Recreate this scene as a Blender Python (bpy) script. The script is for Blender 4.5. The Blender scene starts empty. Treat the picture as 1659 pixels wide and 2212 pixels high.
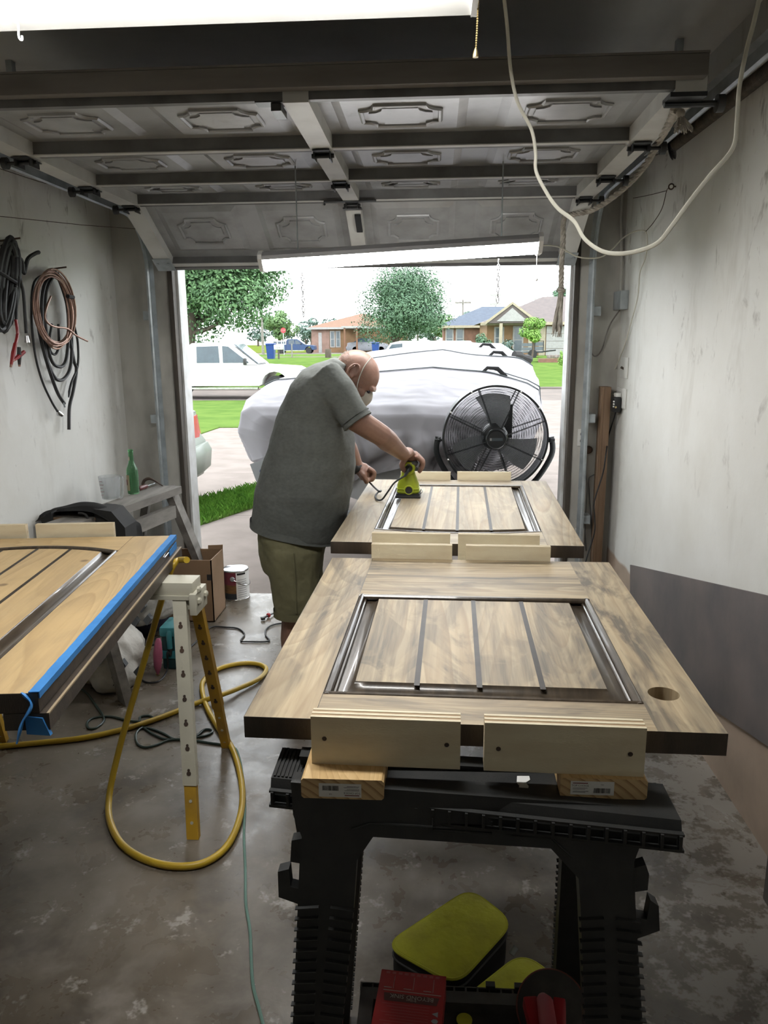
import bpy, bmesh, math, random
from mathutils import Vector, Matrix, Euler
random.seed(11)
scene = bpy.context.scene
COL = scene.collection
V = Vector
# ------------------------------------------------------------------ camera
IW, IH, FPX = 1659.0, 2212.0, 1660.0
PITCH, YAW, ROLL = math.radians(12.6), math.radians(-3.75), math.radians(0.45)
CAM = V((0, 0, 1.6))
_f = V((math.sin(YAW)*math.cos(PITCH), math.cos(YAW)*math.cos(PITCH), -math.sin(PITCH)))
_r = V((math.cos(YAW), -math.sin(YAW), 0)); _u = _r.cross(_f)
_R = _r*math.cos(ROLL) - _u*math.sin(ROLL)
_U = _r*math.sin(ROLL) + _u*math.cos(ROLL)
cd = bpy.data.cameras.new('camera'); cam = bpy.data.objects.new('camera', cd); COL.objects.link(cam)
cd.sensor_fit = 'VERTICAL'; cd.sensor_height = 36.0; cd.lens = 36.0*FPX/IH
cd.clip_start = 0.05; cd.clip_end = 600
cam.matrix_world = Matrix(((_R.x, _U.x, -_f.x, CAM.x), (_R.y, _U.y, -_f.y, CAM.y), (_R.z, _U.z, -_f.z, CAM.z), (0, 0, 0, 1)))
scene.camera = cam
# ------------------------------------------------------------------ sky and exposure
SKY = 3.0
w = bpy.data.worlds.new('overcast_sky'); scene.world = w; w.use_nodes = True
bg = w.node_tree.nodes['Background']; bg.inputs[0].default_value = (0.93, 0.97, 1.0, 1); bg.inputs[1].default_value = SKY
vs = scene.view_settings
vs.view_transform = 'Standard'; vs.look = 'None'; vs.gamma = 1.0; vs.use_curve_mapping = False; vs.exposure = 0.86
scene.cycles.use_denoising = True
scene.cycles.max_bounces = 6; scene.cycles.diffuse_bounces = 4; scene.cycles.glossy_bounces = 3; scene.cycles.transmission_bounces = 6; scene.cycles.transparent_max_bounces = 6
scene.cycles.use_adaptive_sampling = True; scene.cycles.adaptive_threshold = 0.09; scene.cycles.adaptive_min_samples = 12
scene.cycles.caustics_reflective = False; scene.cycles.caustics_refractive = False; scene.cycles.sample_clamp_indirect = 6.0
TUBE_NEAR, TUBE_FAR = 26.0, 25.0

# ------------------------------------------------------------------ points in the place
def ray(px, py):
    return (_R*(px-IW/2) - _U*(py-IH/2) + _f*FPX).normalized()
def on(axis, v, px, py):
    d = ray(px, py); return CAM + d*((v-CAM[axis])/d[axis])
def X_(x, px, py): return on(0, x, px, py)      # point on the plane X = x
def Y_(y, px, py): return on(1, y, px, py)
def Z_(z, px, py): return on(2, z, px, py)
def plane_pt(px, py, p0, n):
    d = ray(px, py); p0 = V(p0); n = V(n); return CAM + d*((p0-CAM).dot(n)/d.dot(n))

# ------------------------------------------------------------------ mesh helpers
def rotm(rot):
    if rot is None: return Matrix.Identity(3)
    if isinstance(rot, Matrix): return rot.to_3x3()
    return Euler([math.radians(a) for a in rot]).to_matrix()
def spline(pts, sub=8, closed=False):
    p = [V(q) for q in pts]; n = len(p); out = []
    rng = n if closed else n-1
    for i in range(rng):
        if closed: a, b, c, d = p[(i-1) % n], p[i], p[(i+1) % n], p[(i+2) % n]
        else: a, b, c, d = p[max(i-1, 0)], p[i], p[i+1], p[min(i+2, n-1)]
        for k in range(sub):
            t = k/sub
            out.append(0.5*((2*b)+(c-a)*t+(2*a-5*b+4*c-d)*t*t+(3*b-a-3*c+d)*t*t*t))
    if not closed: out.append(p[-1].copy())
    return out
class MB:
    def __init__(self): self.b = bmesh.new()
    def face(self, vs, mat=0):
        try:
            f = self.b.faces.new(vs); f.material_index = mat; return f
        except ValueError: return None
    def poly(self, pts, mat=0): return self.face([self.b.verts.new(V(p)) for p in pts], mat)
    def box(self, c, s, rot=None, mat=0, bev=0.0, topmat=None):
        m = rotm(rot); c = V(c); hx, hy, hz = s[0]/2, s[1]/2, s[2]/2
        vs = [self.b.verts.new(c + m @ V((x, y, z))) for x in (-hx, hx) for y in (-hy, hy) for z in (-hz, hz)]
        fs = [self.face([vs[i] for i in q], mat) for q in ((0,1,3,2),(4,6,7,5),(0,4,5,1),(2,3,7,6),(0,2,6,4),(1,5,7,3))]
        if topmat is not None: fs[5].material_index = topmat
        if bev > 0:
            es = list({e for f in fs for e in f.edges})
            bmesh.ops.bevel(self.b, geom=es, offset=bev, segments=2, affect='EDGES', profile=0.6)
        return self
    def bx(self, x0, x1, y0, y1, z0, z1, **k):
        return self.box(((x0+x1)/2, (y0+y1)/2, (z0+z1)/2), (x1-x0, y1-y0, z1-z0), **k)
    def loft(self, rings, cap=True, closed=True, mat=0, loop=False):
        rr = [[self.b.verts.new(V(p)) for p in r] for r in rings]; n = len(rr[0])
        last = len(rr) if loop else len(rr)-1
        for i in range(last):
            a, b = rr[i], rr[(i+1) % len(rr)]
            for j in range(n if closed else n-1):
                self.face([a[j], a[(j+1) % n], b[(j+1) % n], b[j]], mat)
        if cap and closed and not loop:
            self.face(rr[0][::-1], mat); self.face(rr[-1], mat)
        return self
    def tube(self, pts, r, n=8, mat=0, cap=True, closed=False, flat=1.0, up=None):
        p = [V(q) for q in pts]; N = len(p); rings = []; nrm = None
        for i in range(N):
            if closed: t = p[(i+1) % N]-p[i-1]
            else: t = p[min(i+1, N-1)]-p[max(i-1, 0)]
            if t.length < 1e-9: t = V((0, 0, 1))
            t.normalize()
            if up is not None:
                nrm = V(up) - t*t.dot(V(up))
                if nrm.length < 1e-6: nrm = t.orthogonal()
            elif nrm is None: nrm = t.orthogonal()
            else:
                nrm = nrm - t*t.dot(nrm)
                if nrm.length < 1e-6: nrm = t.orthogonal()
            nrm.normalize(); bn = t.cross(nrm)
            ri = r[i] if isinstance(r, (list, tuple)) else r
            rings.append([p[i] + (nrm*math.cos(2*math.pi*k/n)*flat + bn*math.sin(2*math.pi*k/n))*ri for k in range(n)])
        return self.loft(rings, cap=cap, mat=mat, loop=closed)
    def cyl(self, a, b, r, r2=None, n=16, mat=0, cap=True):
        return self.tube([a, b], [r, r if r2 is None else r2], n=n, mat=mat, cap=cap)
    def lathe(self, prof, o=(0, 0, 0), n=24, mat=0, rot=None, cap=True):
        m = rotm(rot); o = V(o)
        rings = [[o + m @ V((r*math.cos(2*math.pi*k/n), r*math.sin(2*math.pi*k/n), z)) for k in range(n)] for r, z in prof]
        return self.loft(rings, cap=cap, mat=mat)
    def prism(self, pts, d, mat=0, capmat=None):
        a = [V(p) for p in pts]; d = V(d); n = len(a)
        va = [self.b.verts.new(p) for p in a]; vb = [self.b.verts.new(p+d) for p in a]
        f1 = self.face(va, mat if capmat is None else capmat); f2 = self.face(vb[::-1], mat)
        for i in range(n): self.face([va[i], vb[i], vb[(i+1) % n], va[(i+1) % n]], mat)
        return self
    def ball(self, c, r, rot=None, n=16, m=10, mat=0):
        R = rotm(rot); c = V(c); r = (r, r, r) if isinstance(r, (int, float)) else r
        prof = [(-math.pi/2 + math.pi*(i+0.5)/m) for i in range(m)]
        rings = [[c + R @ V((r[0]*math.cos(a)*math.cos(2*math.pi*k/n), r[1]*math.cos(a)*math.sin(2*math.pi*k/n), r[2]*math.sin(a))) for k in range(n)] for a in prof]
        return self.loft(rings, mat=mat)
    def torus(self, c, R, r, axis=(0, 0, 1), n=32, m=8, mat=0, a0=0, a1=2*math.pi):
        ax = V(axis).normalized(); u = ax.orthogonal().normalized(); v = ax.cross(u); c = V(c)
        full = abs(a1-a0-2*math.pi) < 1e-6
        pts = [c + (u*math.cos(a0+(a1-a0)*k/n) + v*math.sin(a0+(a1-a0)*k/n))*R for k in range(n if full else n+1)]
        return self.tube(pts, r, n=m, mat=mat, closed=full)
    def grid(self, fn, nu, nv, mat=0):
        vs = [[self.b.verts.new(V(fn(i/nu, j/nv))) for j in range(nv+1)] for i in range(nu+1)]
        for i in range(nu):
            for j in range(nv): self.face([vs[i][j], vs[i+1][j], vs[i+1][j+1], vs[i][j+1]], mat)
        return self
    def build(self, name, mats, parent=None, smooth=40, origin=None, label=None, fix=True):
        me = bpy.data.meshes.new(name)
        if fix: bmesh.ops.recalc_face_normals(self.b, faces=self.b.faces)
        if parent is not None:
            o0 = root_of(parent).location
            bmesh.ops.translate(self.b, verts=self.b.verts, vec=-o0)
        elif origin is not None:
            bmesh.ops.translate(self.b, verts=self.b.verts, vec=-V(origin))
        self.b.to_mesh(me); self.b.free()
        if smooth:
            me.polygons.foreach_set('use_smooth', [True]*len(me.polygons))
            me.set_sharp_from_angle(angle=math.radians(smooth))
        for m in (mats if isinstance(mats, (list, tuple)) else [mats]): me.materials.append(m)
        o = bpy.data.objects.new(name, me); COL.objects.link(o)
        if parent is not None: o.parent = parent
        elif origin is not None: o.location = V(origin)
        if label: o['label'] = label
        return o
def root_of(o):
    while o.parent is not None: o = o.parent
    return o
def tag(o, label=None, cat=None, group=None, kind=None):
    if label: o['label'] = label
    if cat: o['category'] = cat
    if group: o['group'] = group
    if kind: o['kind'] = kind
    return o
def thing(name, loc, label=None, cat=None, group=None, kind=None):
    o = bpy.data.objects.new(name, None); COL.objects.link(o); o.location = V(loc)
    o.empty_display_size = 0.05
    return tag(o, label, cat, group, kind)
def copy_tree(o, parent=None):
    c = o.copy(); COL.objects.link(c); c.parent = parent
    for ch in list(o.children): copy_tree(ch, c)
    return c
def text_into(mb, s, size, o, right, up, mat=0, off=0.0008, align='CENTER'):
    """flat lettering as mesh faces on the plane spanned by right/up"""
    cu = bpy.data.curves.new('lettering', 'FONT'); cu.body = s; cu.size = size; cu.align_x = align; cu.align_y = 'CENTER'
    cu.resolution_u = 2
    ob = bpy.data.objects.new('lettering', cu); COL.objects.link(ob)
    dg = bpy.context.evaluated_depsgraph_get(); me = bpy.data.meshes.new_from_object(ob.evaluated_get(dg))
    right = V(right).normalized(); up = V(up).normalized(); n = right.cross(up); o = V(o)
    vs = [mb.b.verts.new(o + right*v.co.x + up*v.co.y + n*off) for v in me.vertices]
    for p in me.polygons: mb.face([vs[i] for i in p.vertices], mat)
    bpy.data.objects.remove(ob); bpy.data.curves.remove(cu); bpy.data.meshes.remove(me)
# ------------------------------------------------------------------ materials
def srgb(r, g, b):
    f = lambda c: (c/255/12.92) if c/255 <= 0.04045 else ((c/255+0.055)/1.055)**2.4
    return (f(r), f(g), f(b), 1)
def c4(c): return tuple(c) if len(c) == 4 else (c[0], c[1], c[2], 1)
class NT:
    def __init__(self, name):
        self.m = bpy.data.materials.new(name); self.m.use_nodes = True
        self.t = self.m.node_tree; self.p = self.t.nodes['Principled BSDF']
    def n(self, typ, **k):
        nd = self.t.nodes.new(typ)
        for a, b in k.items(): setattr(nd, a, b)
        return nd
    def l(self, a, b): self.t.links.new(a, b)
    def coord(self, scale=(1, 1, 1), loc=(0, 0, 0), rot=(0, 0, 0)):
        tc = self.n('ShaderNodeTexCoord'); mp = self.n('ShaderNodeMapping')
        mp.inputs['Scale'].default_value = scale; mp.inputs['Location'].default_value = loc
        mp.inputs['Rotation'].default_value = rot
        self.l(tc.outputs['Object'], mp.inputs['Vector']); return mp.outputs['Vector']
    def noise(self, vec, scale, detail=4, rough=0.55, dist=0.0):
        nd = self.n('ShaderNodeTexNoise'); nd.inputs['Scale'].default_value = scale; nd.inputs['Detail'].default_value = min(detail, 4.5)
        nd.inputs['Roughness'].default_value = rough; nd.inputs['Distortion'].default_value = dist
        self.l(vec, nd.inputs['Vector']); return nd.outputs['Fac']
    def ramp(self, fac, stops):
        nd = self.n('ShaderNodeValToRGB'); e = nd.color_ramp.elements
        e[0].position, e[0].color = stops[0][0], c4(stops[0][1]); e[1].position, e[1].color = stops[-1][0], c4(stops[-1][1])
        for pos, c in stops[1:-1]:
            x = e.new(pos); x.color = c4(c)
        self.l(fac, nd.inputs['Fac']); return nd.outputs['Color']
    def mask(self, fac, lo, hi): return self.ramp(fac, [(lo, (0, 0, 0, 1)), (hi, (1, 1, 1, 1))])
    def mix(self, fac, a, b, mode='MIX'):
        nd = self.n('ShaderNodeMix', data_type='RGBA', blend_type=mode)
        for val, idx in ((fac, 0), (a, 6), (b, 7)):
            if isinstance(val, (int, float)): nd.inputs[idx].default_value = val
            elif isinstance(val, tuple): nd.inputs[idx].default_value = c4(val)
            else: self.l(val, nd.inputs[idx])
        return nd.outputs[2]
    def math(self, op, a, b=0.0):
        nd = self.n('ShaderNodeMath', operation=op)
        for i, v in enumerate((a, b)):
            if isinstance(v, (int, float)): nd.inputs[i].default_value = v
            else: self.l(v, nd.inputs[i])
        return nd.outputs[0]
    def bump(self, h, strength=0.3, dist=0.01):
        nd = self.n('ShaderNodeBump'); nd.inputs['Strength'].default_value = strength; nd.inputs['Distance'].default_value = dist
        self.l(h, nd.inputs['Height']); self.l(nd.outputs['Normal'], self.p.inputs['Normal'])
    def set(self, **k):
        for a, v in k.items():
            i = self.p.inputs[a.replace('_', ' ')]
            if isinstance(v, (int, float, tuple)): i.default_value = v if not isinstance(v, tuple) else (c4(v) if i.type == 'RGBA' else v)
            else: self.l(v, i)
        return self
def pm(name, col, rough=0.6, metal=0.0, c2=None, scale=6, stretch=(1, 1, 1), lo=0.4, hi=0.65, bump=0.0, bscale=60, detail=4, spec=0.5, coat=0.0, bdist=0.004):
    t = NT(name); t.set(Roughness=rough, Metallic=metal); t.p.inputs['Specular IOR Level'].default_value = spec
    t.p.inputs['Coat Weight'].default_value = coat
    if c2 is None:
        c2 = tuple(x*0.86 for x in col[:3])
    v = t.coord(stretch)
    t.set(Base_Color=t.mix(t.mask(t.noise(v, scale, detail), lo, hi), c4(col), c4(c2)))
    if bump: t.bump(t.noise(t.coord(stretch), bscale, 3), bump, bdist)
    return t.m
def glassy(name, col, rough=0.05, trans=0.9, alpha=1.0, ior=1.45):
    t = NT(name); t.set(Base_Color=c4(col), Roughness=rough, Transmission_Weight=trans, IOR=ior, Alpha=alpha); return t.m
def emis(name, col, s):
    t = NT(name); t.set(Base_Color=c4(col), Emission_Color=c4(col), Emission_Strength=s, Roughness=0.4); return t.m

def sanded_wood(name, axis, seed, stain=0.55, light=(0.49, 0.39, 0.245), dark=(0.29, 0.205, 0.118), grey=(0.105, 0.088, 0.068), rough=0.55, gs=1.0):
    """bare pine with leftovers of an old brown-grey stain; the grain runs along the axis"""
    t = NT(name); a = {'x': 0, 'y': 1, 'z': 2}[axis]
    sc = [1, 1, 1]; sc[a] = 0.13
    v = t.coord(tuple(x*gs for x in sc), (seed*3.1, seed*1.7, seed*0.9))
    # growth rings: contour lines of a stretched noise field give cathedral figures and swirls
    fld = t.noise(v, 2.6, 1.5, 0.4, 0.9)
    rings = t.math('FRACT', t.math('MULTIPLY', fld, 30.0))
    rings = t.ramp(rings, [(0.0, (0, 0, 0, 1)), (0.72, (0.55, 0.55, 0.55, 1)), (0.92, (1, 1, 1, 1)), (1.0, (0, 0, 0, 1))])
    zone = t.mask(t.noise(t.coord(tuple(x*0.7 for x in sc), (seed*1.9, seed, 2)), 3.0, 2), 0.35, 0.62)
    base = t.mix(t.math('MULTIPLY', rings, t.math('ADD', t.math('MULTIPLY', zone, 0.5), 0.28)), c4(light), c4(dark))
    sc3 = [1, 1, 1]; sc3[a] = 0.045
    fine = t.noise(t.coord(tuple(sc3), (seed, 0, seed)), 60, 4, 0.65)
    base = t.mix(t.math('MULTIPLY', t.mask(fine, 0.45, 0.72), 0.5), base, c4(dark))
    sc2 = [1, 1, 1]; sc2[a] = 0.32
    sv = t.coord(tuple(sc2), (seed*5.3+1, seed*2.9, seed))
    blot = t.mask(t.noise(sv, 6.5, 6, 0.62, 1.4), 0.42, 0.56)
    wr = t.mask(t.noise(t.coord(tuple(sc3), (seed*2.2, 4+seed, 0)), 34, 4, 0.65), 0.40, 0.62)
    smear = t.mask(t.noise(t.coord(tuple(sc2), (seed*0.7, seed*4.1, 3)), 3.2, 3, 0.5, 0.8), 0.41, 0.55)
    blot = t.math('MULTIPLY', t.math('MAXIMUM', t.math('MULTIPLY', blot, t.math('ADD', t.math('MULTIPLY', wr, 0.6), 0.4)), t.math('MULTIPLY', t.math('MULTIPLY', smear, wr), 0.8)), stain)
    base = t.mix(blot, base, c4(grey))
    vo = t.n('ShaderNodeTexVoronoi'); vo.inputs['Scale'].default_value = 3.1
    t.l(t.coord((1, 1, 1), (seed*1.3, seed*2.1, 0)), vo.inputs['Vector'])
    knot = t.ramp(vo.outputs['Distance'], [(0.0, (1, 1, 1, 1)), (0.03, (0.9, 0.9, 0.9, 1)), (0.055, (0, 0, 0, 1))])
    base = t.mix(t.math('MULTIPLY', knot, 0.75), base, (0.12, 0.07, 0.035, 1))
    t.set(Base_Color=base, Roughness=rough)
    return t.m

M = {}
M['espresso'] = pm('espresso_gloss', (0.045, 0.033, 0.022), 0.30, c2=(0.080, 0.060, 0.040), scale=9, stretch=(6, 1, 1), coat=0.25)
M['groove'] = pm('groove_brown', (0.022, 0.016, 0.011), 0.45, c2=(0.035, 0.026, 0.018), scale=20, spec=0.25)
M['espresso_edge'] = pm('espresso_edge', (0.040, 0.030, 0.022), 0.45, c2=(0.065, 0.048, 0.034), scale=7, stretch=(4, 4, 1), bump=0.15, bscale=90)
M['plywood'] = pm('birch_plywood', (0.70, 0.63, 0.46), 0.6, c2=(0.62, 0.53, 0.37), scale=5, stretch=(1, 1, 4), bump=0.1, bscale=120, detail=6)
M['ply_layer'] = pm('plywood_layer', (0.40, 0.28, 0.16), 0.7)
M['lumber'] = sanded_wood('yellow_lumber', 'y', 2.0, stain=0.1, light=(0.66, 0.46, 0.22), dark=(0.42, 0.25, 0.09), grey=(0.4, 0.25, 0.1), gs=2.0)
def endgrain(name, seed):
    t = NT(name); v = t.coord((1, 1, 1.6), (seed, 0, 0.25))
    wv = t.n('ShaderNodeTexWave', wave_type='RINGS', rings_direction='Y', wave_profile='SAW'); wv.inputs['Scale'].default_value = 17; wv.inputs['Distortion'].default_value = 1.4; wv.inputs['Detail'].default_value = 2
    t.l(v, wv.inputs['Vector'])
    t.set(Base_Color=t.mix(t.mask(wv.outputs['Fac'], 0.55, 1.0), (0.58, 0.41, 0.21, 1), (0.30, 0.17, 0.07, 1)), Roughness=0.7); return t.m
M['endgrain'] = endgrain('lumber_end_grain', 0.33)
M['black_plastic'] = pm('black_plastic', (0.016, 0.017, 0.017), 0.5, c2=(0.024, 0.024, 0.023), scale=25, bump=0.1, bscale=300)
M['black_rubber'] = pm('black_rubber', (0.012, 0.012, 0.013), 0.55, c2=(0.02, 0.02, 0.021))
M['dark_metal'] = pm('dark_metal', (0.03, 0.033, 0.036), 0.4, 0.6, c2=(0.05, 0.05, 0.05))
M['steel'] = pm('galvanised_steel', (0.42, 0.46, 0.48), 0.38, 0.35, c2=(0.30, 0.33, 0.34), scale=12)
M['chrome'] = pm('bright_steel', (0.62, 0.63, 0.64), 0.22, 1.0, c2=(0.5, 0.5, 0.5))
M['white_paint'] = pm('white_paint', (0.66, 0.67, 0.67), 0.5, c2=(0.52, 0.52, 0.50), scale=8)
M['paper'] = pm('white_paper', (0.72, 0.72, 0.70), 0.6, c2=(0.68, 0.68, 0.66))
M['ink'] = pm('black_ink', (0.015, 0.012, 0.012), 0.7)
M['ink_red'] = pm('dark_red_ink', (0.16, 0.03, 0.035), 0.7)
M['white_plastic'] = pm('white_plastic', (0.70, 0.70, 0.67), 0.4, c2=(0.62, 0.62, 0.58))
def floor_mat():
    t = NT('trowelled_concrete'); v = t.coord()
    big = t.noise(v, 1.3, 8, 0.65, 0.3); mid = t.noise(v, 5.5, 8, 0.7, 0.3); fine = t.noise(v, 38, 4, 0.6)
    base = t.ramp(big, [(0.34, (0.078, 0.062, 0.044)), (0.5, (0.130, 0.108, 0.081)), (0.66, (0.185, 0.156, 0.120))])
    base = t.mix(t.math('MULTIPLY', t.mask(mid, 0.48, 0.66), 0.55), base, (0.225, 0.197, 0.165, 1))
    base = t.mix(t.math('MULTIPLY', t.mask(t.noise(t.coord((1, 1, 1), (4, 2, 0)), 3.4, 5, 0.7), 0.52, 0.64), 0.45), base, (0.045, 0.037, 0.030, 1))
    # flaked whitewash on the strip beside the right wall
    tc = t.n('ShaderNodeTexCoord'); sp = t.n('ShaderNodeSeparateXYZ'); t.l(tc.outputs['Object'], sp.inputs[0])
    xs = t.n('ShaderNodeMapRange'); xs.inputs[1].default_value = 0.35; xs.inputs[2].default_value = 1.0; t.l(sp.outputs[0], xs.inputs[0])
    fl = t.noise(t.coord((1, 1, 1), (9, 3, 0)), 8.0, 10, 0.78, 0.1)
    flm = t.mask(t.math('ADD', fl, t.math('MULTIPLY', xs.outputs[0], 0.17)), 0.585, 0.66)
    base = t.mix(t.math('MULTIPLY', flm, 0.8), base, (0.36, 0.335, 0.30, 1))
    speck = t.mask(t.noise(v, 55, 2, 0.5), 0.74, 0.77)
    base = t.mix(t.math('MULTIPLY', speck, 0.5), base, (0.4, 0.38, 0.34, 1))
    rg = t.n('ShaderNodeMapRange'); rg.inputs[1].default_value = 0.35; rg.inputs[2].default_value = 0.7; rg.inputs[3].default_value = 0.22; rg.inputs[4].default_value = 0.46; t.l(mid, rg.inputs[0])
    t.set(Base_Color=base, Roughness=rg.outputs[0]); t.bump(t.mix(0.5, mid, fine), 0.12, 0.006)
    return t.m
M['floor'] = floor_mat()
def wall_mat(name, seed, low=None, lowz=0.0):
    t = NT(name); tc = t.coord((1, 1, 0.36), (seed, seed, 0)); v = t.coord((1, 1, 1), (seed, 0, seed))
    base = t.mix(t.mask(t.noise(v, 1.6, 5, 0.6), 0.4, 0.7), (0.68, 0.68, 0.65, 1), (0.60, 0.59, 0.545, 1))
    streak = t.mask(t.noise(tc, 3.6, 9, 0.70, 0.25), 0.535, 0.73)
    t2 = t.n('ShaderNodeTexCoord'); sp = t.n('ShaderNodeSeparateXYZ'); t.l(t2.outputs['Object'], sp.inputs[0])
    hz = t.n('ShaderNodeMapRange'); hz.inputs[1].default_value = 0.9; hz.inputs[2].default_value = 2.5; hz.inputs[3].default_value = 0.25; hz.inputs[4].default_value = 0.95; t.l(sp.outputs[2], hz.inputs[0])
    base = t.mix(t.math('MULTIPLY', streak, hz.outputs[0]), base, (0.37, 0.345, 0.295, 1))
    dark = t.mask(t.noise(t.coord((1, 1, 0.5), (seed*2, 3, 1)), 9, 8, 0.72, 0.4), 0.60, 0.70)
    base = t.mix(t.math('MULTIPLY', t.math('MULTIPLY', dark, hz.outputs[0]), 0.85), base, (0.20, 0.18, 0.16, 1))
    sc = t.mask(t.noise(t.coord((1, 1, 0.6), (1, seed, 2)), 34, 2, 0.5), 0.76, 0.78)
    base = t.mix(t.math('MULTIPLY', sc, 0.6), base, (0.22, 0.20, 0.18, 1))
    if low:
        edge = t.math('ADD', sp.outputs[2], t.math('MULTIPLY', t.noise(v, 2.5, 2), 0.1))
        lm = t.n('ShaderNodeMapRange'); lm.inputs[1].default_value = lowz+0.04; lm.inputs[2].default_value = lowz+0.06; lm.inputs[3].default_value = 1; lm.inputs[4].default_value = 0; t.l(edge, lm.inputs[0])
        base = t.mix(lm.outputs[0], base, t.mix(t.mask(t.noise(v, 4, 5), 0.4, 0.7), low, tuple(x*0.8 for x in low)))
    t.set(Base_Color=base, Roughness=0.62)
    t.bump(t.noise(v, 14, 6, 0.6), 0.12, 0.01)
    return t.m
M['wall_r'] = wall_mat('limewashed_wall', 1.0, low=(0.46, 0.36, 0.28), lowz=0.36)
M['wall_l'] = wall_mat('whitewashed_wall', 5.0)
M['wall_f'] = pm('grimy_plaster', (0.50, 0.49, 0.45), 0.7, c2=(0.24, 0.225, 0.20), scale=3.5, stretch=(1, 1, 0.5), lo=0.42, hi=0.75, bump=0.2, bscale=25, detail=8)
M['ceiling'] = pm('off_white_ceiling_paint', (0.72, 0.71, 0.69), 0.75, c2=(0.60, 0.59, 0.57), scale=2.0, bump=0.15, bscale=30)  # off-white ceiling paint with random mottling
M['door_skin'] = pm('grey_door_steel', (0.34, 0.345, 0.345), 0.36, 0.15, c2=(0.20, 0.195, 0.188), scale=4.5, lo=0.45, hi=0.75, detail=8, bump=0.08, bscale=60)
M['door_rail'] = pm('shaded_rail_steel', (0.17, 0.17, 0.168), 0.5, 0.2, c2=(0.11, 0.107, 0.103), scale=6, detail=6)  # darker than the door skin: shade on the rail faces put into the colour
M['door_stile'] = pm('cream_door_stile', (0.55, 0.55, 0.52), 0.5, c2=(0.44, 0.435, 0.41), scale=5)
M['beam'] = pm('brown_dusty_strut', (0.15, 0.138, 0.125), 0.7, c2=(0.11, 0.10, 0.09), scale=5, stretch=(0.5, 3, 3))
M['old_wood'] = pm('dark_old_wood', (0.085, 0.07, 0.055), 0.7, c2=(0.04, 0.034, 0.028), scale=7, stretch=(4, 4, 0.4), bump=0.25, bscale=40)
M['brown_board'] = pm('brown_board', (0.20, 0.125, 0.075), 0.6, c2=(0.15, 0.09, 0.05), scale=6, stretch=(5, 5, 0.4))
M['grey_wood'] = pm('weathered_grey_wood', (0.22, 0.205, 0.185), 0.75, c2=(0.13, 0.118, 0.105), scale=5, stretch=(3, 0.5, 3), bump=0.25, bscale=40)
M['hardboard'] = pm('grey_hardboard', (0.155, 0.132, 0.125), 0.6, c2=(0.10, 0.092, 0.092), scale=3, bump=0.15, bscale=25, detail=7)
M['cord_white'] = pm('cream_cord', (0.60, 0.585, 0.50), 0.5)
M['cord_dark_green'] = pm('dark_green_cord', (0.025, 0.045, 0.038), 0.4, c2=(0.035, 0.06, 0.05))
M['cord_teal'] = pm('pale_teal_cord', (0.13, 0.23, 0.19), 0.45)
M['hose'] = pm('yellow_rubber_hose', (0.48, 0.32, 0.02), 0.4, c2=(0.40, 0.26, 0.02), scale=3)
M['lime'] = pm('lime_plastic', (0.36, 0.44, 0.02), 0.4, c2=(0.32, 0.39, 0.02))
M['lime_cloth'] = pm('lime_canvas', (0.62, 0.63, 0.05), 0.8, c2=(0.46, 0.45, 0.045), scale=9, bump=0.3, bscale=25, detail=6, bdist=0.01)
M['black_cloth'] = pm('black_canvas', (0.014, 0.014, 0.014), 0.85, c2=(0.022, 0.021, 0.02))
M['red_print'] = pm('red_carton', (0.38, 0.022, 0.02), 0.45, c2=(0.30, 0.02, 0.025), scale=4)
M['tape_blue'] = pm('blue_masking_tape', (0.03, 0.19, 0.50), 0.6, c2=(0.04, 0.23, 0.58), scale=14)
M['cardboard'] = pm('cardboard', (0.22, 0.135, 0.075), 0.75, c2=(0.19, 0.115, 0.06), scale=4)
M['copper'] = pm('copper_tube', (0.36, 0.22, 0.17), 0.4, 0.6, c2=(0.24, 0.14, 0.10))
M['rope'] = pm('dusty_cotton_rope', (0.36, 0.33, 0.28), 0.9, c2=(0.22, 0.20, 0.17), scale=30)
M['yellow_metal'] = pm('yellow_painted_steel', (0.50, 0.29, 0.02), 0.5, c2=(0.36, 0.21, 0.03), scale=9)
M['cream_metal'] = pm('cream_chipped_steel', (0.50, 0.48, 0.39), 0.55, c2=(0.20, 0.17, 0.12), scale=11, lo=0.6, hi=0.72, detail=8)
M['rust'] = pm('rusty_iron', (0.07, 0.05, 0.04), 0.7, 0.4, c2=(0.11, 0.07, 0.05))
# ------------------------------------------------------------------ the room
XL, XR, YF, ZC = -1.88, 1.06, 4.60, 2.67
OX0, OX1 = -1.53, 0.79
def struct(o): o['kind'] = 'structure'; return o
b = MB(); b.bx(XL-0.1, XR+0.1, -2.2, 4.70, -0.12, 0.0); struct(b.build('floor', M['floor'], smooth=0, origin=(0, 0, 0)))
b = MB(); b.bx(XL-0.12, XL, -2.2, YF+0.12, 0, ZC); struct(b.build('wall_left', M['wall_l'], smooth=0, origin=(0, 0, 0)))
b = MB(); b.bx(XR, XR+0.12, -2.2, YF+0.12, 0, ZC); struct(b.build('wall_right', M['wall_r'], smooth=0, origin=(0, 0, 0)))
b = MB(); b.bx(XL-0.12, XR+0.12, -2.32, -2.2, 0, ZC); struct(b.build('wall_back', M['wall_l'], smooth=0, origin=(0, 0, 0)))
b = MB()
b.bx(XL, OX0-0.03, YF, YF+0.12, 0, ZC); b.bx(OX1+0.03, XR, YF, YF+0.12, 0, ZC); b.bx(OX0-0.03, OX1+0.03, YF, YF+0.12, 2.16, ZC)
struct(b.build('wall_front', M['wall_f'], smooth=0, origin=(0, 0, 0)))
b = MB(); b.bx(XL-0.12, XR+0.12, -2.32, YF+0.12, ZC, ZC+0.1); struct(b.build('ceiling', M['ceiling'], smooth=0, origin=(0, 0, 0)))
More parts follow.
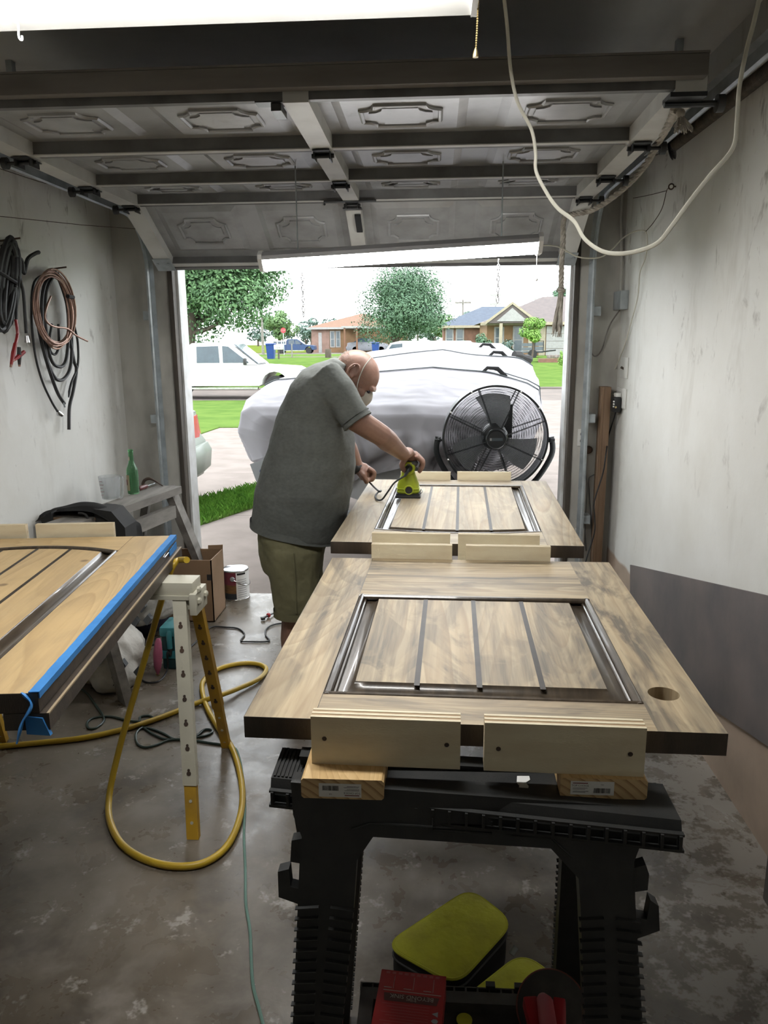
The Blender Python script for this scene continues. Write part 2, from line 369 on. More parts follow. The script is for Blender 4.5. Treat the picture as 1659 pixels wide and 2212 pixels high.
# jamb boards, outer trim
for i, (xa, xb) in enumerate(((OX0-0.03, OX0), (OX1, OX1+0.03))):
    b = MB(); b.bx(xa, xb, YF-0.012, YF+0.06, 0, 2.16, bev=0.004); struct(b.build('trim_%d' % (i+1), M['old_wood'], origin=(xa, YF, 0)))
    xo0, xo1 = (xa-0.06, xb+0.012) if i == 0 else (xa-0.012, xb+0.06)
    b = MB(); b.bx(xo0, xo1, YF+0.0601, YF+0.20, -0.05, 2.2, bev=0.004); struct(b.build('trim_%d' % (i+3), M['white_paint'], origin=(xo0, YF, 0)))
b = MB(); b.bx(OX0, OX1, YF-0.012, YF+0.06, 2.13, 2.16); struct(b.build('trim_5', M['old_wood'], origin=(0, YF, 2.13)))
# unseen eave, added over the door outside to shade the front wall
b = MB(); b.bx(XL-2.5, XR+0.5, YF+0.12, YF+0.62, 2.62, 2.72); struct(b.build('trim_6', M['white_paint'], smooth=0, origin=(0, YF, 2.6)))

# ------------------------------------------------------------------ overhead garage door, swung up
DX0, DX1, DXC = -1.535, 0.75, -0.40
door = thing('door_1', (DXC, 2.38, 2.30), kind='structure')
door['label'] = 'grey steel sectional overhead garage door rolled up under the ceiling'
SEC = [((2.38, 2.315), (2.93, 2.305)), ((2.93, 2.305), (3.46, 2.30)), ((3.46, 2.30), (3.93, 2.30)), ((3.93, 2.30), (4.405, 2.045))]
def sec_frame(A, B):
    A = V((0, A[0], A[1])); B = V((0, B[0], B[1])); L = (B-A).length; d = (B-A)/L; n = V((1, 0, 0)).cross(d)
    if n.z > 0: n = -n
    return A, d, n, L
def notched(x0, x1, s0, s1, k):
    # rectangle with scooped corners
    return [(x0+k, s0), (x1-k, s0), (x1-k*0.9, s0+k*0.5), (x1-k*0.5, s0+k*0.9), (x1, s0+k), (x1, s1-k), (x1-k*0.5, s1-k*0.9), (x1-k*0.9, s1-k*0.5), (x1-k, s1), (x0+k, s1), (x0+k*0.9, s1-k*0.5), (x0+k*0.5, s1-k*0.9), (x0, s1-k), (x0, s0+k), (x0+k*0.5, s0+k*0.9), (x0+k*0.9, s0+k*0.5)]
for A_, B_ in SEC:
    A, d, n, L = sec_frame(A_, B_)
    P = lambda x, s, o: V((x, 0, 0)) + A + d*s + n*o
    b = MB(); b.loft([[P(DX0, 0.004, 0), P(DX1, 0.004, 0), P(DX1, 0.004, -0.02), P(DX0, 0.004, -0.02)], [P(DX0, L-0.004, 0), P(DX1, L-0.004, 0), P(DX1, L-0.004, -0.02), P(DX0, L-0.004, -0.02)]])
    sec = b.build('section', M['door_skin'], door, smooth=0)
    cols = [(DX0+0.10, DXC-0.05), (DXC+0.05, DX1-0.10)]
    for (c0, c1) in cols:
        mid = (c0+c1)/2
        for (p0, p1) in ((c0+0.03, mid-0.05), (mid+0.05, c1-0.03)):
            b = MB()
            r0, r1 = 0.085, L-0.085
            out = [P(p0, r0, 0), P(p1, r0, 0), P(p1, r1, 0), P(p0, r1, 0)]
            inn = [P(p0+0.03, r0+0.03, 0.012), P(p1-0.03, r0+0.03, 0.012), P(p1-0.03, r1-0.03, 0.012), P(p0+0.03, r1-0.03, 0.012)]
            b.loft([out, inn], cap=False)
            b.poly(inn)
            k = 0.045; nt = notched(p0+0.085, p1-0.085, r0+0.085, r1-0.085, k)
            b.tube([P(x, s, 0.013) for x, s in nt], 0.008, n=6, closed=True)
            nt2 = notched(p0+0.11, p1-0.11, r0+0.11, r1-0.11, k)
            b.prism([P(x, s, 0.011) for x, s in nt2], n*0.006)
            b.build('panel', M['door_skin'], sec, smooth=30)
    # flanges along both long edges
    for s in (0.016, L-0.016):
        b = MB(); b.loft([[P(DX0, s-0.012, 0), P(DX0, s+0.012, 0), P(DX0, s+0.012, 0.042), P(DX0, s-0.012, 0.042)], [P(DX1, s-0.012, 0), P(DX1, s+0.012, 0), P(DX1, s+0.012, 0.042), P(DX1, s-0.012, 0.042)]])
        b.build('rail', M['door_rail'], door, smooth=0)
    b = MB(); b.loft([[P(x, L-0.032, 0.0425), P(x, L-0.004, 0.0425), P(x, L-0.004, 0.046), P(x, L-0.032, 0.046)] for x in (DX0, DX1)]); b.build('rail_glint', M['door_stile'], door, smooth=0)  # lighter strip paints the light caught by the rail edge
    for xc, wd in ((DX0+0.045, 0.085), (DXC, 0.075), (DX1-0.045, 0.085)):
        b = MB(); b.loft([[P(xc-wd/2, 0.0, 0.0), P(xc+wd/2, 0.0, 0.0), P(xc+wd/2, 0.0, 0.05), P(xc-wd/2, 0.0, 0.05)], [P(xc-wd/2, L, 0.0), P(xc+wd/2, L, 0.0), P(xc+wd/2, L, 0.05), P(xc-wd/2, L, 0.05)]])
        b.build('stile', M['door_stile'], door, smooth=0)
for i in (0, 1, 2):
    A, d, n, L = sec_frame(*SEC[i]); J = A + d*L
    for xc in (DX0+0.045, DXC, DX1-0.045):
        b = MB(); c = J + V((xc, 0, 0)) + n*0.055
        b.box(c - d*0.03, (0.06, 0.05, 0.004)); b.box(c + d*0.03, (0.06, 0.05, 0.004)); b.cyl(c + V((-0.04, 0, 0))+n*0.008, c + V((0.04, 0, 0))+n*0.008, 0.008, n=10)
        b.box(c + V((0.028, 0, 0)) + n*0.012, (0.004, 0.07, 0.026)); b.box(c + V((-0.028, 0, 0)) + n*0.012, (0.004, 0.07, 0.026))
        b.build('hinge', M['dark_metal'], door)
        if xc != DXC:
            sgn = -1 if xc < DXC else 1
            b = MB(); b.cyl(c + V((0.03*sgn, 0, 0))+n*0.008, c + V((0.085*sgn, 0, 0))+n*0.008, 0.006, n=8); b.cyl(c + V((0.072*sgn, 0, 0))+n*0.008, c + V((0.090*sgn, 0, 0))+n*0.008, 0.021, n=16)
            b.build('roller', M['black_plastic'], door)
# top strut, corner brackets, lock, bottom edge
b = MB(); b.bx(-1.62, 0.735, 2.335, 2.375, 2.292, 2.348, bev=0.004); b.bx(-1.62, 0.735, 2.335, 2.395, 2.348, 2.354); b.build('top_strut', M['beam'], door)
A, d, n, L = sec_frame(*SEC[3])
P = lambda x, s, o: V((x, 0, 0)) + A + d*s + n*o
b = MB(); b.loft([[P(DX0, L, -0.03), P(DX0, L, 0.05), P(DX0, L+0.022, 0.05), P(DX0, L+0.022, -0.03)], [P(DX1, L, -0.03), P(DX1, L, 0.05), P(DX1, L+0.022, 0.05), P(DX1, L+0.022, -0.03)]]); b.build('bottom_edge', M['door_rail'], door, smooth=0)
for xc in (DX0+0.045, DX1-0.045):
    b = MB(); b.loft([[P(xc-0.05, L-0.09, 0.051), P(xc+0.05, L-0.09, 0.051), P(xc+0.05, L-0.09, 0.056), P(xc-0.05, L-0.09, 0.056)], [P(xc-0.05, L+0.02, 0.051), P(xc+0.05, L+0.02, 0.051), P(xc+0.05, L+0.02, 0.056), P(xc-0.05, L+0.02, 0.056)]])
    for dx in (-0.03, 0.03): b.cyl(P(xc+dx, L-0.05, 0.056), P(xc+dx, L-0.05, 0.062), 0.009, n=8)
    b.build('corner_bracket', M['steel'], door)
b = MB(); b.box(P(DXC, 0.05, 0.06), (0.09, 0.05, 0.006)); b.tube([P(DXC-0.13, 0.0, 0.07), P(DXC-0.13, -0.02, 0.07), P(DXC+0.12, -0.02, 0.07)], 0.006, n=6); b.box(P(DXC+0.02, 0.16, 0.062), (0.03, 0.13, 0.012), rot=(-28, 0, 0)); b.build('lock', M['dark_metal'], door)
A, d, n, L = sec_frame(*SEC[0]); P = lambda x, s, o: V((x, 0, 0)) + A + d*s + n*o
b = MB(); b.box(P(DXC-0.06, 0.03, 0.03), (0.12, 0.05, 0.03)); b.box(P(DXC-0.06, 0.06, 0.055), (0.03, 0.09, 0.02)); b.build('top_bracket', M['dark_metal'], door)
b = MB(); b.box(P(DX1-0.05, 0.04, 0.055), (0.10, 0.08, 0.012)); b.cyl(P(DX1-0.1, 0.06, 0.065), P(DX1+0.05, 0.06, 0.065), 0.009, n=8); b.cyl(P(DX1+0.045, 0.06, 0.065), P(DX1+0.065, 0.06, 0.065), 0.024, n=16); b.build('top_roller_bracket', M['dark_metal'], door)

# tracks: upright, bend and overhead run, one each side
def track(name, x, sgn, label, z):
    root = thing(name, (x, YF, 0), kind='structure'); root['label'] = label
    path = [(x, 4.50, 0.02), (x, 4.50, 1.0), (x, 4.50, 1.9)]
    for k in range(0, 9):
        a = math.radians(90*k/8); path.append((x, 4.50-0.30*(1-math.cos(a)), z-0.30+0.30*math.sin(a)))
    path += [(x, 3.6, z), (x, 2.6, z), (x, 1.2, z)]
    prof = [(-0.028, 0.0), (0.024, 0.0), (0.03, 0.012), (0.024, 0.02), (0.02, 0.005), (-0.024, 0.005), (-0.028, 0.03)]
    rings = []
    for i, p in enumerate(path):
        p = V(p); t = (V(path[min(i+1, len(path)-1)])-V(path[max(i-1, 0)])).normalized()
        side = V((sgn, 0, 0)); nn = t.cross(side)
        if nn.y > 0.2 or nn.z > 0.2: nn = -nn
        rings.append([p + nn*q[0]*1.0 - side*q[1] for q in prof])
    b = MB(); b.loft(rings); b.build('rail', M['steel'], root, smooth=30)
    for zz in (0.55, 1.15, 1.75):
        b = MB(); b.box((x+sgn*0.02, 4.555, zz), (0.05, 0.09, 0.05)); b.cyl((x+sgn*0.02, 4.56, zz), (x-sgn*0.012, 4.56, zz), 0.007, n=8); b.build('bracket', M['steel'], root)
    for yy in (1.6, 3.2):
        b = MB(); b.bx(x+sgn*0.008-0.012, x+sgn*0.008+0.012, yy-0.015, yy+0.015, z, ZC); b.build('hanger', M['steel'], root)
    return root
track('trim_7', 0.885, 1, 'galvanised door track on the right side', 2.35)
track('trim_8', -1.645, -1, 'galvanised door track on the left side', 2.285)

# ------------------------------------------------------------------ shop lights
M['tube_near'] = emis('lit_prismatic_lens', (1.0, 0.99, 0.96), TUBE_NEAR)
M['tube_far'] = emis('lit_lens_strip', (1.0, 0.99, 0.97), TUBE_FAR)
M['fixture_white'] = pm('fixture_enamel', (0.74, 0.74, 0.73), 0.35, c2=(0.70, 0.70, 0.68))
fx = thing('shop_light', (-0.5, 1.58, 2.20), 'long white fluorescent shop light close overhead with pull chain', 'light')
x0, x1 = -1.13, 0.085
b = MB()
b.loft([[(x, 1.53, 2.30), (x, 1.63, 2.30), (x, 1.665, 2.245), (x, 1.495, 2.245)] for x in (x0, x1)]); b.build('housing', M['fixture_white'], fx, smooth=0)
for (ya, yb) in ((1.645, 1.735), (1.515, 1.425)):
    b = MB(); b.loft([[(x, ya, 2.245), (x, yb, 2.215), (x, yb, 2.228), (x, ya, 2.25)] for x in (x0, x1)]); b.build('reflector', M['fixture_white'], fx, smooth=0)
b = MB()
N = 120
b.grid(lambda u, v: (x0+0.01+(x1-x0-0.02)*u, 1.515+0.13*v, 2.232-0.014*math.sin(math.pi*v)-0.004*(math.sin(u*N*math.pi/2)**2)), N, 5); b.build('lens', M['tube_near'], fx)
for x in (x0, x1):
    b = MB(); b.prism([(x-0.004, 1.42, 2.213), (x-0.004, 1.74, 2.213), (x-0.004, 1.66, 2.30), (x-0.004, 1.50, 2.30)], (0.012, 0, 0)); b.build('end_cap', M['fixture_white'], fx, smooth=0)
M['brass'] = pm('brass_beads', (0.55, 0.42, 0.2), 0.3, 0.9)
b = MB(); p0 = Y_(1.70, 1047, 14); p1 = Y_(1.70, 1040, 145)
nb = 26
for k in range(nb): b.ball(p0.lerp(p1, k/(nb-1)), 0.0022, n=6, m=4)
b.lathe([(0.002, 0.012), (0.004, 0.008), (0.006, 0.0), (0.006, -0.004)], o=p1, n=10); b.build('pull_chain', M['brass'], fx)
b = MB(); h = Y_(1.70, 50, 70); b.tube(spline([h+V((-0.006, 0, 0.012)), h+V((-0.004, 0, -0.002)), h+V((0.003, 0, -0.005)), h+V((0.002, 0, -0.03)), h+V((0.008, 0, -0.036)), h+V((0.009, 0, -0.028))], 5), 0.0022, n=6); b.build('hook', M['white_plastic'], fx)
fx.location += V((-0.012, 0, 0.022))
for x in (-0.95, -0.1):
    b = MB(); b.cyl((x, 1.58, 2.30), (x, 1.58, ZC), 0.004, n=6); b.build('hanger_rod', M['steel'], fx)

fy = 3.3
L_ = Y_(fy, 563, 568); R_ = Y_(fy, 1170, 529)
fx = thing('shop_light', (L_+R_)/2, 'fluorescent shop light hanging below the open garage door', 'light')
def along(t, dy, dz): p = L_.lerp(R_, t); return p + V((0, dy, dz))
b = MB(); b.loft([[along(t, -0.03, 0.04), along(t, 0.07, 0.04), along(t, 0.085, 0.006), along(t, -0.055, 0.006), along(t, -0.055, 0.022)] for t in (0, 1)]); b.build('housing', pm('shaded_fixture_enamel', (0.36, 0.36, 0.37), 0.4), fx, smooth=0)  # enamel greyed to paint the shade on the unlit housing side
b = MB(); b.loft([[along(t, -0.045, 0.006), along(t, 0.075, 0.006), along(t, 0.05, -0.03), along(t, -0.02, -0.03)] for t in (0.02, 0.98)]); b.build('lens', M['tube_far'], fx, smooth=0)
for t in (0.0, 0.985):
    b = MB(); b.loft([[along(tt, -0.062, 0.008), along(tt, -0.062, 0.026), along(tt, -0.034, 0.045), along(tt, 0.075, 0.045), along(tt, 0.09, 0.006), along(tt, 0.055, -0.035), along(tt, -0.025, -0.035)] for tt in (t, t+0.015)]); b.build('end_cap', M['fixture_white'], fx, smooth=0)
for t in (0.135, 0.86):
    b = MB(); p = along(t, 0.01, 0.04); b.cyl(p, V((p.x, p.y, 2.30)), 0.003, n=6); b.build('hanger_wire', M['steel'], fx)
b = MB(); p0 = Y_(fy, 1160, 548); p1 = Y_(fy, 1159, 604); b.cyl(p0, p1, 0.0015, n=5); b.ball(p1, 0.006, n=8, m=6); b.build('pull_string', M['white_plastic'], fx)
# loose chain tails hanging under the light
lk = MB(); lk.tube([V((0.0055*math.cos(a), 0, 0.0135*math.sin(a))) for a in [2*math.pi*k/12 for k in range(12)]], 0.0018, n=5, closed=True)
link = None
for (pxa, pya, pyb, lab) in ((653, 582, 690, 'thin steel chain hanging below the left part of the door light'), (1077, 560, 660, 'thin steel chain hanging below the right part of the door light')):
    top = Y_(fy, pxa, pya); bot = Y_(fy, pxa, pyb)
    root = thing('hanging_chain', top, lab, 'chain', 'chain tails on the door light')
    nl = int((top.z-bot.z)/0.021)
    for k in range(nl):
        if link is None:
            link = lk.build('link', M['chrome']); o = link
        else:
            o = link.copy(); COL.objects.link(o)
        o.parent = root; o.location = V((0, 0, -0.012-0.021*k)); o.rotation_euler = (0, 0, 0.3 if k % 2 else 1.35)
# ------------------------------------------------------------------ wooden house-door panels laid flat
def door_panel(name, corner, ang, W, L, op, arch=None, rise=0.0, stain=0.55, seed=1.0, hole=None, label='', ztop=0.895, tint=None, insets=(0.058, 0.058, 0.07, 0.03)):
    """corner = near-left top corner; op = (u0,u1,v0,v1) opening between the frame boards"""
    T = 0.0445; R = Matrix.Rotation(ang, 3, 'Z'); C0 = V((corner[0], corner[1], ztop))
    kw = tint or {}
    wy = sanded_wood(name+'_stile_wood', 'y', seed, stain, **kw); wx = sanded_wood(name+'_rail_wood', 'x', seed+0.37, stain, **kw)
    root = thing(name, C0 + R @ V((W/2, L/2, -T)), label, 'door')
    root.rotation_euler = (0, 0, ang)
    org = V((W/2, L/2, -T))
    P = lambda u, v, z: V((u, v, z))-org
    def part(mb, nm, mats, par=root, sm=35):
        me = bpy.data.meshes.new(nm); bmesh.ops.recalc_face_normals(mb.b, faces=mb.b.faces); mb.b.to_mesh(me); mb.b.free()
        me.polygons.foreach_set('use_smooth', [True]*len(me.polygons)); me.set_sharp_from_angle(angle=math.radians(sm))
        for m in mats: me.materials.append(m)
        o = bpy.data.objects.new(nm, me); COL.objects.link(o); o.parent = par; return o
    u0, u1, v0, v1 = op
    def near(u): t = (u-u0)/(u1-u0); return v0 - (rise*(1-(2*t-1)**2) if arch == 'near' else 0)
    def far(u): t = (u-u0)/(u1-u0); return v1 + (rise*(1-(2*t-1)**2) if arch == 'far' else 0)
    ed = M['espresso_edge']
    # stiles
    for (a, c) in ((0, u0), (u1, W)):
        b = MB()
        if hole and a < hole[0] < c:
            hu, hv, hr = hole; q = 0.045; n = 32
            for (va, vb) in ((0, hv-q), (hv+q, L)): b.box(P((a+c)/2, (va+vb)/2, -T/2), (c-a, vb-va, T), topmat=1)
            ring = [(math.cos(2*math.pi*k/n), math.sin(2*math.pi*k/n)) for k in range(n)]
            def sq(x, y):
                s = 1/max(abs(x), abs(y)); return hu + x*s*q*1.0, hv + y*s*q
            for (xa, xb) in ((a, hu-q), (hu+q, c)):
                if xb > xa: b.box(P((xa+xb)/2, hv, -T/2), (xb-xa, 2*q, T), topmat=1)
            top = [b.b.verts.new(P(hu+x*hr, hv+y*hr, 0)) for x, y in ring]; bot = [b.b.verts.new(P(hu+x*hr, hv+y*hr, -T)) for x, y in ring]
            so = [b.b.verts.new(P(*sq(x, y), 0)) for x, y in ring]
            for k in range(n):
                b.face([so[k], so[(k+1) % n], top[(k+1) % n], top[k]], 1); b.face([top[k], top[(k+1) % n], bot[(k+1) % n], bot[k]], 2)
            part(b, 'stile', [ed, wy, sanded_wood(name+'_hole_wood', 'z', 8, 0.5)])
        else:
            b.box(P((a+c)/2, L/2, -T/2), (c-a, L, T), topmat=1, bev=0.0012); part(b, 'stile', [ed, wy])
    # rails
    n = 20; us = [u0+(u1-u0)*k/n for k in range(n+1)]
    for top_edge, lo in ((near, True), (far, False)):
        b = MB()
        if lo: poly = [P(u0, 0.0, 0), P(u1, 0.0, 0)] + [P(u, near(u), 0) for u in us[::-1]]
        else: poly = [P(u, far(u), 0) for u in us] + [P(u1, L, 0), P(u0, L, 0)]
        b.prism(poly, (0, 0, -T), mat=0, capmat=1); part(b, 'rail', [ed, wx])
    # dark sticking around the opening (two stepped beads)
    il, ir, inr, ifr = insets
    def bead(path, nm):
        b = MB(); b.tube(path, 0.0085, n=10); b.tube([p+V((0, 0, 0)) for p in path], 0.0085, n=10) if False else None
        part(b, nm, [M['espresso']])
    e = 0.007
    for path in ([P(u0+e, near(u0), -0.006), P(u0+e, far(u0), -0.006)], [P(u1-e, near(u1), -0.006), P(u1-e, far(u1), -0.006)], [P(u, near(u)+e, -0.006) for u in us], [P(u, far(u)-e, -0.006) for u in us]):
        bead(path, 'moulding')
    e = 0.018
    for path in ([P(u0+e, near(u0)+0.01, -0.0125), P(u0+e, far(u0)-0.01, -0.0125)], [P(u1-e, near(u1)+0.01, -0.0125), P(u1-e, far(u1)-0.01, -0.0125)]):
        b = MB(); b.tube(path, 0.0045, n=8); part(b, 'bead', [M['espresso']])
    # sunk dark bevel with hollow profile
    f0, f1 = u0+il, u1-ir
    def fn(u): return near(min(max(u, u0), u1)) + inr
    def ff(u): return far(min(max(u, u0), u1)) - ifr
    prof = [(0.0, -0.016), (0.55, -0.0175), (0.8, -0.014), (0.94, -0.008), (1.0, -0.003)]
    b = MB(); rings = []
    nv = 12
    for t, z in prof:
        ring = []
        ua, ub = u0 + (f0-u0)*t, u1 - (u1-f1)*t
        uu = [ua+(ub-ua)*k/n for k in range(n+1)]
        ring += [P(u, near(u)*(1-t)+fn(u)*t, z) for u in uu]
        ring += [P(u, far(u)*(1-t)+ff(u)*t, z) for u in uu[::-1]]
        rings.append(ring)
    b.loft(rings, cap=False); b.poly(rings[0][::-1]) if False else None
    part(b, 'bevel', [M['espresso']], sm=50)
    # four raised planks with V joints
    g = 0.0035
    xs = [f0+(f1-f0)*k/4 for k in range(5)]
    for k in range(4):
        a, c = xs[k]+(g if k else 0), xs[k+1]-(g if k < 3 else 0)
        m = 8; uu = [a+(c-a)*j/m for j in range(m+1)]
        b = MB(); b.prism([P(u, fn(u), -0.003) for u in uu] + [P(u, ff(u), -0.003) for u in uu[::-1]], (0, 0, -0.022), mat=0, capmat=1)
        part(b, 'plank', [M['espresso'], sanded_wood(name+'_plank_wood%d' % k, 'y', seed+1.3*k+2, stain*0.95, **kw)])
    for k in (1, 2, 3):
        b = MB(); x = xs[k]; va, vb = fn(x)-0.012, ff(x)+0.004
        b.prism([P(x-0.006, va, -0.0028), P(x, va, -0.010), P(x+0.006, va, -0.0028)], (0, vb-va, 0))
        part(b, 'groove', [M['groove']])
    b = MB(); b.box(P((u0+u1)/2, (v0+v1)/2, -0.034), (u1-u0+0.01, v1-v0+0.06, 0.016)); part(b, 'backing', [M['espresso_edge']])
    return root, lambda u, v, z=0.0: C0 + R @ V((u, v, z))
d1, D1 = door_panel('door_leaf', (-0.362, 1.338), math.radians(-1.4), 0.902, 1.11, (0.137, 0.777, 0.108, 0.742), stain=0.92, seed=1.0, hole=(0.828, 0.158, 0.031),
    label='sanded pine door half with square panel and round lock hole in the foreground')
d2, D2 = door_panel('door_leaf', (-0.368, 2.655), math.radians(-2.0), 0.895, 1.27, (0.137, 0.768, 0.195, 1.135), arch='near', rise=0.045, stain=0.70, seed=4.0,
    label='sanded pine door half with arched panel under the hand sander', tint=dict(light=(0.43, 0.355, 0.24), grey=(0.15, 0.125, 0.092)))
W3 = 0.9; a3 = math.radians(6.4); c3 = V((-0.812, 1.417, 0)) - Matrix.Rotation(a3, 3, 'Z') @ V((W3, 0, 0))
d3, D3 = door_panel('door_leaf', (c3.x, c3.y), a3, W3, 1.315, (0.155, 0.745, 0.16, 1.115), arch='far', rise=0.085, stain=0.22, seed=7.0,
    label='yellowish sanded door half with blue tape edge at the left', tint=dict(light=(0.56, 0.40, 0.20), dark=(0.42, 0.285, 0.135)))
def in_root(mb, nm, mats, root, **k):
    """world-space mesh as a part of a rotated root"""
    bmesh.ops.transform(mb.b, matrix=(Matrix.Translation(root.location) @ root.rotation_euler.to_matrix().to_4x4()).inverted(), verts=mb.b.verts)
    bmesh.ops.translate(mb.b, verts=mb.b.verts, vec=root.location)
    return mb.build(nm, mats, root, **k)
# masking tape on the long edge of the left door
b = MB(); n = 60
rings = []
for k in range(n+1):
    v = 1.315*k/n; j = 0.0005*math.sin(k*2.1)+0.0006*math.sin(k*0.7)
    rings.append([D3(W3-0.019+j, v, 0.0012), D3(W3+0.0015, v, 0.0012), D3(W3+0.0015, v, -0.012+j), D3(W3+0.0035, v, -0.012+j), D3(W3+0.0035, v, 0.003), D3(W3-0.019+j, v, 0.003)])
b.loft(rings)
in_root(b, 'masking_tape', M['tape_blue'], d3, label='strip of blue masking tape along the door edge')
b = MB(); q = [D3(W3-0.03, 0, -0.001), D3(W3-0.01, -0.012, -0.02), D3(W3-0.03, -0.015, -0.055), D3(W3-0.045, -0.018, -0.10)]
b.tube(spline(q, 6), [0.012+0.004*math.sin(i) for i in range(19)], n=8, flat=0.25); in_root(b, 'tape_tail', M['tape_blue'], d3)
b = MB(); b.prism([D3(W3-0.03, -0.004, -0.05), D3(W3+0.005, -0.004, -0.055), D3(W3+0.018, -0.004, -0.095), D3(W3-0.03, -0.004, -0.09)], (0, 0.01, 0)); in_root(b, 'tape_flap', M['tape_blue'], d3)
b = MB(); b.prism([D3(W3+0.002, 1.30, -0.020), D3(W3+0.002, 1.19, -0.024), D3(W3+0.002, 1.19, -0.05), D3(W3+0.002, 1.30, -0.05)], (0.003, 0, 0)); in_root(b, 'tape_patch', M['tape_blue'], d3)
b = MB(); b.tube([D3(W3+0.0015, 1.14, -0.018), D3(W3+0.0015, 1.26, -0.018), D3(W3+0.0015, 1.27, -0.024), D3(W3+0.0015, 1.25, -0.030), D3(W3+0.0015, 1.12, -0.030), D3(W3+0.0015, 1.10, -0.024)], 0.0018, n=6, closed=True); in_root(b, 'latch_plate', M['chrome'], d3)

# stained support board under the left door
sb = thing('support_board', D3(0.6, 0.6, -0.0445-0.042), 'dark stained board under the taped edge of the left door', 'lumber')
b = MB(); b.loft([[D3(W3-0.075, v, -0.0455), D3(W3+0.018, v, -0.0455), D3(W3+0.018, v, -0.083), D3(W3-0.075, v, -0.083)] for v in (0.0, 1.32)]); b.build('board', M['espresso_edge'], sb, smooth=0)
b = MB(); b.loft([[D3(W3+0.013, v, -0.0450), D3(W3+0.0185, v, -0.0450), D3(W3+0.0185, v, -0.049), D3(W3+0.013, v, -0.049)] for v in (0.0, 1.32)]); b.build('bare_edge', sanded_wood('bare_edge_wood', 'y', 3, 0.3, light=(0.38, 0.30, 0.19)), sb, smooth=0)

# ------------------------------------------------------------------ plywood cleats standing proud of the doors
def screw(b, c, nrm, r=0.004):
    b.cyl(c, c+nrm*0.001, r, n=10, mat=1)
def cleat(D, u0, u1, v, th, label, z0=-0.045, z1=0.048, screws=True, tilt=0.0):
    c = D((u0+u1)/2, v, z0); root = thing('plywood_cleat', c, label, 'wood block', 'plywood cleats on the door ends')
    b = MB()
    nl = 5
    for k in range(nl):
        va, vb = v+th*k/nl, v+th*(k+1)/nl
        zt = z1 - (0.0008 if k % 2 else 0.0)
        b.loft([[D(u, va, z0), D(u, vb, z0), D(u, vb, zt+tilt*(u-u0)), D(u, va, zt+tilt*(u-u0))] for u in (u0, u1)], mat=k % 2)
    b.build('sheet', [M['plywood'], M['ply_layer']], root, smooth=0)
    if screws:
        nrm = (D(0, 0, 0)-D(0, 1, 0)).normalized()
        for f in (0.09, 0.91):
            b = MB(); p = D(u0+(u1-u0)*f, v, (z0+z1)/2+0.004*math.sin(f*9+u0*7)); b.lathe([(0.0045, 0.0), (0.0035, 0.0015), (0.001, 0.0018)], o=p, n=10, rot=(90, 0, 0)); b.build('screw', M['rust'], root)
    return root
cleat(D1, 0.147, 0.415, -0.082, 0.034, 'plywood cleat at the near edge, left of the two closest')
cleat(D1, 0.457, 0.735, -0.082, 0.034, 'plywood cleat at the near edge, right of the two closest')
cleat(D1, 0.132, 0.398, 1.065+0.046, 0.02, 'left plywood cleat at the far end of the lock hole door', screws=False)
cleat(D1, 0.443, 0.716, 1.065+0.046, 0.02, 'right plywood cleat at the far end of the lock hole door', screws=False)
cleat(D2, 0.162, 0.43, -0.10, 0.02, 'left plywood cleat at the near end of the arched door', screws=False, z1=0.06)
cleat(D2, 0.457, 0.73, -0.105, 0.02, 'right plywood cleat at the near end of the arched door', screws=False, z1=0.062)
cleat(D2, 0.155, 0.412, 1.275, 0.02, 'left plywood cleat at the far end beside the fan', screws=False, z1=0.04)
cleat(D2, 0.446, 0.72, 1.275, 0.02, 'right plywood cleat at the far end in front of the fan', screws=False, z1=0.042)
cleat(D3, 0.385, 0.67, 1.33, 0.02, 'right plywood cleat at the far end of the taped door', screws=False)
cleat(D3, 0.06, 0.35, 1.33, 0.02, 'left plywood cleat at the far end of the taped door', screws=False)

# ------------------------------------------------------------------ long 2x6 boards on the sawhorses
def sticker(root, c, right, up, flip):
    """white price sticker with lettering and bars"""
    right = V(right); up = V(up); c = V(c); n = right.cross(up)
    Wd, Hd = 0.075, 0.026
    s = -1 if flip else 1; r2, u2 = right*s, up*s
    b = MB(); b.prism([c - right*Wd/2 - up*Hd/2, c + right*Wd/2 - up*Hd/2, c + right*Wd/2 + up*Hd/2, c - right*Wd/2 + up*Hd/2], n*0.0006)
    st = b.build('sticker', M['paper'], root, smooth=0)
    b = MB(); off = 0.0009
    def rect(x, y, w, h, m=0): b.poly([c + r2*x + u2*y + n*off, c + r2*(x+w) + u2*y + n*off, c + r2*(x+w) + u2*(y+h) + n*off, c + r2*x + u2*(y+h) + n*off], m)
    text_into(b, 'TOP CHOICE', 0.0050, c + r2*(-0.021) + u2*0.0045, r2, u2, 0, off=off)
    rect(-0.034, 0.0085, 0.026, 0.0017, 1)
    for k, yy in enumerate((-0.0005, -0.0025, -0.0065, -0.0085)): rect(-0.034+0.0015*(k == 2), yy, 0.026-0.004*(k % 2), 0.0007)
    random.seed(5); x = 0.003
    while x < 0.031:
        wd = random.choice((0.0005, 0.0008, 0.0012)); rect(x, -0.009, wd, 0.0095); x += wd + random.choice((0.0005, 0.0009))
    text_into(b, '2x6', 0.0035, c + r2*0.017 + u2*0.0075, r2, u2, 0, off=off)
    b.build('print', [M['ink'], M['ink_red']], st, smooth=0, fix=False)
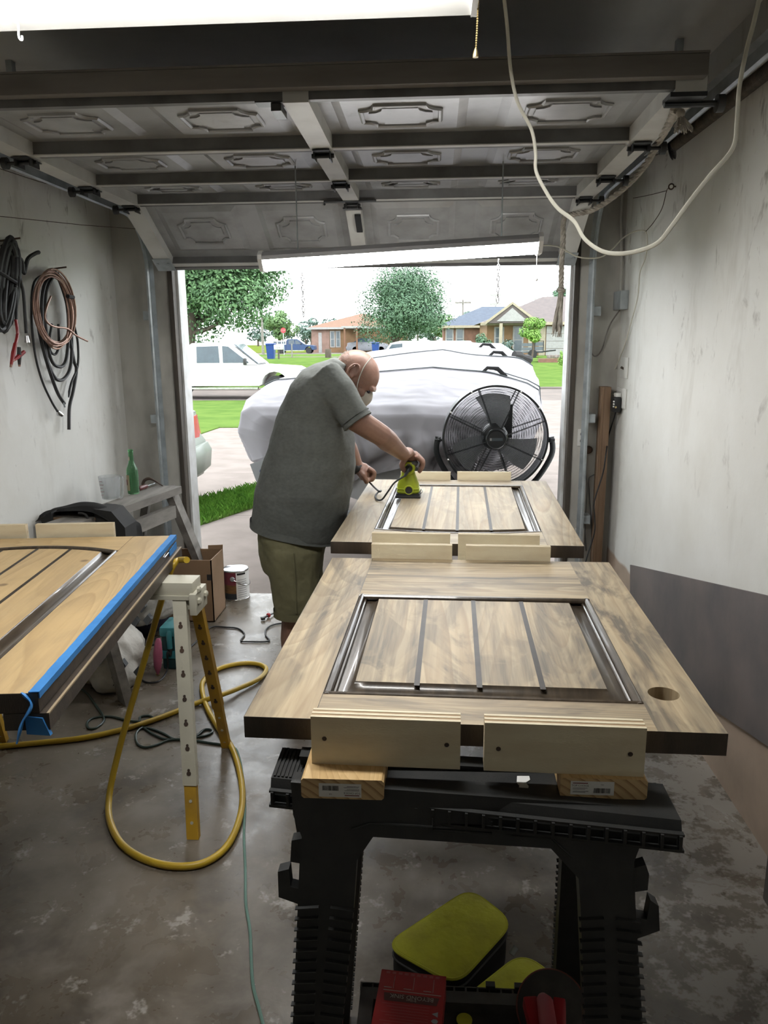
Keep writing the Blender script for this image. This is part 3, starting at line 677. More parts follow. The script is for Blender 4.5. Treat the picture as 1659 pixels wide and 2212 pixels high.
def board(label, xa0, xa1, y0, xb0, xb1, y1, flip):
    z0, z1 = 0.812, 0.8502
    root = thing('lumber_board', ((xa0+xa1)/2, (y0+y1)/2, z0), label, 'lumber', 'boards laid along the sawhorses')
    b = MB(); ch = 0.004
    def ring(x0, x1, y): return [(x0+ch, y, z0), (x1-ch, y, z0), (x1, y, z0+ch), (x1, y, z1-ch), (x1-ch, y, z1), (x0+ch, y, z1), (x0, y, z1-ch), (x0, y, z0+ch)]
    b.loft([ring(xa0, xa1, y0), ring(xb0, xb1, y1)])
    for f in b.b.faces:
        f.normal_update()
        if abs(f.normal.y) > 0.9: f.material_index = 1
    b.build('board', [M['lumber'], M['endgrain']], root, smooth=20)
    sticker(root, ((xa0+xa1)/2+(-0.004 if flip else -0.02), y0-0.0002, (z0+z1)/2+(0.001 if not flip else -0.002)), (1, 0, 0), (0, 0, 1), flip)
board('yellow lumber board end with upside down price sticker, left one', -0.229, -0.083, 1.203, -0.20, -0.05, 3.75, True)
board('yellow lumber board end with upright price sticker, right one', 0.226, 0.376, 1.228, 0.26, 0.41, 3.75, False)

# ------------------------------------------------------------------ black plastic sawhorses
def plastic_sawhorse(label):
    YC = 1.275
    root = thing('plastic_sawhorse', (0.07, YC, 0), label, 'sawhorse', 'black plastic sawhorses')
    m = M['black_plastic']
    p0 = V((0, 1.205, 0.80)); dirv = V((0, -0.20, -0.80)); n = V((1, 0, 0)).cross(dirv).normalized()
    Q = lambda px, py: plane_pt(px, py, p0, n)
    outer_l = [(628, 1690), (633, 1760), (652, 1808), (648, 1840), (643, 1960)]
    inner_l = [(806, 1808), (771, 1858), (764, 1960)]
    inner_r = [(1190, 1833), (1250, 1898), (1254, 1960)]
    outer_r = [(1395, 1745), (1393, 1800), (1370, 1862), (1373, 1960)]
    def down(p, q, tz):   # run the leg edge on to the floor
        P, Qp = Q(*p), Q(*q); t = (tz-P.z)/(Qp.z-P.z); return P + (Qp-P)*t
    ll = down((648, 1840), (633, 2200), 0.0); li = down((768, 1880), (738, 2200), 0.0); ri = down((1252, 1900), (1264, 2200), 0.0); ro = down((1372, 1880), (1390, 2200), 0.0)
    poly = [Q(*p) for p in outer_l] + [ll, li] + [Q(*p) for p in inner_l[::-1]] + [Q(*p) for p in inner_r] + [ri, ro] + [Q(*p) for p in outer_r[::-1]]
    thick = V((0, 0.035, 0))
    mir = lambda p: V((p.x, 2*YC-p.y, p.z))
    for side in (0, 1):
        f = (lambda p: p) if side == 0 else mir
        s = 1 if side == 0 else -1
        b = MB(); b.prism([f(p) for p in poly], thick*s)
        lg = b.build('leg_frame', m, root, smooth=0)
        # recessed rim lines on the apron
        b = MB()
        for seq in (((760, 1790), (800, 1777), (1180, 1800), (1235, 1850)), ((935, 1766), (935, 1792), (1062, 1800), (1062, 1774)), ((1105, 1776), (1105, 1803), (1250, 1812))):
            b.tube([f(Q(*p)) - V((0, 0.001*s, 0)) for p in seq], 0.002, n=5)
        b.build('rim', m, lg, smooth=0)
        # stepped rib bars down each leg
        for k in range(34):
            zz = 0.625-0.018*k
            for (A, B) in (((648, 1840), (633, 2200)), ((768, 1880), (738, 2200)), ((1252, 1900), (1264, 2200)), ((1372, 1880), (1390, 2200))):
                c = f(down(A, B, zz))
                inward = 1 if (A[0] in (648, 1252)) else -1
                b = MB(); b.box(c + V((inward*0.017, -0.002*s, 0)), (0.042, 0.009, 0.0022), rot=(0, inward*-6, 0)); b.build('rib', m, lg, smooth=0)
        # side hooks
        for (pts) in (((650, 1818), (628, 1822), (625, 1868), (648, 1872)), ((648, 1962), (600, 1945), (598, 1890), (622, 1884), (626, 1922), (646, 1928)),
                      ((1373, 1882), (1398, 1875), (1405, 1895), (1402, 1930), (1375, 1934)), ((1376, 1990), (1400, 1994), (1408, 1952), (1426, 1965), (1428, 2018), (1378, 2036))):
            b = MB(); b.prism([f(Q(*p)) + V((0, 0.008*s, 0)) for p in pts], V((0, 0.022*s, 0))); b.build('hook', m, root, smooth=0)
    xa, xb = -0.296, 0.418
    def bc(x, off, z): f = (x-xa)/(xb-xa); return V((x, 1.318-0.092*f+off, z))     # beam turned a little, right end nearer
    b = MB(); b.loft([[bc(x, -0.066, 0.785), bc(x, -0.054, 0.812), bc(x, 0.054, 0.812), bc(x, 0.066, 0.785), bc(x, 0.066, 0.768), bc(x, -0.066, 0.768)] for x in (xa, xb)]); b.build('beam', m, root, smooth=0)
    for sgn in (-1, 1):
        b = MB(); b.loft([[bc(x, sgn*0.068, 0.768), bc(x, sgn*0.080, 0.768), bc(x, sgn*0.080, 0.773), bc(x, sgn*0.068, 0.773)] for x in (xa, xb)]); b.loft([[bc(x, sgn*0.066, 0.795), bc(x, sgn*0.076, 0.795), bc(x, sgn*0.076, 0.799), bc(x, sgn*0.066, 0.799)] for x in (xa, xb)])
        b.build('lip', m, root, smooth=0)
        for k in range(25):
            x = xa+0.006+(xb-xa-0.012)*k/24
            b = MB(); b.box(bc(x, sgn*0.073, 0.783), (0.005, 0.014, 0.029)); b.build('tooth', m, root, smooth=0)
    for k in range(12):
        x = xa+0.006+k*0.0075
        b = MB(); b.box(bc(x, 0, 0.8135), (0.004, 0.10, 0.003)); b.build('grip_ridge', m, root, smooth=0)
    return root
sh1 = plastic_sawhorse('black plastic sawhorse standing in the foreground under the boards')
b = MB()
b.prism([Z_(0.8138, px, py) for px, py in ((1117, 1676), (1143, 1676), (1145, 1684), (1136, 1690), (1142, 1698), (1140, 1706), (1128, 1711), (1119, 1708), (1122, 1696), (1116, 1690))], (0, 0, -0.0012), 0)
b.build('torn_label', M['paper'], sh1, smooth=0)
sh2 = copy_tree(sh1); sh2.location = V((0.10, 3.45, 0)); sh2['label'] = 'black plastic sawhorse hidden under the arched door'

# ------------------------------------------------------------------ folding steel sawhorse under the taped door
ms = thing('steel_sawhorse', (-1.25, 2.46, 0), 'cream and yellow folding steel sawhorse with adjustable legs', 'sawhorse')
b = MB(); b.bx(-1.75, -0.805, 2.415, 2.51, 0.765, 0.81, bev=0.003); b.bx(-1.75, -0.80, 2.408, 2.517, 0.752, 0.766); b.build('top_beam', M['cream_metal'], ms)
b = MB(); b.bx(-0.815, -0.79, 2.40, 2.525, 0.70, 0.775, bev=0.004); b.bx(-0.87, -0.82, 2.42, 2.50, 0.715, 0.752); b.build('hinge_bracket', M['cream_metal'], ms)
for (yy, zz) in ((2.425, 0.745), (2.50, 0.745), (2.425, 0.785)):
    b = MB(); b.lathe([(0.012, 0), (0.012, 0.008), (0.006, 0.011)], o=(-0.79, yy, zz), n=6, rot=(0, 90, 0)); b.build('bolt', M['cream_metal'], ms)
def steel_leg(top, foot, split, mu, ml, wd=0.046):
    top, foot = V(top), V(foot); mid = top.lerp(foot, split); d = (foot-top).normalized()
    side = V((1, 0, 0)); nn = d.cross(side).normalized()
    if nn.y > 0: nn = -nn
    def chan(a, c, w, dp, mat, nm):
        b = MB()
        for (o1, o2, e1, e2) in ((-w/2, w/2, 0, 0.003), (-w/2, -w/2+0.003, 0, -dp), (w/2-0.003, w/2, 0, -dp)):
            b.loft([[p+side*o1+nn*e1, p+side*o2+nn*e1, p+side*o2+nn*e2, p+side*o1+nn*e2] for p in (a, c)])
        return b.build(nm, mat, ms, smooth=0)
    up = chan(top, mid, wd, 0.025, mu, 'leg')
    lo = chan(mid - d*0.05 - nn*0.004, foot, wd*0.86, 0.02, ml, 'leg_extension')
    ln = (mid-top).length
    ks = 7
    for k in range(ks):
        p = top + d*(0.09+k*(ln-0.13)/(ks-1)) + nn*0.0035
        b = MB(); b.cyl(p, p+nn*0.001, 0.0075, n=12); b.cyl(p-d*0.011, p-d*0.011+nn*0.001, 0.0045, n=10); b.build('slot', M['rust'], up)
    for k in range(3):
        p = mid + d*(0.05+k*0.07) + nn*0.0015
        b = MB(); b.cyl(p, p+nn*0.001, 0.0055, n=10); b.build('slot', M['cream_metal'], lo)
steel_leg((-0.852, 2.415, 0.752), (-0.783, 2.19, 0.0), 0.78, M['cream_metal'], M['yellow_metal'])
steel_leg((-0.835, 2.505, 0.752), (-0.828, 2.77, 0.0), 0.72, M['yellow_metal'], M['yellow_metal'], wd=0.04)
steel_leg((-1.70, 2.415, 0.752), (-1.76, 2.19, 0.0), 0.78, M['cream_metal'], M['yellow_metal'])
steel_leg((-1.70, 2.505, 0.752), (-1.76, 2.77, 0.0), 0.72, M['yellow_metal'], M['yellow_metal'], wd=0.04)
# ------------------------------------------------------------------ outside ground
GP = [(0, 0), (4.8, -0.015), (24, -0.35), (31, -0.35), (50, 0.40), (260, 0.40)]
def zg(y):
    for (a, za), (c, zc) in zip(GP, GP[1:]):
        if y <= c: return za + (zc-za)*(y-a)/(c-a)
    return 0.4
M['driveway'] = pm('concrete_drive', (0.215, 0.186, 0.168), 0.9, c2=(0.178, 0.154, 0.138), scale=2.5, detail=9, bump=0.1, bscale=40, spec=0.05)  # plain concrete colour, mottled at random
M['street'] = pm('pale_street_concrete', (0.165, 0.142, 0.128), 0.9, c2=(0.135, 0.119, 0.109), scale=1.2, detail=8, spec=0.05)
M['lawn'] = pm('lawn_green', (0.105, 0.165, 0.042), 0.95, c2=(0.078, 0.135, 0.034), scale=1.4, detail=9, spec=0.0, bump=0.6, bscale=30, bdist=0.05)
M['lawn_dry'] = pm('dry_lawn', (0.13, 0.15, 0.035), 0.95, c2=(0.07, 0.12, 0.022), scale=0.5, detail=8, spec=0.0)
def strip(name, x0, x1, y0, y1, mat, dz=0.0, n=None, label=None):
    ys = sorted({y0, y1} | {a for a, _ in GP if y0 < a < y1})
    b = MB()
    b.loft([[(x0, y, zg(y)+dz), (x1, y, zg(y)+dz), (x1, y, zg(y)+dz-0.25), (x0, y, zg(y)+dz-0.25)] for y in ys])
    o = b.build(name, mat, smooth=0, origin=((x0+x1)/2, y0, 0)); o['kind'] = 'structure'
    if label: o['label'] = label
    return o
strip('ground', -60, 60, 4.70, 30.9, M['driveway'], -0.10)
for k, (ya, yb) in enumerate(((4.70, 7.2), (7.21, 9.9), (9.91, 12.6), (12.61, 16.0), (16.01, 20.5), (20.51, 25.6))):
    strip('driveway', -4.6 if ya < 12 else -2.2, 6.5, ya, yb, M['driveway'], 0.0)
strip('lawn', -60, -4.61 if False else -2.21, 16.3, 25.6, M['lawn'], 0.02)
strip('lawn', -60, -4.61, 4.72, 16.29, M['lawn'], 0.02)
strip('lawn', 6.51, 60, 4.72, 25.6, M['lawn'], 0.02)
strip('driveway', -4.6, -2.21, 12.61, 16.29, M['driveway'], 0.0)
strip('street', -90, 90, 25.61, 31.2, M['street'], 0.0)
strip('kerb', -90, 90, 31.21, 31.5, M['street'], 0.06)
strip('lawn', -90, 90, 31.51, 46.5, M['lawn'], 0.0)
strip('lawn', 3.0, 90, 46.51, 130, M['lawn'], 0.05)
strip('lawn', -90, 2.99, 46.51, 58, M['lawn'], 0.0)
strip('sidewalk', -90, 2.99, 58.01, 59.6, M['street'], 0.02)
strip('lawn', -90, 2.99, 59.61, 72, M['lawn'], 0.0)
strip('street', -90, 2.99, 72.01, 80, M['street'], 0.0)
strip('meadow', -120, 60, 80.01, 255, M['lawn_dry'], 0.0)
# grass strip beside the near drive, with blades
right = [(-3.3, 4.9), (-2.72, 5.6), (-2.18, 6.6), (-1.82, 7.6), (-1.3, 9.0), (-0.9, 10.2)]
left = [(-5.2, 4.9), (-4.2, 5.6), (-3.3, 6.6), (-2.66, 7.6), (-1.95, 9.0), (-1.2, 10.2)]
b = MB(); b.loft([[(l[0], l[1], zg(l[1])+0.02), (r[0], r[1], zg(r[1])+0.02), (r[0], r[1], zg(r[1])-0.02), (l[0], l[1], zg(l[1])-0.02)] for l, r in zip(left, right)])
struct(b.build('grass_verge', M['lawn'], smooth=0, origin=(-2.2, 7, 0)))
random.seed(21); b = MB()
M['blade'] = pm('grass_blades', (0.10, 0.22, 0.03), 0.9, c2=(0.06, 0.15, 0.02), scale=6, spec=0.1)
for _ in range(9000):
    t = random.uniform(0.30, 0.9)*(len(left)-1); i = int(t); f = t-i; s = random.uniform(-0.03, 1.03)
    lx = left[i][0]*(1-f)+left[i+1][0]*f; ly = left[i][1]*(1-f)+left[i+1][1]*f; rx = right[i][0]*(1-f)+right[i+1][0]*f
    x = lx+(rx-lx)*s; y = ly; z = zg(y)+0.015; a = random.uniform(0, 6.28); h = random.uniform(0.03, 0.085); d = V((math.cos(a), math.sin(a), 0)); sd = V((-d.y, d.x, 0))*0.005
    p = V((x, y, z)); tip = p + d*h*0.6 + V((0, 0, h)); mid = p + d*h*0.15 + V((0, 0, h*0.6))
    b.poly([p-sd, p+sd, mid+sd*0.8, tip, mid-sd*0.8])
g = b.build('grass', M['blade'], smooth=0, origin=(-2.2, 7, 0), fix=False); tag(g, 'tufts of green grass on the verge beside the driveway', 'grass', kind='stuff')

# ------------------------------------------------------------------ boat on its trailer under a cover
def cover_mat():
    t = NT('pale_boat_cover'); v = t.coord()
    base = t.mix(t.mask(t.noise(v, 1.3, 4), 0.4, 0.7), (0.235, 0.228, 0.245, 1), (0.21, 0.20, 0.215, 1))
    t.set(Base_Color=base, Roughness=0.75); t.bump(t.noise(t.coord((1.0, 1.0, 0.16), (0, 0, 0), (0, 0.45, 0)), 6.0, 0.5, 0.4, 0.3), 0.7, 0.06); return t.m
M['cover'] = cover_mat()
BOAT = [  # Y, x left, x right, gunwale z left/right, ridge z, hem z
    (5.13, -1.00, 0.30, 0.98, 0.98, 1.02, 0.84), (5.16, -1.22, 0.45, 1.08, 1.08, 1.11, 0.78), (5.24, -1.34, 0.56, 1.14, 1.13, 1.17, 0.74), (5.6, -1.39, 0.70, 1.20, 1.17, 1.25, 0.73), (6.3, -1.39, 0.86, 1.27, 1.22, 1.39, 0.72),
    (7.0, -1.38, 0.95, 1.29, 1.26, 1.46, 0.72), (7.7, -1.34, 0.97, 1.32, 1.34, 1.49, 0.73), (8.4, -1.25, 0.97, 1.36, 1.42, 1.53, 0.75), (9.7, -0.85, 0.90, 1.45, 1.53, 1.585, 0.85), (10.5, -0.1, 0.62, 1.48, 1.50, 1.53, 1.0)]
def boat_at(y):
    for a, c in zip(BOAT, BOAT[1:]):
        if y <= c[0]:
            f = (y-a[0])/(c[0]-a[0]); return [p+(q-p)*f for p, q in zip(a, c)]
    return list(BOAT[-1])
def cover_pt(y, s):
    _, xl, xr, zl, zr, zt, zh = boat_at(y)
    w = xr-xl; rid = 0.62
    keys = [(0.0, xl+0.10*w, zh-0.02), (0.05, xl+0.035*w, zh+0.04), (0.14, xl, zh+(zl-zh)*0.6), (0.22, xl+0.008*w, zl-0.02), (0.27, xl+0.045*w, zl+0.02), (0.42, xl+0.30*w, (zl+zt*1.2)/2.2), (0.56, xl+rid*w, zt), (0.68, xl+0.80*w, (zr+zt*1.3)/2.3), (0.76, xr-0.05*w, zr+0.025), (0.80, xr-0.008*w, zr-0.02), (0.87, xr, zh+(zr-zh)*0.6), (0.95, xr-0.035*w, zh+0.04), (1.0, xr-0.10*w, zh-0.02)]
    for a, c in zip(keys, keys[1:]):
        if s <= c[0]:
            f = (s-a[0])/(c[0]-a[0]); f = f*f*(3-2*f)*0.5+f*0.5
            x = a[1]+(c[1]-a[1])*f; z = a[2]+(c[2]-a[2])*f; break
    else: x, z = keys[-1][1], keys[-1][2]
    # support poles under the cloth
    for (bx, by, h, r) in ((0.45, 6.35, 0.05, 0.5), (0.78, 7.7, 0.06, 0.5), (-0.2, 7.9, 0.03, 0.8)):
        d = math.hypot(x-bx, y-by)/r
        if d < 1: z += h*(1-d)**1.5
    return V((x, y, z))
bt = thing('covered_boat', (-0.25, 7.5, zg(7.5)), 'boat on a trailer under a pale grey fabric cover outside the garage', 'boat')
b = MB(); NU, NV = 120, 220
ys = [5.13 + (10.5-5.13)*(i/NU)**1.6 for i in range(NU+1)]
rows = []
for i, y in enumerate(ys):
    row = []
    for j in range(NV+1):
        s = j/NV; p = cover_pt(y, s)
        lower = max(0, 1-min(s, 1-s)/0.22)
        wob = math.sin(y*9+s*40)*0.5+math.sin(y*23+math.sin(s*17)*2)*0.5
        out = -1 if s < 0.5 else 1
        p.x += out*lower*0.03*wob
        row.append(b.b.verts.new(p))
    rows.append(row)
for i in range(NU):
    for j in range(NV): b.face([rows[i][j], rows[i+1][j], rows[i+1][j+1], rows[i][j+1]])
# end face drawn in folds down to the hem
NW = 26; first = ys[0]; prev = rows[0]
for k in range(1, NW+1):
    t = k/NW; row = []
    for j in range(NV+1):
        q = cover_pt(first, j/NV); s = j/NV
        top = q.z; hem = 0.70+0.06*math.sin(s*13)-0.10*math.exp(-((s-0.25)/0.1)**2)
        x = -0.36 + (q.x+0.36)*(1-0.14*t*t)
        zz = top + (hem-top)*t
        fold = math.sin(s*62 + 9*t*(0.45-s)*2 + 2*math.sin(s*9))*0.6 + math.sin(s*33+t*4)*0.5
        yy = first - 0.05*math.sin(math.pi*min(t*1.3, 1)) + fold*0.058*min(1, t*1.4) + 0.05*t
        row.append(b.b.verts.new((x, yy, zz)) if top > hem else b.b.verts.new((x, yy, top)))
    for j in range(NV): b.face([prev[j], prev[j+1], row[j+1], row[j]])
    prev = row
b.b.normal_update()
for v in b.b.verts:                      # hanging folds gathered towards the hem
    x, y, z = v.co; k = min(1, max(0, (1.16-z)/0.22))
    if k <= 0: continue
    q_ = x + (0.55 if x < -0.45 else -0.50)*z*(1+0.3*math.sin(x*3)) + (y-5.2)*0.9
    f = (1-abs(math.sin(q_*13+1.5*math.sin(q_*3.1))))**2*0.9 + 0.5*math.sin(q_*31+2*math.sin(q_*5)) 
    n_ = v.normal if v.normal.dot(v.co-V((-0.3, 7.5, 0.9))) > 0 else -v.normal
    v.co += n_*f*0.030*k
b.build('cover', M['cover'], bt, smooth=70)
def strap(ya, s0, s1, nm='strap', dy=0.0, r=0.011):
    b = MB(); pts = [cover_pt(ya+dy*(k/40), s0+(s1-s0)*k/40)+V((0, 0, 0.008)) for k in range(41)]
    b.tube(pts, r, n=6, flat=0.4, up=(0, 0, 1)); b.build(nm, pm('dark_webbing', (0.03, 0.04, 0.042), 0.7), bt)
strap(6.25, 0.22, 0.97); strap(7.65, 0.22, 0.97); strap(6.45, 0.70, 0.97, dy=0.1)
for (y, s) in ((6.28, 0.70), (6.35, 0.40), (7.7, 0.71), (8.9, 0.70)):
    b = MB(); c = cover_pt(y, s)+V((0, 0, 0.012)); b.tube([c+V((-0.11, 0, -0.03)), c+V((-0.05, 0, 0.028)), c+V((0.03, 0, 0.022)), c+V((0.10, 0, -0.045))], 0.022, n=8, flat=0.35); b.build('strap_pad', M['black_cloth'], bt)
b = MB(); pts = [cover_pt(8.0+0.5*k/14, 0.74+0.17*k/14)+V((0.02, 0, 0.02)) for k in range(15)]; b.tube(pts, [0.04+0.012*math.sin(k*1.7) for k in range(15)], n=8); b.build('bundled_strap', M['black_cloth'], bt)
M['hull'] = pm('white_gelcoat', (0.40, 0.41, 0.42), 0.3)
b = MB(); b.loft([[(-0.9+dx, y, 0.92), (0.25+dx, y, 0.92), (0.18+dx, y, 0.62), (-0.3+dx, y, 0.42), (-0.85+dx, y, 0.62)] for y, dx in ((5.28, 0), (7.5, 0.1), (9.5, 0.25))]); b.build('hull', M['hull'], bt, smooth=30)
for xs in (-0.95, 0.35):
    b = MB(); b.tube([(xs, 5.3, 0.38), (xs+0.1, 8.5, 0.38), (0.1, 10.8, 0.4)], 0.04, n=8); b.build('trailer_rail', M['steel'], bt)
    b = MB(); b.lathe([(0.16, -0.09), (0.30, -0.10), (0.32, 0.0), (0.30, 0.10), (0.16, 0.09)], o=(xs*1.25, 7.3, zg(7.3)+0.32), rot=(0, 90, 0), n=28); b.build('wheel', M['black_rubber'], bt)
b = MB(); b.bx(-1.05, 0.45, 5.22, 5.27, 0.36, 0.43); b.build('cross_beam', M['steel'], bt, smooth=0)
b = MB(); b.bx(-0.98, -0.92, 5.215, 5.265, 0.0+zg(5.2), 0.37); b.build('jack_post', M['steel'], bt, smooth=0)
# number plate hung on end below the cover, left
pc = Y_(5.14, 578, 1040); b = MB()
pr = Euler((0, math.radians(-108), 0)).to_matrix() @ V((1, 0, 0)); pu = V((0, -1, 0)).cross(pr); pu = -pu if pu.x > 0 else pu
b.prism([pc + pr*x + pu*y for x, y in ((-0.15, -0.075), (0.15, -0.075), (0.15, 0.075), (-0.15, 0.075))], (0, 0.004, 0)); pl = b.build('number_plate', pm('plate_white', (0.30, 0.32, 0.33), 0.4), bt, smooth=0)
b = MB(); text_into(b, 'C0*89', 0.075, pc + V((0, -0.001, 0)), pr, pr.cross(V((0, 1, 0)))*-1 if False else V((0, 1, 0)).cross(pr)*-1, 0, off=0.001); b.build('plate_lettering', pm('plate_blue', (0.02, 0.05, 0.16), 0.5), pl, smooth=0, fix=False)
b = MB(); b.bx(pc.x-0.01, pc.x+0.03, 5.15, 5.22, 0.38, pc.z+0.1); b.build('plate_bracket', M['steel'], bt, smooth=0)

# ------------------------------------------------------------------ vehicles
M['tyre'] = pm('tyre_rubber', (0.02, 0.02, 0.021), 0.8); M['rim'] = pm('alloy_rim', (0.35, 0.35, 0.36), 0.35, 0.6)
M['car_glass'] = pm('tinted_glass', (0.05, 0.075, 0.095), 0.08); M['red_lens'] = pm('red_lens', (0.45, 0.02, 0.03), 0.2)
def wheel(root, c, r, axis_rot, wd=0.24):
    b = MB(); b.lathe([(r*0.62, -wd/2), (r*0.95, -wd/2), (r, -wd/3), (r, wd/3), (r*0.95, wd/2), (r*0.62, wd/2)], o=c, rot=axis_rot, n=28); wh = b.build('wheel', M['tyre'], root)
    b = MB(); b.lathe([(0.02, -wd/2+0.01), (r*0.3, -wd/2+0.02), (r*0.6, -wd/2+0.01), (r*0.63, -wd/2), (r*0.63, wd/2), (0.02, wd/2-0.01)], o=c, rot=axis_rot, n=20); b.build('rim', M['rim'], wh)
def pickup(name, x0, y, z, sc, paint, label, topper=None, group=None):
    """pick-up seen from its side, nose to +X; x0 = rear bumper"""
    root = thing(name, (x0+2.9*sc, y+0.95*sc, z), label, 'truck', group)
    F = lambda x, yy, zz: V((x0+x*sc, y+yy*sc, z+zz*sc))
    W = 1.9
    def arch(cx, r=0.46, n=8): return [(cx - r*math.cos(math.pi*k/n), 0.5+max(0, (r-0.02)*math.sin(math.pi*k/n))) for k in range(n+1)]
    low = [(0.0, 0.52), (0.05, 1.12), (0.12, 1.16), (1.85, 1.17), (4.25, 1.16), (4.6, 1.14), (5.55, 1.08), (5.75, 0.98), (5.82, 0.55), (5.7, 0.45)] + arch(4.95)[::-1] + [(4.4, 0.45), (1.65, 0.45)] + arch(1.15)[::-1] + [(0.6, 0.5)]
    b = MB()
    b.loft([[F(px, yy, pz - (0.0 if 0.1 < yy < W-0.1 else 0.0)) for px, pz in [(2.9+(q[0]-2.9)*k, 0.9+(q[1]-0.9)*k2) for q in low]] for yy, k, k2 in ((0.0, 0.985, 0.97), (0.06, 1, 1), (W-0.06, 1, 1), (W, 0.985, 0.97))])
    b.build('body', paint, root, smooth=35)
    cab = [(1.95, 1.15), (2.02, 1.84), (2.12, 1.90), (3.1, 1.93), (3.45, 1.88), (4.35, 1.17)]
    b = MB(); b.loft([[F(2.9+(px-2.9)*k, yy, pz-(0.05 if k < 1 else 0)*(1 if pz > 1.3 else 0)) for px, pz in cab] for yy, k in ((0.04, 1.0), (0.20, 0.97), (W-0.20, 0.97), (W-0.04, 1.0))])
    b.build('cab', paint, root, smooth=35)
    for nm, poly in (('rear_window', [(2.25, 1.24), (2.27, 1.78), (3.02, 1.80), (3.04, 1.24)]), ('front_window', [(3.16, 1.24), (3.16, 1.80), (3.36, 1.78), (4.05, 1.24)])):
        for yy in (0.028, W-0.034):
            b = MB(); b.prism([F(px, yy, pz) for px, pz in poly], (0, 0.006*sc, 0)); b.build(nm, M['car_glass'], root, smooth=0)
    b = MB(); b.prism([F(3.52, 0.25, 1.84), F(3.52, W-0.25, 1.84), F(4.32, W-0.2, 1.20), F(4.32, 0.2, 1.20)], (0.02, 0, 0.02)); b.build('windscreen', M['car_glass'], root, smooth=0)
    b = MB(); b.prism([F(1.97, 0.28, 1.25), F(1.97, W-0.28, 1.25), F(2.02, W-0.3, 1.78), F(2.02, 0.3, 1.78)], (-0.03, 0, 0)); b.build('back_window', M['car_glass'], root, smooth=0)
    for cx in (1.15, 4.95):
        for yy in (0.12, W-0.12): wheel(root, F(cx, yy, 0.40), 0.40*sc, (90, 0, 0), 0.24*sc)
    b = MB(); b.bx(*[F(0, 0, 0).x-0.08*sc, F(0, 0, 0).x+0.06*sc], F(0, 0.08, 0).y, F(0, W-0.08, 0).y, F(0, 0, 0.5).z, F(0, 0, 0.72).z, bev=0.02*sc); b.build('bumper', M['chrome'], root)
    for yy in (0.02, W-0.12):
        b = MB(); b.bx(F(-0.01, 0, 0).x, F(0.10, 0, 0).x, F(0, yy, 0).y, F(0, yy+0.1, 0).y, F(0, 0, 0.78).z, F(0, 0, 1.08).z); b.build('tail_light', M['red_lens'], root, smooth=0)
    b = MB(); c = F(3.95, -0.10, 1.28); b.box(c, (0.10*sc, 0.16*sc, 0.22*sc), bev=0.03*sc); b.build('mirror', M['black_plastic'], root)
    for px_ in (2.35, 3.3):
        b = MB(); b.bx(F(px_, 0, 0).x, F(px_+0.22, 0, 0).x, F(0, -0.03, 0).y, F(0, 0.01, 0).y, F(0, 0, 1.03).z, F(0, 0, 1.07).z); b.build('door_handle', paint, root, smooth=0)
    b = MB(); b.bx(F(1.7, 0, 0).x, F(4.35, 0, 0).x, F(0, -0.07, 0).y, F(0, 0.06, 0).y, F(0, 0, 0.36).z, F(0, 0, 0.42).z); b.build('step_bar', M['chrome'], root, smooth=0)
    b = MB(); b.bx(F(1.93, 0, 0).x, F(1.95, 0, 0).x, F(0, -0.004, 0).y, F(0, 0.01, 0).y, F(0, 0, 0.5).z, F(0, 0, 1.16).z); b.build('panel_gap', M['black_rubber'], root, smooth=0)
    if topper:
        b = MB(); b.bx(F(0.05, 0, 0).x, F(1.92, 0, 0).x, F(0, 0.06, 0).y, F(0, W-0.06, 0).y, F(0, 0, 1.17).z, F(0, 0, 1.72).z, bev=0.04*sc); tp = b.build('bed_topper', topper, root)
        for k in range(3):
            b = MB(); b.bx(F(0.2+0.58*k, 0, 0).x, F(0.65+0.58*k, 0, 0).x, F(0, 0.05, 0).y, F(0, 0.056, 0).y, F(0, 0, 1.3).z, F(0, 0, 1.6).z); b.build('topper_window', M['car_glass'], tp, smooth=0)
    return root
M['truck_white'] = pm('truck_white', (0.55, 0.55, 0.54), 0.3, c2=(0.53, 0.53, 0.52)); M['truck_blue'] = pm('truck_blue', (0.02, 0.05, 0.13), 0.3); M['truck_black'] = pm('truck_dark_blue', (0.012, 0.022, 0.04), 0.3)
def px_at(px, Y): return Y_(Y, px, 800).x
pickup('pickup_truck', px_at(291, 26.4), 26.2, -0.35, 1.0, M['truck_white'], 'white crew cab pickup truck parked at the street behind the boat')
pickup('pickup_truck', px_at(330, 33.0)-3.0, 31.9, zg(32.5), 1.0, M['truck_black'], 'dark pickup truck half hidden behind the white pickup and oak')
pickup('pickup_truck', px_at(592, 76), 75.5, zg(76), 0.72, M['truck_blue'], 'distant blue pickup truck with white bed topper near the field', topper=M['truck_white'])
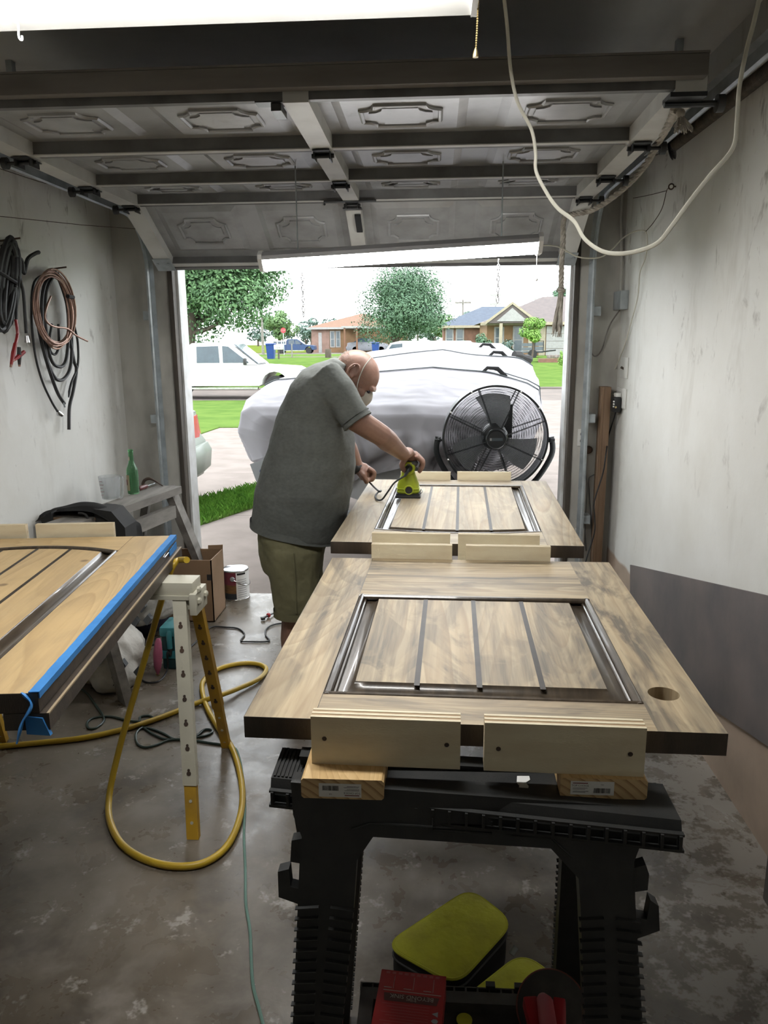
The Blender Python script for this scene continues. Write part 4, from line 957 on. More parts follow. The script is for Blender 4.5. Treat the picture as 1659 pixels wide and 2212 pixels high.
# sedan: only its rear corner shows past the left jamb
M['sedan'] = pm('pale_green_car_paint', (0.15, 0.18, 0.15), 0.35, c2=(0.14, 0.17, 0.14))
def sedan(name, xr, y0, z, L, Wd, paint, label, glass=M['car_glass'], sgn=1):
    """rear end at xr, nose towards -X (sgn 1) or +X (sgn -1)"""
    root = thing(name, (xr-sgn*L/2, y0+Wd/2, z), label, 'car')
    F = lambda x, yy, zz: V((xr-sgn*x, y0+yy, z+zz))
    prof = [(0.04, 0.25), (0.0, 0.42), (0.0, 0.62), (0.06, 0.70), (0.09, 0.93), (0.22, 0.99), (0.75, 1.03), (1.35, 1.06), (3.3, 1.0), (4.1, 0.88), (4.4, 0.72), (4.45, 0.35), (4.3, 0.22), (0.3, 0.2)]
    k = L/4.45
    b = MB(); rings = []
    for f, ins, zz in ((0.0, 0.10, 0.95), (0.02, 0.05, 0.98), (0.08, 0.015, 1.0), (0.5, 0.0, 1.01), (0.92, 0.015, 1.0), (0.98, 0.05, 0.98), (1.0, 0.10, 0.95)):
        rings.append([F((2.2+(px-2.2)*(1-ins/2.2))*k, f*Wd, 0.2+(pz-0.2)*zz) for px, pz in prof])
    b.loft(rings); b.build('body', paint, root, smooth=50)
    gp = [(0.72, 1.02), (1.25, 1.38), (1.6, 1.44), (2.5, 1.42), (3.25, 1.0)]
    b = MB(); b.loft([[F((2+(px-2)*kk)*k, f*Wd, 1.0+(pz-1.0)*kz) for px, pz in gp] for f, kk, kz in ((0.06, 1, 0.02), (0.17, 0.95, 0.97), (0.83, 0.95, 0.97), (0.94, 1, 0.02))]); b.build('greenhouse', glass, root, smooth=40)
    for cx in (0.95, 3.6):
        for yy in (0.10, Wd-0.10): wheel(root, F(cx*k, yy, 0.31), 0.31, (90, 0, 0), 0.2)
    for f0, f1 in ((0.05, 0.24), (0.76, 0.95)):
        b = MB(); b.loft([[F((0.045 if 0.1 < f < 0.9 else 0.075)+0.03*(zz-0.66)/0.23, f*Wd, zz) for zz in (0.66, 0.74, 0.83, 0.89)] + [F(0.3, f*Wd, 0.89), F(0.3, f*Wd, 0.66)] for f in (f0, (f0+f1)/2, f1)]); b.build('tail_light', M['red_lens'], root, smooth=40)
    b = MB(); b.loft([[F(x, f*Wd, zz) for x, zz in ((0.03+e, 0.26), (-0.06+e, 0.34), (-0.08+e, 0.52), (-0.04+e, 0.60), (0.1+e, 0.60), (0.2+e, 0.26))] for f, e in ((0.005, 0.30), (0.02, 0.12), (0.08, 0.03), (0.3, 0), (0.7, 0), (0.92, 0.03), (0.98, 0.12), (0.995, 0.30))]); b.build('bumper', paint, root, smooth=50)
    return root
sedan('sedan', -2.46, 6.6, zg(7.4), 4.5, 1.72, M['sedan'], 'pale green sedan with red tail light past the left doorpost')
sedan('sedan', px_at(752, 79)+0.0, 77.5, zg(78), 4.3, 1.7, pm('silver_car_paint', (0.16, 0.17, 0.19), 0.3), 'silver sedan under the carport of the tan house', sgn=-1)
b = MB(); vx = px_at(832, 36)
van = thing('van', (vx+1, 36.8, zg(36)), 'white van roof just showing above the covered boat', 'van')
b.loft([[(vx+x, yy, zg(36)+zz) for x, zz in ((0, 0.5), (0.0, 1.25), (0.25, 1.62), (0.7, 1.72), (3.9, 1.7), (4.2, 1.4), (4.2, 0.5))] for yy in (35.9, 37.7)]); b.build('body', M['truck_white'], van, smooth=30)
b = MB(); b.prism([(vx+0.12, 35.88, zg(36)+1.28), (vx+0.32, 35.88, zg(36)+1.56), (vx+0.8, 35.88, zg(36)+1.6), (vx+0.8, 35.88, zg(36)+1.28)], (0, 0.01, 0)); b.build('window', M['car_glass'], van, smooth=0)
for cx in (0.8, 3.4): wheel(van, V((vx+cx, 36.0, zg(36)+0.33)), 0.33, (90, 0, 0), 0.2)

# ------------------------------------------------------------------ houses
M['brick_tan'] = pm('tan_brick', (0.22, 0.13, 0.065), 0.8, c2=(0.18, 0.105, 0.05), scale=2); M['brick_pink'] = pm('pink_brick', (0.25, 0.16, 0.13), 0.8, c2=(0.20, 0.13, 0.10), scale=2)
M['brick_red'] = pm('red_brown_brick', (0.20, 0.105, 0.07), 0.8, c2=(0.15, 0.08, 0.055), scale=3); M['cream_trim'] = pm('cream_trim', (0.32, 0.28, 0.20), 0.6)
M['roof_blue'] = pm('blue_grey_shingle', (0.060, 0.078, 0.108), 0.85, c2=(0.05, 0.064, 0.09), scale=3); M['roof_brown'] = pm('brown_grey_shingle', (0.115, 0.095, 0.09), 0.85, c2=(0.095, 0.08, 0.078), scale=3)
M['roof_rust'] = pm('rust_shingle', (0.16, 0.085, 0.05), 0.85); M['pane'] = pm('window_pane', (0.10, 0.125, 0.14), 0.15); M['house_white'] = pm('house_white', (0.30, 0.30, 0.29), 0.6)
def house(name, label, x0, x1, y0, y1, zw, ridge, wall, roof, hip=2.0, over=0.5, windows=(), fascia=None, gable_x=None):
    z0 = zg(y0); root = thing(name, ((x0+x1)/2, (y0+y1)/2, z0), label, 'house')
    b = MB(); b.bx(x0, x1, y0, y1, z0-0.3, z0+zw); b.build('wall', wall, root, smooth=0)
    b = MB(); e = over; zt = z0+zw; ym = (y0+y1)/2
    A = [(x0-e, y0-e, zt), (x1+e, y0-e, zt), (x1+e, y1+e, zt), (x0-e, y1+e, zt)]; r0, r1 = (x0-e+hip, ym, z0+ridge), (x1+e-hip, ym, z0+ridge)
    vv = [b.b.verts.new(V(p)) for p in A+[r0, r1]]
    for f in ((0, 1, 5, 4), (1, 2, 5), (2, 3, 4, 5), (3, 0, 4), (3, 2, 1, 0)): b.face([vv[i] for i in f])
    b.build('roof', roof, root, smooth=0)
    b = MB(); b.bx(x0-e, x1+e, y0-e-0.02, y0-e+0.02, zt-0.18, zt+0.03); b.build('fascia', fascia or M['cream_trim'], root, smooth=0)
    for (wx, wz, ww, wh) in windows:
        b = MB(); b.bx(wx-0.08, wx+ww+0.08, y0-0.04, y0+0.02, z0+wz-0.08, z0+wz+wh+0.08); wn = b.build('window', M['house_white'], root, smooth=0)
        for (u, v) in ((0, 0), (0, 1)):
            b = MB(); b.bx(wx+0.03, wx+ww-0.03, y0-0.055, y0-0.03, z0+wz+wh/2*v+0.03, z0+wz+wh/2*(v+1)-0.03); b.build('pane', M['pane'], wn, smooth=0)
    return root
Y2 = 68; Y3 = 57; Y1 = 80
q = lambda px, Y: px_at(px, Y)
house('brick_house', 'brick house with dark blue hip roof behind the boat', q(957, Y2), q(1120, Y2)+4, Y2, Y2+9, 2.35, 4.1, M['brick_red'], M['roof_blue'], hip=4.0,
      windows=((q(957, Y2)+0.25, 0.5, 0.55, 1.6), (q(978, Y2)+0.3, 0.5, 0.55, 1.6)))
h3 = house('gabled_house', 'tan house with brown roof, cream front gable and white garage door', q(1050, Y3), q(1260, Y3)+6, Y3, Y3+9, 2.35, 4.35, M['brick_tan'], M['roof_brown'], hip=5.0,
      windows=((q(1068, Y3), 0.6, 0.55, 1.4), (q(1108, Y3), 0.25, 0.6, 1.8)))
z0 = zg(Y3); gx0, gx1 = q(1056, Y3-1.5), q(1150, Y3-1.5); gm = (gx0+gx1)/2; yg = Y3-1.5
b = MB(); b.prism([(gx0-0.25, yg, z0+2.30), (gx1+0.25, yg, z0+2.30), (gm, yg, z0+3.62)], (0, 3.5, 0)); b.build('gable_roof', M['roof_brown'], h3, smooth=0)
b = MB(); b.prism([(gx0+0.45, yg-0.06, z0+2.42), (gx1-0.45, yg-0.06, z0+2.42), (gm, yg-0.06, z0+3.32)], (0, 0.05, 0)); b.build('gable_panel', M['house_white'], h3, smooth=0)
for (xa, xb) in ((gx0-0.3, gm), (gx1+0.3, gm)):
    b = MB(); b.prism([(xa, yg-0.09, z0+2.22), (xb, yg-0.09, z0+3.56), (xb, yg-0.09, z0+3.74), (xa, yg-0.09, z0+2.42)], (0, 0.08, 0)); b.build('gable_board', M['cream_trim'], h3, smooth=0)
for px in (1080, 1143):
    b = MB(); x = q(px, yg); b.bx(x-0.11, x+0.11, yg, yg+0.22, z0-0.2, z0+2.35); b.build('porch_post', M['cream_trim'], h3, smooth=0)
gd0 = q(1177, Y3)
for k in range(4):
    b = MB(); b.bx(gd0, gd0+4.6, Y3-0.08, Y3-0.02, z0+0.02+0.52*k, z0+0.52*(k+1)); b.build('garage_panel', M['house_white'], h3, smooth=0)
b = MB(); b.bx(gd0-0.5, gd0-0.05, Y3-0.05, Y3, z0, z0+2.3); b.build('pilaster', M['cream_trim'], h3, smooth=0)
h1 = house('ranch_house', 'distant tan and pink brick house with rust roof and carport', q(676, Y1), q(790, Y1)+4, Y1, Y1+10, 2.5, 4.0, M['brick_tan'], M['roof_rust'], hip=5.0, fascia=M['house_white'],
      windows=((q(716, Y1), 0.6, 0.35, 1.5), (q(728, Y1), 0.6, 0.35, 1.5)))
b = MB(); b.bx(q(676, Y1)-0.05, q(713, Y1), Y1-0.06, Y1-0.01, zg(Y1), zg(Y1)+2.45); b.build('pink_wall', M['brick_pink'], h1, smooth=0)
b = MB(); b.bx(q(690, Y1), q(697, Y1), Y1-0.1, Y1-0.05, zg(Y1), zg(Y1)+2.0); b.build('front_door', M['house_white'], h1, smooth=0)
b = MB(); b.bx(q(750, Y1), q(800, Y1), Y1-4.5, Y1, zg(Y1)+2.35, zg(Y1)+2.55); b.build('carport_roof', M['house_white'], h1, smooth=0)
for px in (746, 772):
    b = MB(); x = q(px, Y1-4.4); b.bx(x-0.08, x+0.08, Y1-4.5, Y1-4.3, zg(Y1)-0.1, zg(Y1)+2.4); b.build('carport_post', M['roof_rust'], h1, smooth=0)
# ------------------------------------------------------------------ trees and shrubs
def leaf_mat(name, c1, c2): return pm(name, c1, 0.7, c2=c2, scale=1.1, lo=0.35, hi=0.65)
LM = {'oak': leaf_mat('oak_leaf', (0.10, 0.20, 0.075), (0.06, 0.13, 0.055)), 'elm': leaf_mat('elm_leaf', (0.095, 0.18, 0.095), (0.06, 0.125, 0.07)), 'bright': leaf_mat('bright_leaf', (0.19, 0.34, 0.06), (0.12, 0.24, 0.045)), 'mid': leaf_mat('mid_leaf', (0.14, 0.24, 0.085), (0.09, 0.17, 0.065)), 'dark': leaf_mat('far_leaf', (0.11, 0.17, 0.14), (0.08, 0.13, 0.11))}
M['bark'] = pm('pale_bark', (0.10, 0.08, 0.062), 0.9, c2=(0.065, 0.052, 0.042), scale=5, stretch=(3, 3, 0.6))
def tree(name, label, c, rad, n, leaf, kind, trunk=None, seed=1, blobs=16, cat='tree', group=None, feather=0.0):
    rnd = random.Random(seed); c = V(c); ybase = c.y
    base = V((c.x, c.y, zg(c.y)))
    if trunk: base = V((trunk[0], c.y, zg(c.y)))
    root = thing(name, base, label, cat, group)
    B = []
    for _ in range(blobs):
        while True:
            d = V((rnd.uniform(-1, 1), rnd.uniform(-1, 1), rnd.uniform(-1, 1)))
            if d.length < 1: break
        B.append((c + V((d.x*rad[0]*0.72, d.y*rad[1]*0.72, d.z*rad[2]*0.74)), rnd.uniform(0.30, 0.46)))
    b = MB()
    for _ in range(n):
        bc, br = rnd.choice(B)
        d = V((rnd.gauss(0, 1), rnd.gauss(0, 1), rnd.gauss(0, 1))).normalized()
        rr = rnd.uniform(0.55, 1.0)**0.6
        p = bc + V((d.x*rad[0], d.y*rad[1], d.z*rad[2]))*br*rr
        if feather: p += V((d.x, d.y, d.z*0.2))*rnd.random()**6*feather
        nn = (d + V((rnd.uniform(-.8, .8), rnd.uniform(-.8, .8), rnd.uniform(0, .9)))).normalized(); u = nn.orthogonal().normalized(); v = nn.cross(u)
        a = rnd.uniform(0, 6.28); u, v = u*math.cos(a)+v*math.sin(a), v*math.cos(a)-u*math.sin(a); s = leaf*rnd.uniform(0.6, 1.2)
        b.poly([p-u*s, p-v*s*0.45, p+u*s, p+v*s*0.45])
    fo = b.build('foliage', LM[kind], root, smooth=0, fix=False); fo['kind'] = 'stuff'
    if trunk:
        r = trunk[1]; top = V((c.x, c.y, c.z)); b = MB()
        b.tube(spline([base, base.lerp(top, 0.35)+V((0.03, 0, 0)), base.lerp(top, 0.9)], 5), [r*(1.2-0.07*i) for i in range(11)], n=10); b.build('trunk', M['bark'], root)
        for k in range(trunk[2]):
            bc, _ = B[(k*3) % len(B)]; st = base.lerp(top, 0.33+0.05*(k % 3)); b = MB(); md = st.lerp(bc, 0.5)+V((0, 0, -0.08*rad[2]))
            b.tube(spline([st, md, bc], 5), [r*(0.55-0.045*i) for i in range(11)], n=7); b.build('branch', M['bark'], root)
    return root
tree('oak_tree', 'large leafy oak behind the white pickup at the left', (q(425, 37), 38, 5.3), (4.7, 3.2, 3.8), 48000, 0.105, 'oak', (q(402, 38), 0.28, 6), 3, 40)
tree('elm_tree', 'tall feathery tree behind the boat, centre of the view', (q(865, 42), 42, 3.3), (2.35, 2.2, 2.6), 42000, 0.068, 'elm', (q(838, 42), 0.18, 4), 5, 34, feather=0.8)
tree('small_tree', 'small round tree by the distant field and pole', (q(607, 84), 84, 3.3), (2.2, 2.0, 1.5), 2500, 0.18, 'mid', (q(607, 84), 0.17, 3), 7, 12)
tree('bushy_tree', 'bright green tree behind the elm and brick house', (q(958, 86), 86, 3.4), (2.2, 1.8, 1.6), 2200, 0.22, 'mid', (q(958, 86), 0.15, 2), 9, 10)
tree('bushy_tree', 'pale tree top above the blue roof beside the power pole', (q(1012, 95), 95, 4.2), (1.9, 1.8, 1.2), 1500, 0.2, 'dark', (q(1012, 95), 0.15, 2), 10, 8)
tree('young_tree', 'young round yard tree in front of the garage door across the street', (q(1152, 47), 47, 2.1), (0.85, 0.8, 0.8), 3200, 0.085, 'bright', (q(1147, 47), 0.06, 3), 11, 12)
tree('tall_tree', 'tree top at the right doorpost above the tan house', (q(1232, 80), 80, 6.2), (2.2, 2, 2.6), 2000, 0.25, 'elm', (q(1232, 80), 0.2, 2), 12, 10)
tree('shrub', 'leafy shrub at the porch of the gabled house', (q(1048, 55), 55, 1.35), (0.95, 0.7, 1.05), 1800, 0.10, 'elm', None, 13, 9, 'shrub')
tree('shrub', 'small rounded shrub by the brick house wall', (q(1008, 60), 60, 0.9), (0.65, 0.6, 0.8), 900, 0.10, 'oak', None, 14, 6, 'shrub')
tree('shrub', 'low dark shrub under the porch window', (q(1090, 54.5), 54.5, 1.0), (0.9, 0.6, 0.6), 900, 0.10, 'dark', None, 15, 6, 'shrub')
tree('shrub', 'yellow green sapling on the lawn near the right doorpost', (q(1213, 41), 41, 0.62), (0.22, 0.22, 0.5), 260, 0.07, 'bright', None, 16, 5, 'shrub')
for k in range(13):
    px = 560+k*38
    tree('distant_tree', 'hazy tree in the far tree line, number %s from the left' % ('one two three four five six seven eight nine ten eleven twelve thirteen'.split()[k]), (q(px, 190), 190+9*(k % 3), 4.2+0.8*math.sin(k*2.3)), (4.2, 3, 3.0), 700, 0.5, 'dark', (q(px, 190), 0.25, 1), 30+k, 8, 'tree', 'far tree line')
# ------------------------------------------------------------------ street furniture
M['bin'] = pm('blue_bin_plastic', (0.015, 0.05, 0.22), 0.4)
def bin_(px, Y, label, s=1.0):
    x = q(px, Y); z = zg(Y); root = thing('wheelie_bin', (x, Y, z), label, 'bin', 'blue kerbside bins')
    b = MB(); b.loft([[(x-0.22*s, Y-0.25*s, z), (x+0.22*s, Y-0.25*s, z), (x+0.22*s, Y+0.25*s, z), (x-0.22*s, Y+0.25*s, z)], [(x-0.29*s, Y-0.33*s, z+0.95*s), (x+0.29*s, Y-0.33*s, z+0.95*s), (x+0.29*s, Y+0.33*s, z+0.95*s), (x-0.29*s, Y+0.33*s, z+0.95*s)]]); b.build('body', M['bin'], root, smooth=0)
    b = MB(); b.bx(x-0.32*s, x+0.32*s, Y-0.38*s, Y+0.36*s, z+0.95*s, z+1.05*s, bev=0.03); b.build('lid', M['bin'], root)
bin_(587, 54, 'blue kerbside bin left of the man near the mailbox'); bin_(812, 62, 'blue kerbside bin at the foot of the elm tree')
x = q(603, 53); z = zg(53); mb_ = thing('mailbox', (x, 53, z), 'white mailbox on a post beside the left blue bin', 'mailbox')
b = MB(); b.bx(x-0.05, x+0.05, 53, 53.1, z, z+0.65); b.build('post', M['old_wood'], mb_, smooth=0)
b = MB(); b.bx(x-0.30, x+0.30, 52.9, 53.25, z+0.62, z+0.95, bev=0.05); b.build('box', M['truck_white'], mb_)
b = MB(); text_into(b, '1516', 0.16, (x, 52.9, z+0.76), (1, 0, 0), (0, 0, 1), off=0.004); b.build('house_number', M['ink'], mb_, smooth=0, fix=False)
x = q(709, 56); z = zg(56); o = MB().bx(x-0.2, x+0.2, 56, 56.4, z, z+0.62, bev=0.03).build('stump_block', M['bark'], origin=(x, 56, z)); tag(o, 'short grey block standing on the far verge', 'post')
x = q(632, 57); z = zg(57); o = MB().cyl((x, 57, z), (x, 57, z+1.0), 0.05, n=8).build('marker_post', M['grey_wood'], origin=(x, 57, z)); tag(o, 'thin wooden stake on the far lawn', 'post')
def pole(px, Y, h, label, arm=None, r=0.13):
    x = q(px, Y); z = zg(Y); root = thing('utility_pole', (x, Y, z), label, 'pole'); b = MB(); b.cyl((x, Y, z), (x+0.0, Y, z+h), r, r*0.7, n=8); b.build('post', M['grey_wood'], root)
    if arm:
        b = MB(); b.bx(x-arm, x+arm, Y-0.15, Y-0.05, z+h-0.45, z+h-0.25); b.build('crossarm', M['grey_wood'], root, smooth=0)
        for dx in (-0.9, -0.4, 0.4, 0.9): b = MB(); b.cyl((x+arm*dx, Y-0.1, z+h-0.25), (x+arm*dx, Y-0.1, z+h-0.02), 0.06, n=6); b.build('insulator', M['white_plastic'], root)
pole(570, 70, 5.3, 'plain leaning utility pole right of the oak'); pole(998, 90, 5.6, 'utility pole with crossarm above the blue roof', 0.9)
for px, py, lab in ((1067, 635, 'distant stadium light mast above the blue roof'), (1159, 643, 'distant stadium light mast right of the door light chain')):
    Yp = 240; x = q(px, Yp); top = Y_(Yp, px, py).z; root = thing('light_mast', (x, Yp, 0.4), lab, 'mast'); b = MB(); b.cyl((x, Yp, 0.4), (x, Yp, top), 0.22, n=6); b.build('post', M['house_white'], root)
    for k in range(3): b = MB(); b.bx(x-1.6, x+1.6, Yp-0.2, Yp+0.2, top-2.6*k-0.7, top-2.6*k); b.build('lamp_bar', M['house_white'], root, smooth=0)
x = q(615, 68); z = zg(68); ss = thing('stop_sign', (x, 68, z), 'small red stop sign at the far corner', 'sign')
b = MB(); b.cyl((x, 68, z), (x, 68, z+2.1), 0.04, n=6); b.build('post', M['steel'], ss)
b = MB(); c = V((x, 67.95, z+2.1)); b.prism([c+V((0.24*math.cos(math.pi/8+k*math.pi/4), 0, 0.24*math.sin(math.pi/8+k*math.pi/4))) for k in range(8)], (0, 0.02, 0)); b.build('plate', M['red_lens'], ss, smooth=0)
b = MB(); text_into(b, 'STOP', 0.17, c+V((0, 0, 0)), (1, 0, 0), (0, 0, 1), off=0.003); b.build('lettering', M['house_white'], ss, smooth=0, fix=False)
# utility trailer and rubble in front of the gabled house
tx0, tx1 = q(1126, 50), q(1172, 50); z = zg(50); tr = thing('utility_trailer', ((tx0+tx1)/2, 50.6, z), 'grey utility trailer with mesh sides on the far driveway', 'trailer')
M['trailer_grey'] = pm('trailer_grey', (0.10, 0.12, 0.135), 0.6)
b = MB(); b.bx(tx0, tx1, 50, 51.6, z+0.35, z+0.45); b.build('deck', M['trailer_grey'], tr, smooth=0)
for k in range(2): b = MB(); b.bx(tx0, q(1150, 50), 49.98, 50.02, z+0.5+0.25*k, z+0.70+0.25*k); b.build('side_board', M['trailer_grey'], tr, smooth=0)
for k in range(2): b = MB(); b.bx(q(1153, 50), tx1, 49.98, 50.02, z+0.5+0.28*k, z+0.73+0.28*k); b.build('side_board', M['trailer_grey'], tr, smooth=0)
b = MB(); b.tube([(q(1153, 50), 49.96, z+0.42), (q(1153, 50), 49.96, z+1.08), (tx1, 49.96, z+1.08), (tx1, 49.96, z+0.42)], 0.035, n=6, closed=True); b.build('gate_frame', M['dark_metal'], tr)
b = MB(); b.tube([(tx1, 50.8, z+0.4), (tx1+0.9, 50.8, z+0.5)], 0.05, n=6); b.build('drawbar', M['dark_metal'], tr)
wheel(tr, V(((tx0+tx1)/2, 49.95, z+0.28)), 0.28, (90, 0, 0), 0.18)
random.seed(3)
for k in range(6):
    x = q(1184+k*7.5, 49.5); o = MB().box((x, 49.5+0.1*(k % 2), z+0.12), (0.17, 0.2, 0.2), rot=(random.uniform(-15, 15), random.uniform(-15, 15), random.uniform(0, 90)), bev=0.03).build('concrete_chunk', M['driveway'], origin=(x, 49.5, z)); tag(o, 'broken concrete chunk, %s from the trailer drawbar' % ('first second third fourth fifth sixth'.split()[k]), 'rubble', 'concrete rubble by the trailer')
b = MB(); b.bx(q(1162, 46.5), q(1300, 46.5), 46.3, 46.7, zg(46)-0.1, zg(46.5)+0.22); o = b.build('brick_edging', M['brick_red'], smooth=0, origin=(6, 46.5, zg(46.5))); tag(o, 'low brown brick edging at the top of the far lawn', 'edging')
# ------------------------------------------------------------------ the man sanding
def remeshed(mb, voxel, smooth_it=6, disp=0.0, dscale=0.12, sm=0.6):
    me = bpy.data.meshes.new('tmp'); bmesh.ops.recalc_face_normals(mb.b, faces=mb.b.faces); mb.b.to_mesh(me); mb.b.free()
    ob = bpy.data.objects.new('tmp', me); COL.objects.link(ob)
    m = ob.modifiers.new('r', 'REMESH'); m.mode = 'VOXEL'; m.voxel_size = voxel; m.use_smooth_shade = True
    s = ob.modifiers.new('s', 'SMOOTH'); s.factor = sm; s.iterations = smooth_it
    if disp:
        tx = bpy.data.textures.new('folds', 'CLOUDS'); tx.noise_scale = dscale; tx.noise_depth = 2
        d = ob.modifiers.new('d', 'DISPLACE'); d.texture = tx; d.strength = disp; d.mid_level = 0.5; d.texture_coords = 'LOCAL'
    dg = bpy.context.evaluated_depsgraph_get(); out = bpy.data.meshes.new_from_object(ob.evaluated_get(dg))
    bpy.data.objects.remove(ob); bpy.data.meshes.remove(me); return out
def mesh_part(me, name, mat, parent, label=None):
    o0 = root_of(parent).location; me.transform(Matrix.Translation(-o0)); me.materials.clear(); me.materials.append(mat)
    me.polygons.foreach_set('use_smooth', [True]*len(me.polygons)); me.name = name
    o = bpy.data.objects.new(name, me); COL.objects.link(o); o.parent = parent
    if label: o['label'] = label
    return o
def skin_mat():
    t = NT('skin'); v = t.coord()
    base = t.mix(t.mask(t.noise(v, 14, 4), 0.38, 0.66), (0.27, 0.155, 0.115, 1), (0.205, 0.112, 0.083, 1))
    base = t.mix(t.math('MULTIPLY', t.mask(t.noise(v, 90, 3), 0.5, 0.7), 0.3), base, (0.22, 0.11, 0.08, 1))
    t.set(Base_Color=base, Roughness=0.5, Subsurface_Weight=0.08); t.p.inputs['Subsurface Radius'].default_value = (0.01, 0.004, 0.002)
    t.bump(t.noise(v, 120, 2), 0.12, 0.002); return t.m
M['skin'] = skin_mat()
M['shirt'] = pm('heather_grey_tshirt', (0.112, 0.120, 0.113), 0.9, c2=(0.094, 0.101, 0.095), scale=70, stretch=(1, 1, 1.5), bump=0.35, bscale=8, bdist=0.03, detail=5)
M['khaki'] = pm('khaki_shorts', (0.165, 0.155, 0.085), 0.9, c2=(0.125, 0.117, 0.062), scale=7, bump=0.4, bscale=12, bdist=0.02, detail=5)
man = thing('person', (-0.62, 3.18, 0.0), 'bald man in grey T-shirt and khaki shorts bending over to sand', 'person')
YB = 3.22
RINGS = [((545, 1130), (735, 1168), .185), ((550, 1092), (750, 1122), .20), ((559, 1045), (762, 1060), .212), ((571, 1000), (768, 1005), .212), ((585, 955), (765, 957), .205), ((599, 905), (758, 912), .20), ((614, 865), (752, 880), .205), ((631, 829), (748, 850), .205), ((653, 803), (747, 822), .185), ((682, 786), (748, 800), .135), ((706, 777), (750, 790), .075)]
def ring_pts(L, R, ry, k=1.0, n=32, Yc=YB):
    a, c = Y_(Yc, *L), Y_(Yc, *R); m = (a+c)/2; h = (c-a)/2
    out = []
    for i in range(n):
        t = 2*math.pi*i/n; ct, st = math.cos(t), math.sin(t)
        e = 0.86; ct = math.copysign(abs(ct)**e, ct); st = math.copysign(abs(st)**e, st)
        out.append(m + h*ct*k + V((0, ry*st*k, 0)))
    return out
# limbs
SR = Y_(3.08, 712, 822); HR = Y_(3.055, 770, 907); ER = Y_(3.13, 823, 940); WR = Y_(3.40, 873, 983)
SL = Y_(3.39, 722, 818); EL = Y_(3.60, 742, 950); WL = Y_(3.63, 772, 1010)
hipR, hipL = Y_(3.14, 638, 1165), Y_(3.31, 638, 1165)
kneeR, kneeL = Y_(3.10, 640, 1330), Y_(3.36, 652, 1325)
ankR, ankL = V((kneeR.x-0.03, 3.12, 0.09)), V((kneeL.x-0.03, 3.38, 0.09))
# head frame
HC = Y_(3.25, 771, 806); pit = math.radians(55)
hf = V((math.cos(pit), 0.10, -math.sin(pit))).normalized(); hs = V((0, -1, 0)); hs = (hs - hf*hs.dot(hf)).normalized(); hu = hs.cross(hf); hu = hu if hu.x > 0 else -hu
def H(f, s, u): return HC + hf*f + hs*s + hu*u
HM = Matrix((hf, hs, hu)).transposed()
b = MB()
b.loft([ring_pts(L, R, ry, 0.82) for L, R, ry in RINGS[1:-1]])                                 # trunk
b.ball(H(0, 0, 0.004), (0.098, 0.078, 0.088), rot=HM, n=28, m=18)                             # skull
b.ball(H(0.035, 0, -0.045), (0.066, 0.062, 0.072), rot=HM, n=24, m=14)                        # face
b.ball(H(0.045, 0, -0.085), (0.046, 0.046, 0.04), rot=HM, n=18, m=10)                         # jaw
b.tube([H(0.082, 0, 0.004), H(0.102, 0, -0.018), H(0.112, 0, -0.034), H(0.098, 0, -0.046)], [0.009, 0.012, 0.016, 0.012], n=10)   # nose
b.tube([H(0.083, -0.052, 0.014), H(0.095, -0.02, 0.020), H(0.095, 0.02, 0.020), H(0.083, 0.052, 0.014)], 0.011, n=8)              # brow
for s in (1, -1):
    tl = math.radians(20)
    def EP(x, y, o): return H(-0.022 + x*math.cos(tl)-y*math.sin(tl), s*o, 0.0 + x*math.sin(tl)+y*math.cos(tl))
    b.tube([EP(0.019*math.cos(a), 0.033*math.sin(a), 0.083+0.010*max(0, -math.cos(a))) for a in [math.radians(-20+22*k) for k in range(14)]], [0.0055]*11+[0.007, 0.008, 0.008], n=8)   # ear rim
    b.tube([EP(0.004, -0.030, 0.080), EP(0.010, -0.014, 0.080), EP(0.014, 0.002, 0.081)], 0.006, n=6)
    b.ball(EP(-0.002, 0.0, 0.076), (0.018, 0.006, 0.028), rot=HM, n=12, m=8)
    b.ball(H(0.060, s*0.048, -0.030), (0.030, 0.020, 0.022), rot=HM, n=12, m=8)               # cheek
b.tube([H(-0.035, 0, -0.050), Y_(3.24, 742, 806), Y_(3.23, 715, 828)], [0.058, 0.058, 0.058], n=18)   # neck
b.tube([SR, SR.lerp(HR, 0.6), HR, HR.lerp(ER, 0.6), ER, ER.lerp(WR, 0.25), ER.lerp(WR, 0.6), WR], [0.056, 0.054, 0.050, 0.047, 0.045, 0.046, 0.038, 0.029], n=16)
b.tube([SL, SL.lerp(EL, 0.5), EL, EL.lerp(WL, 0.4), WL], [0.066, 0.058, 0.048, 0.045, 0.030], n=16)
for hp, kn, an in ((hipR, kneeR, ankR), (hipL, kneeL, ankL)):
    b.tube([hp, hp.lerp(kn, 0.5), kn, kn.lerp(an, 0.3), kn.lerp(an, 0.7), an], [0.075, 0.075, 0.062, 0.064, 0.047, 0.036], n=18)
    b.tube([an+V((-0.04, 0, -0.045)), an+V((0.03, 0, -0.045)), an+V((0.14, 0, -0.062))], [0.042, 0.042, 0.028], n=12)
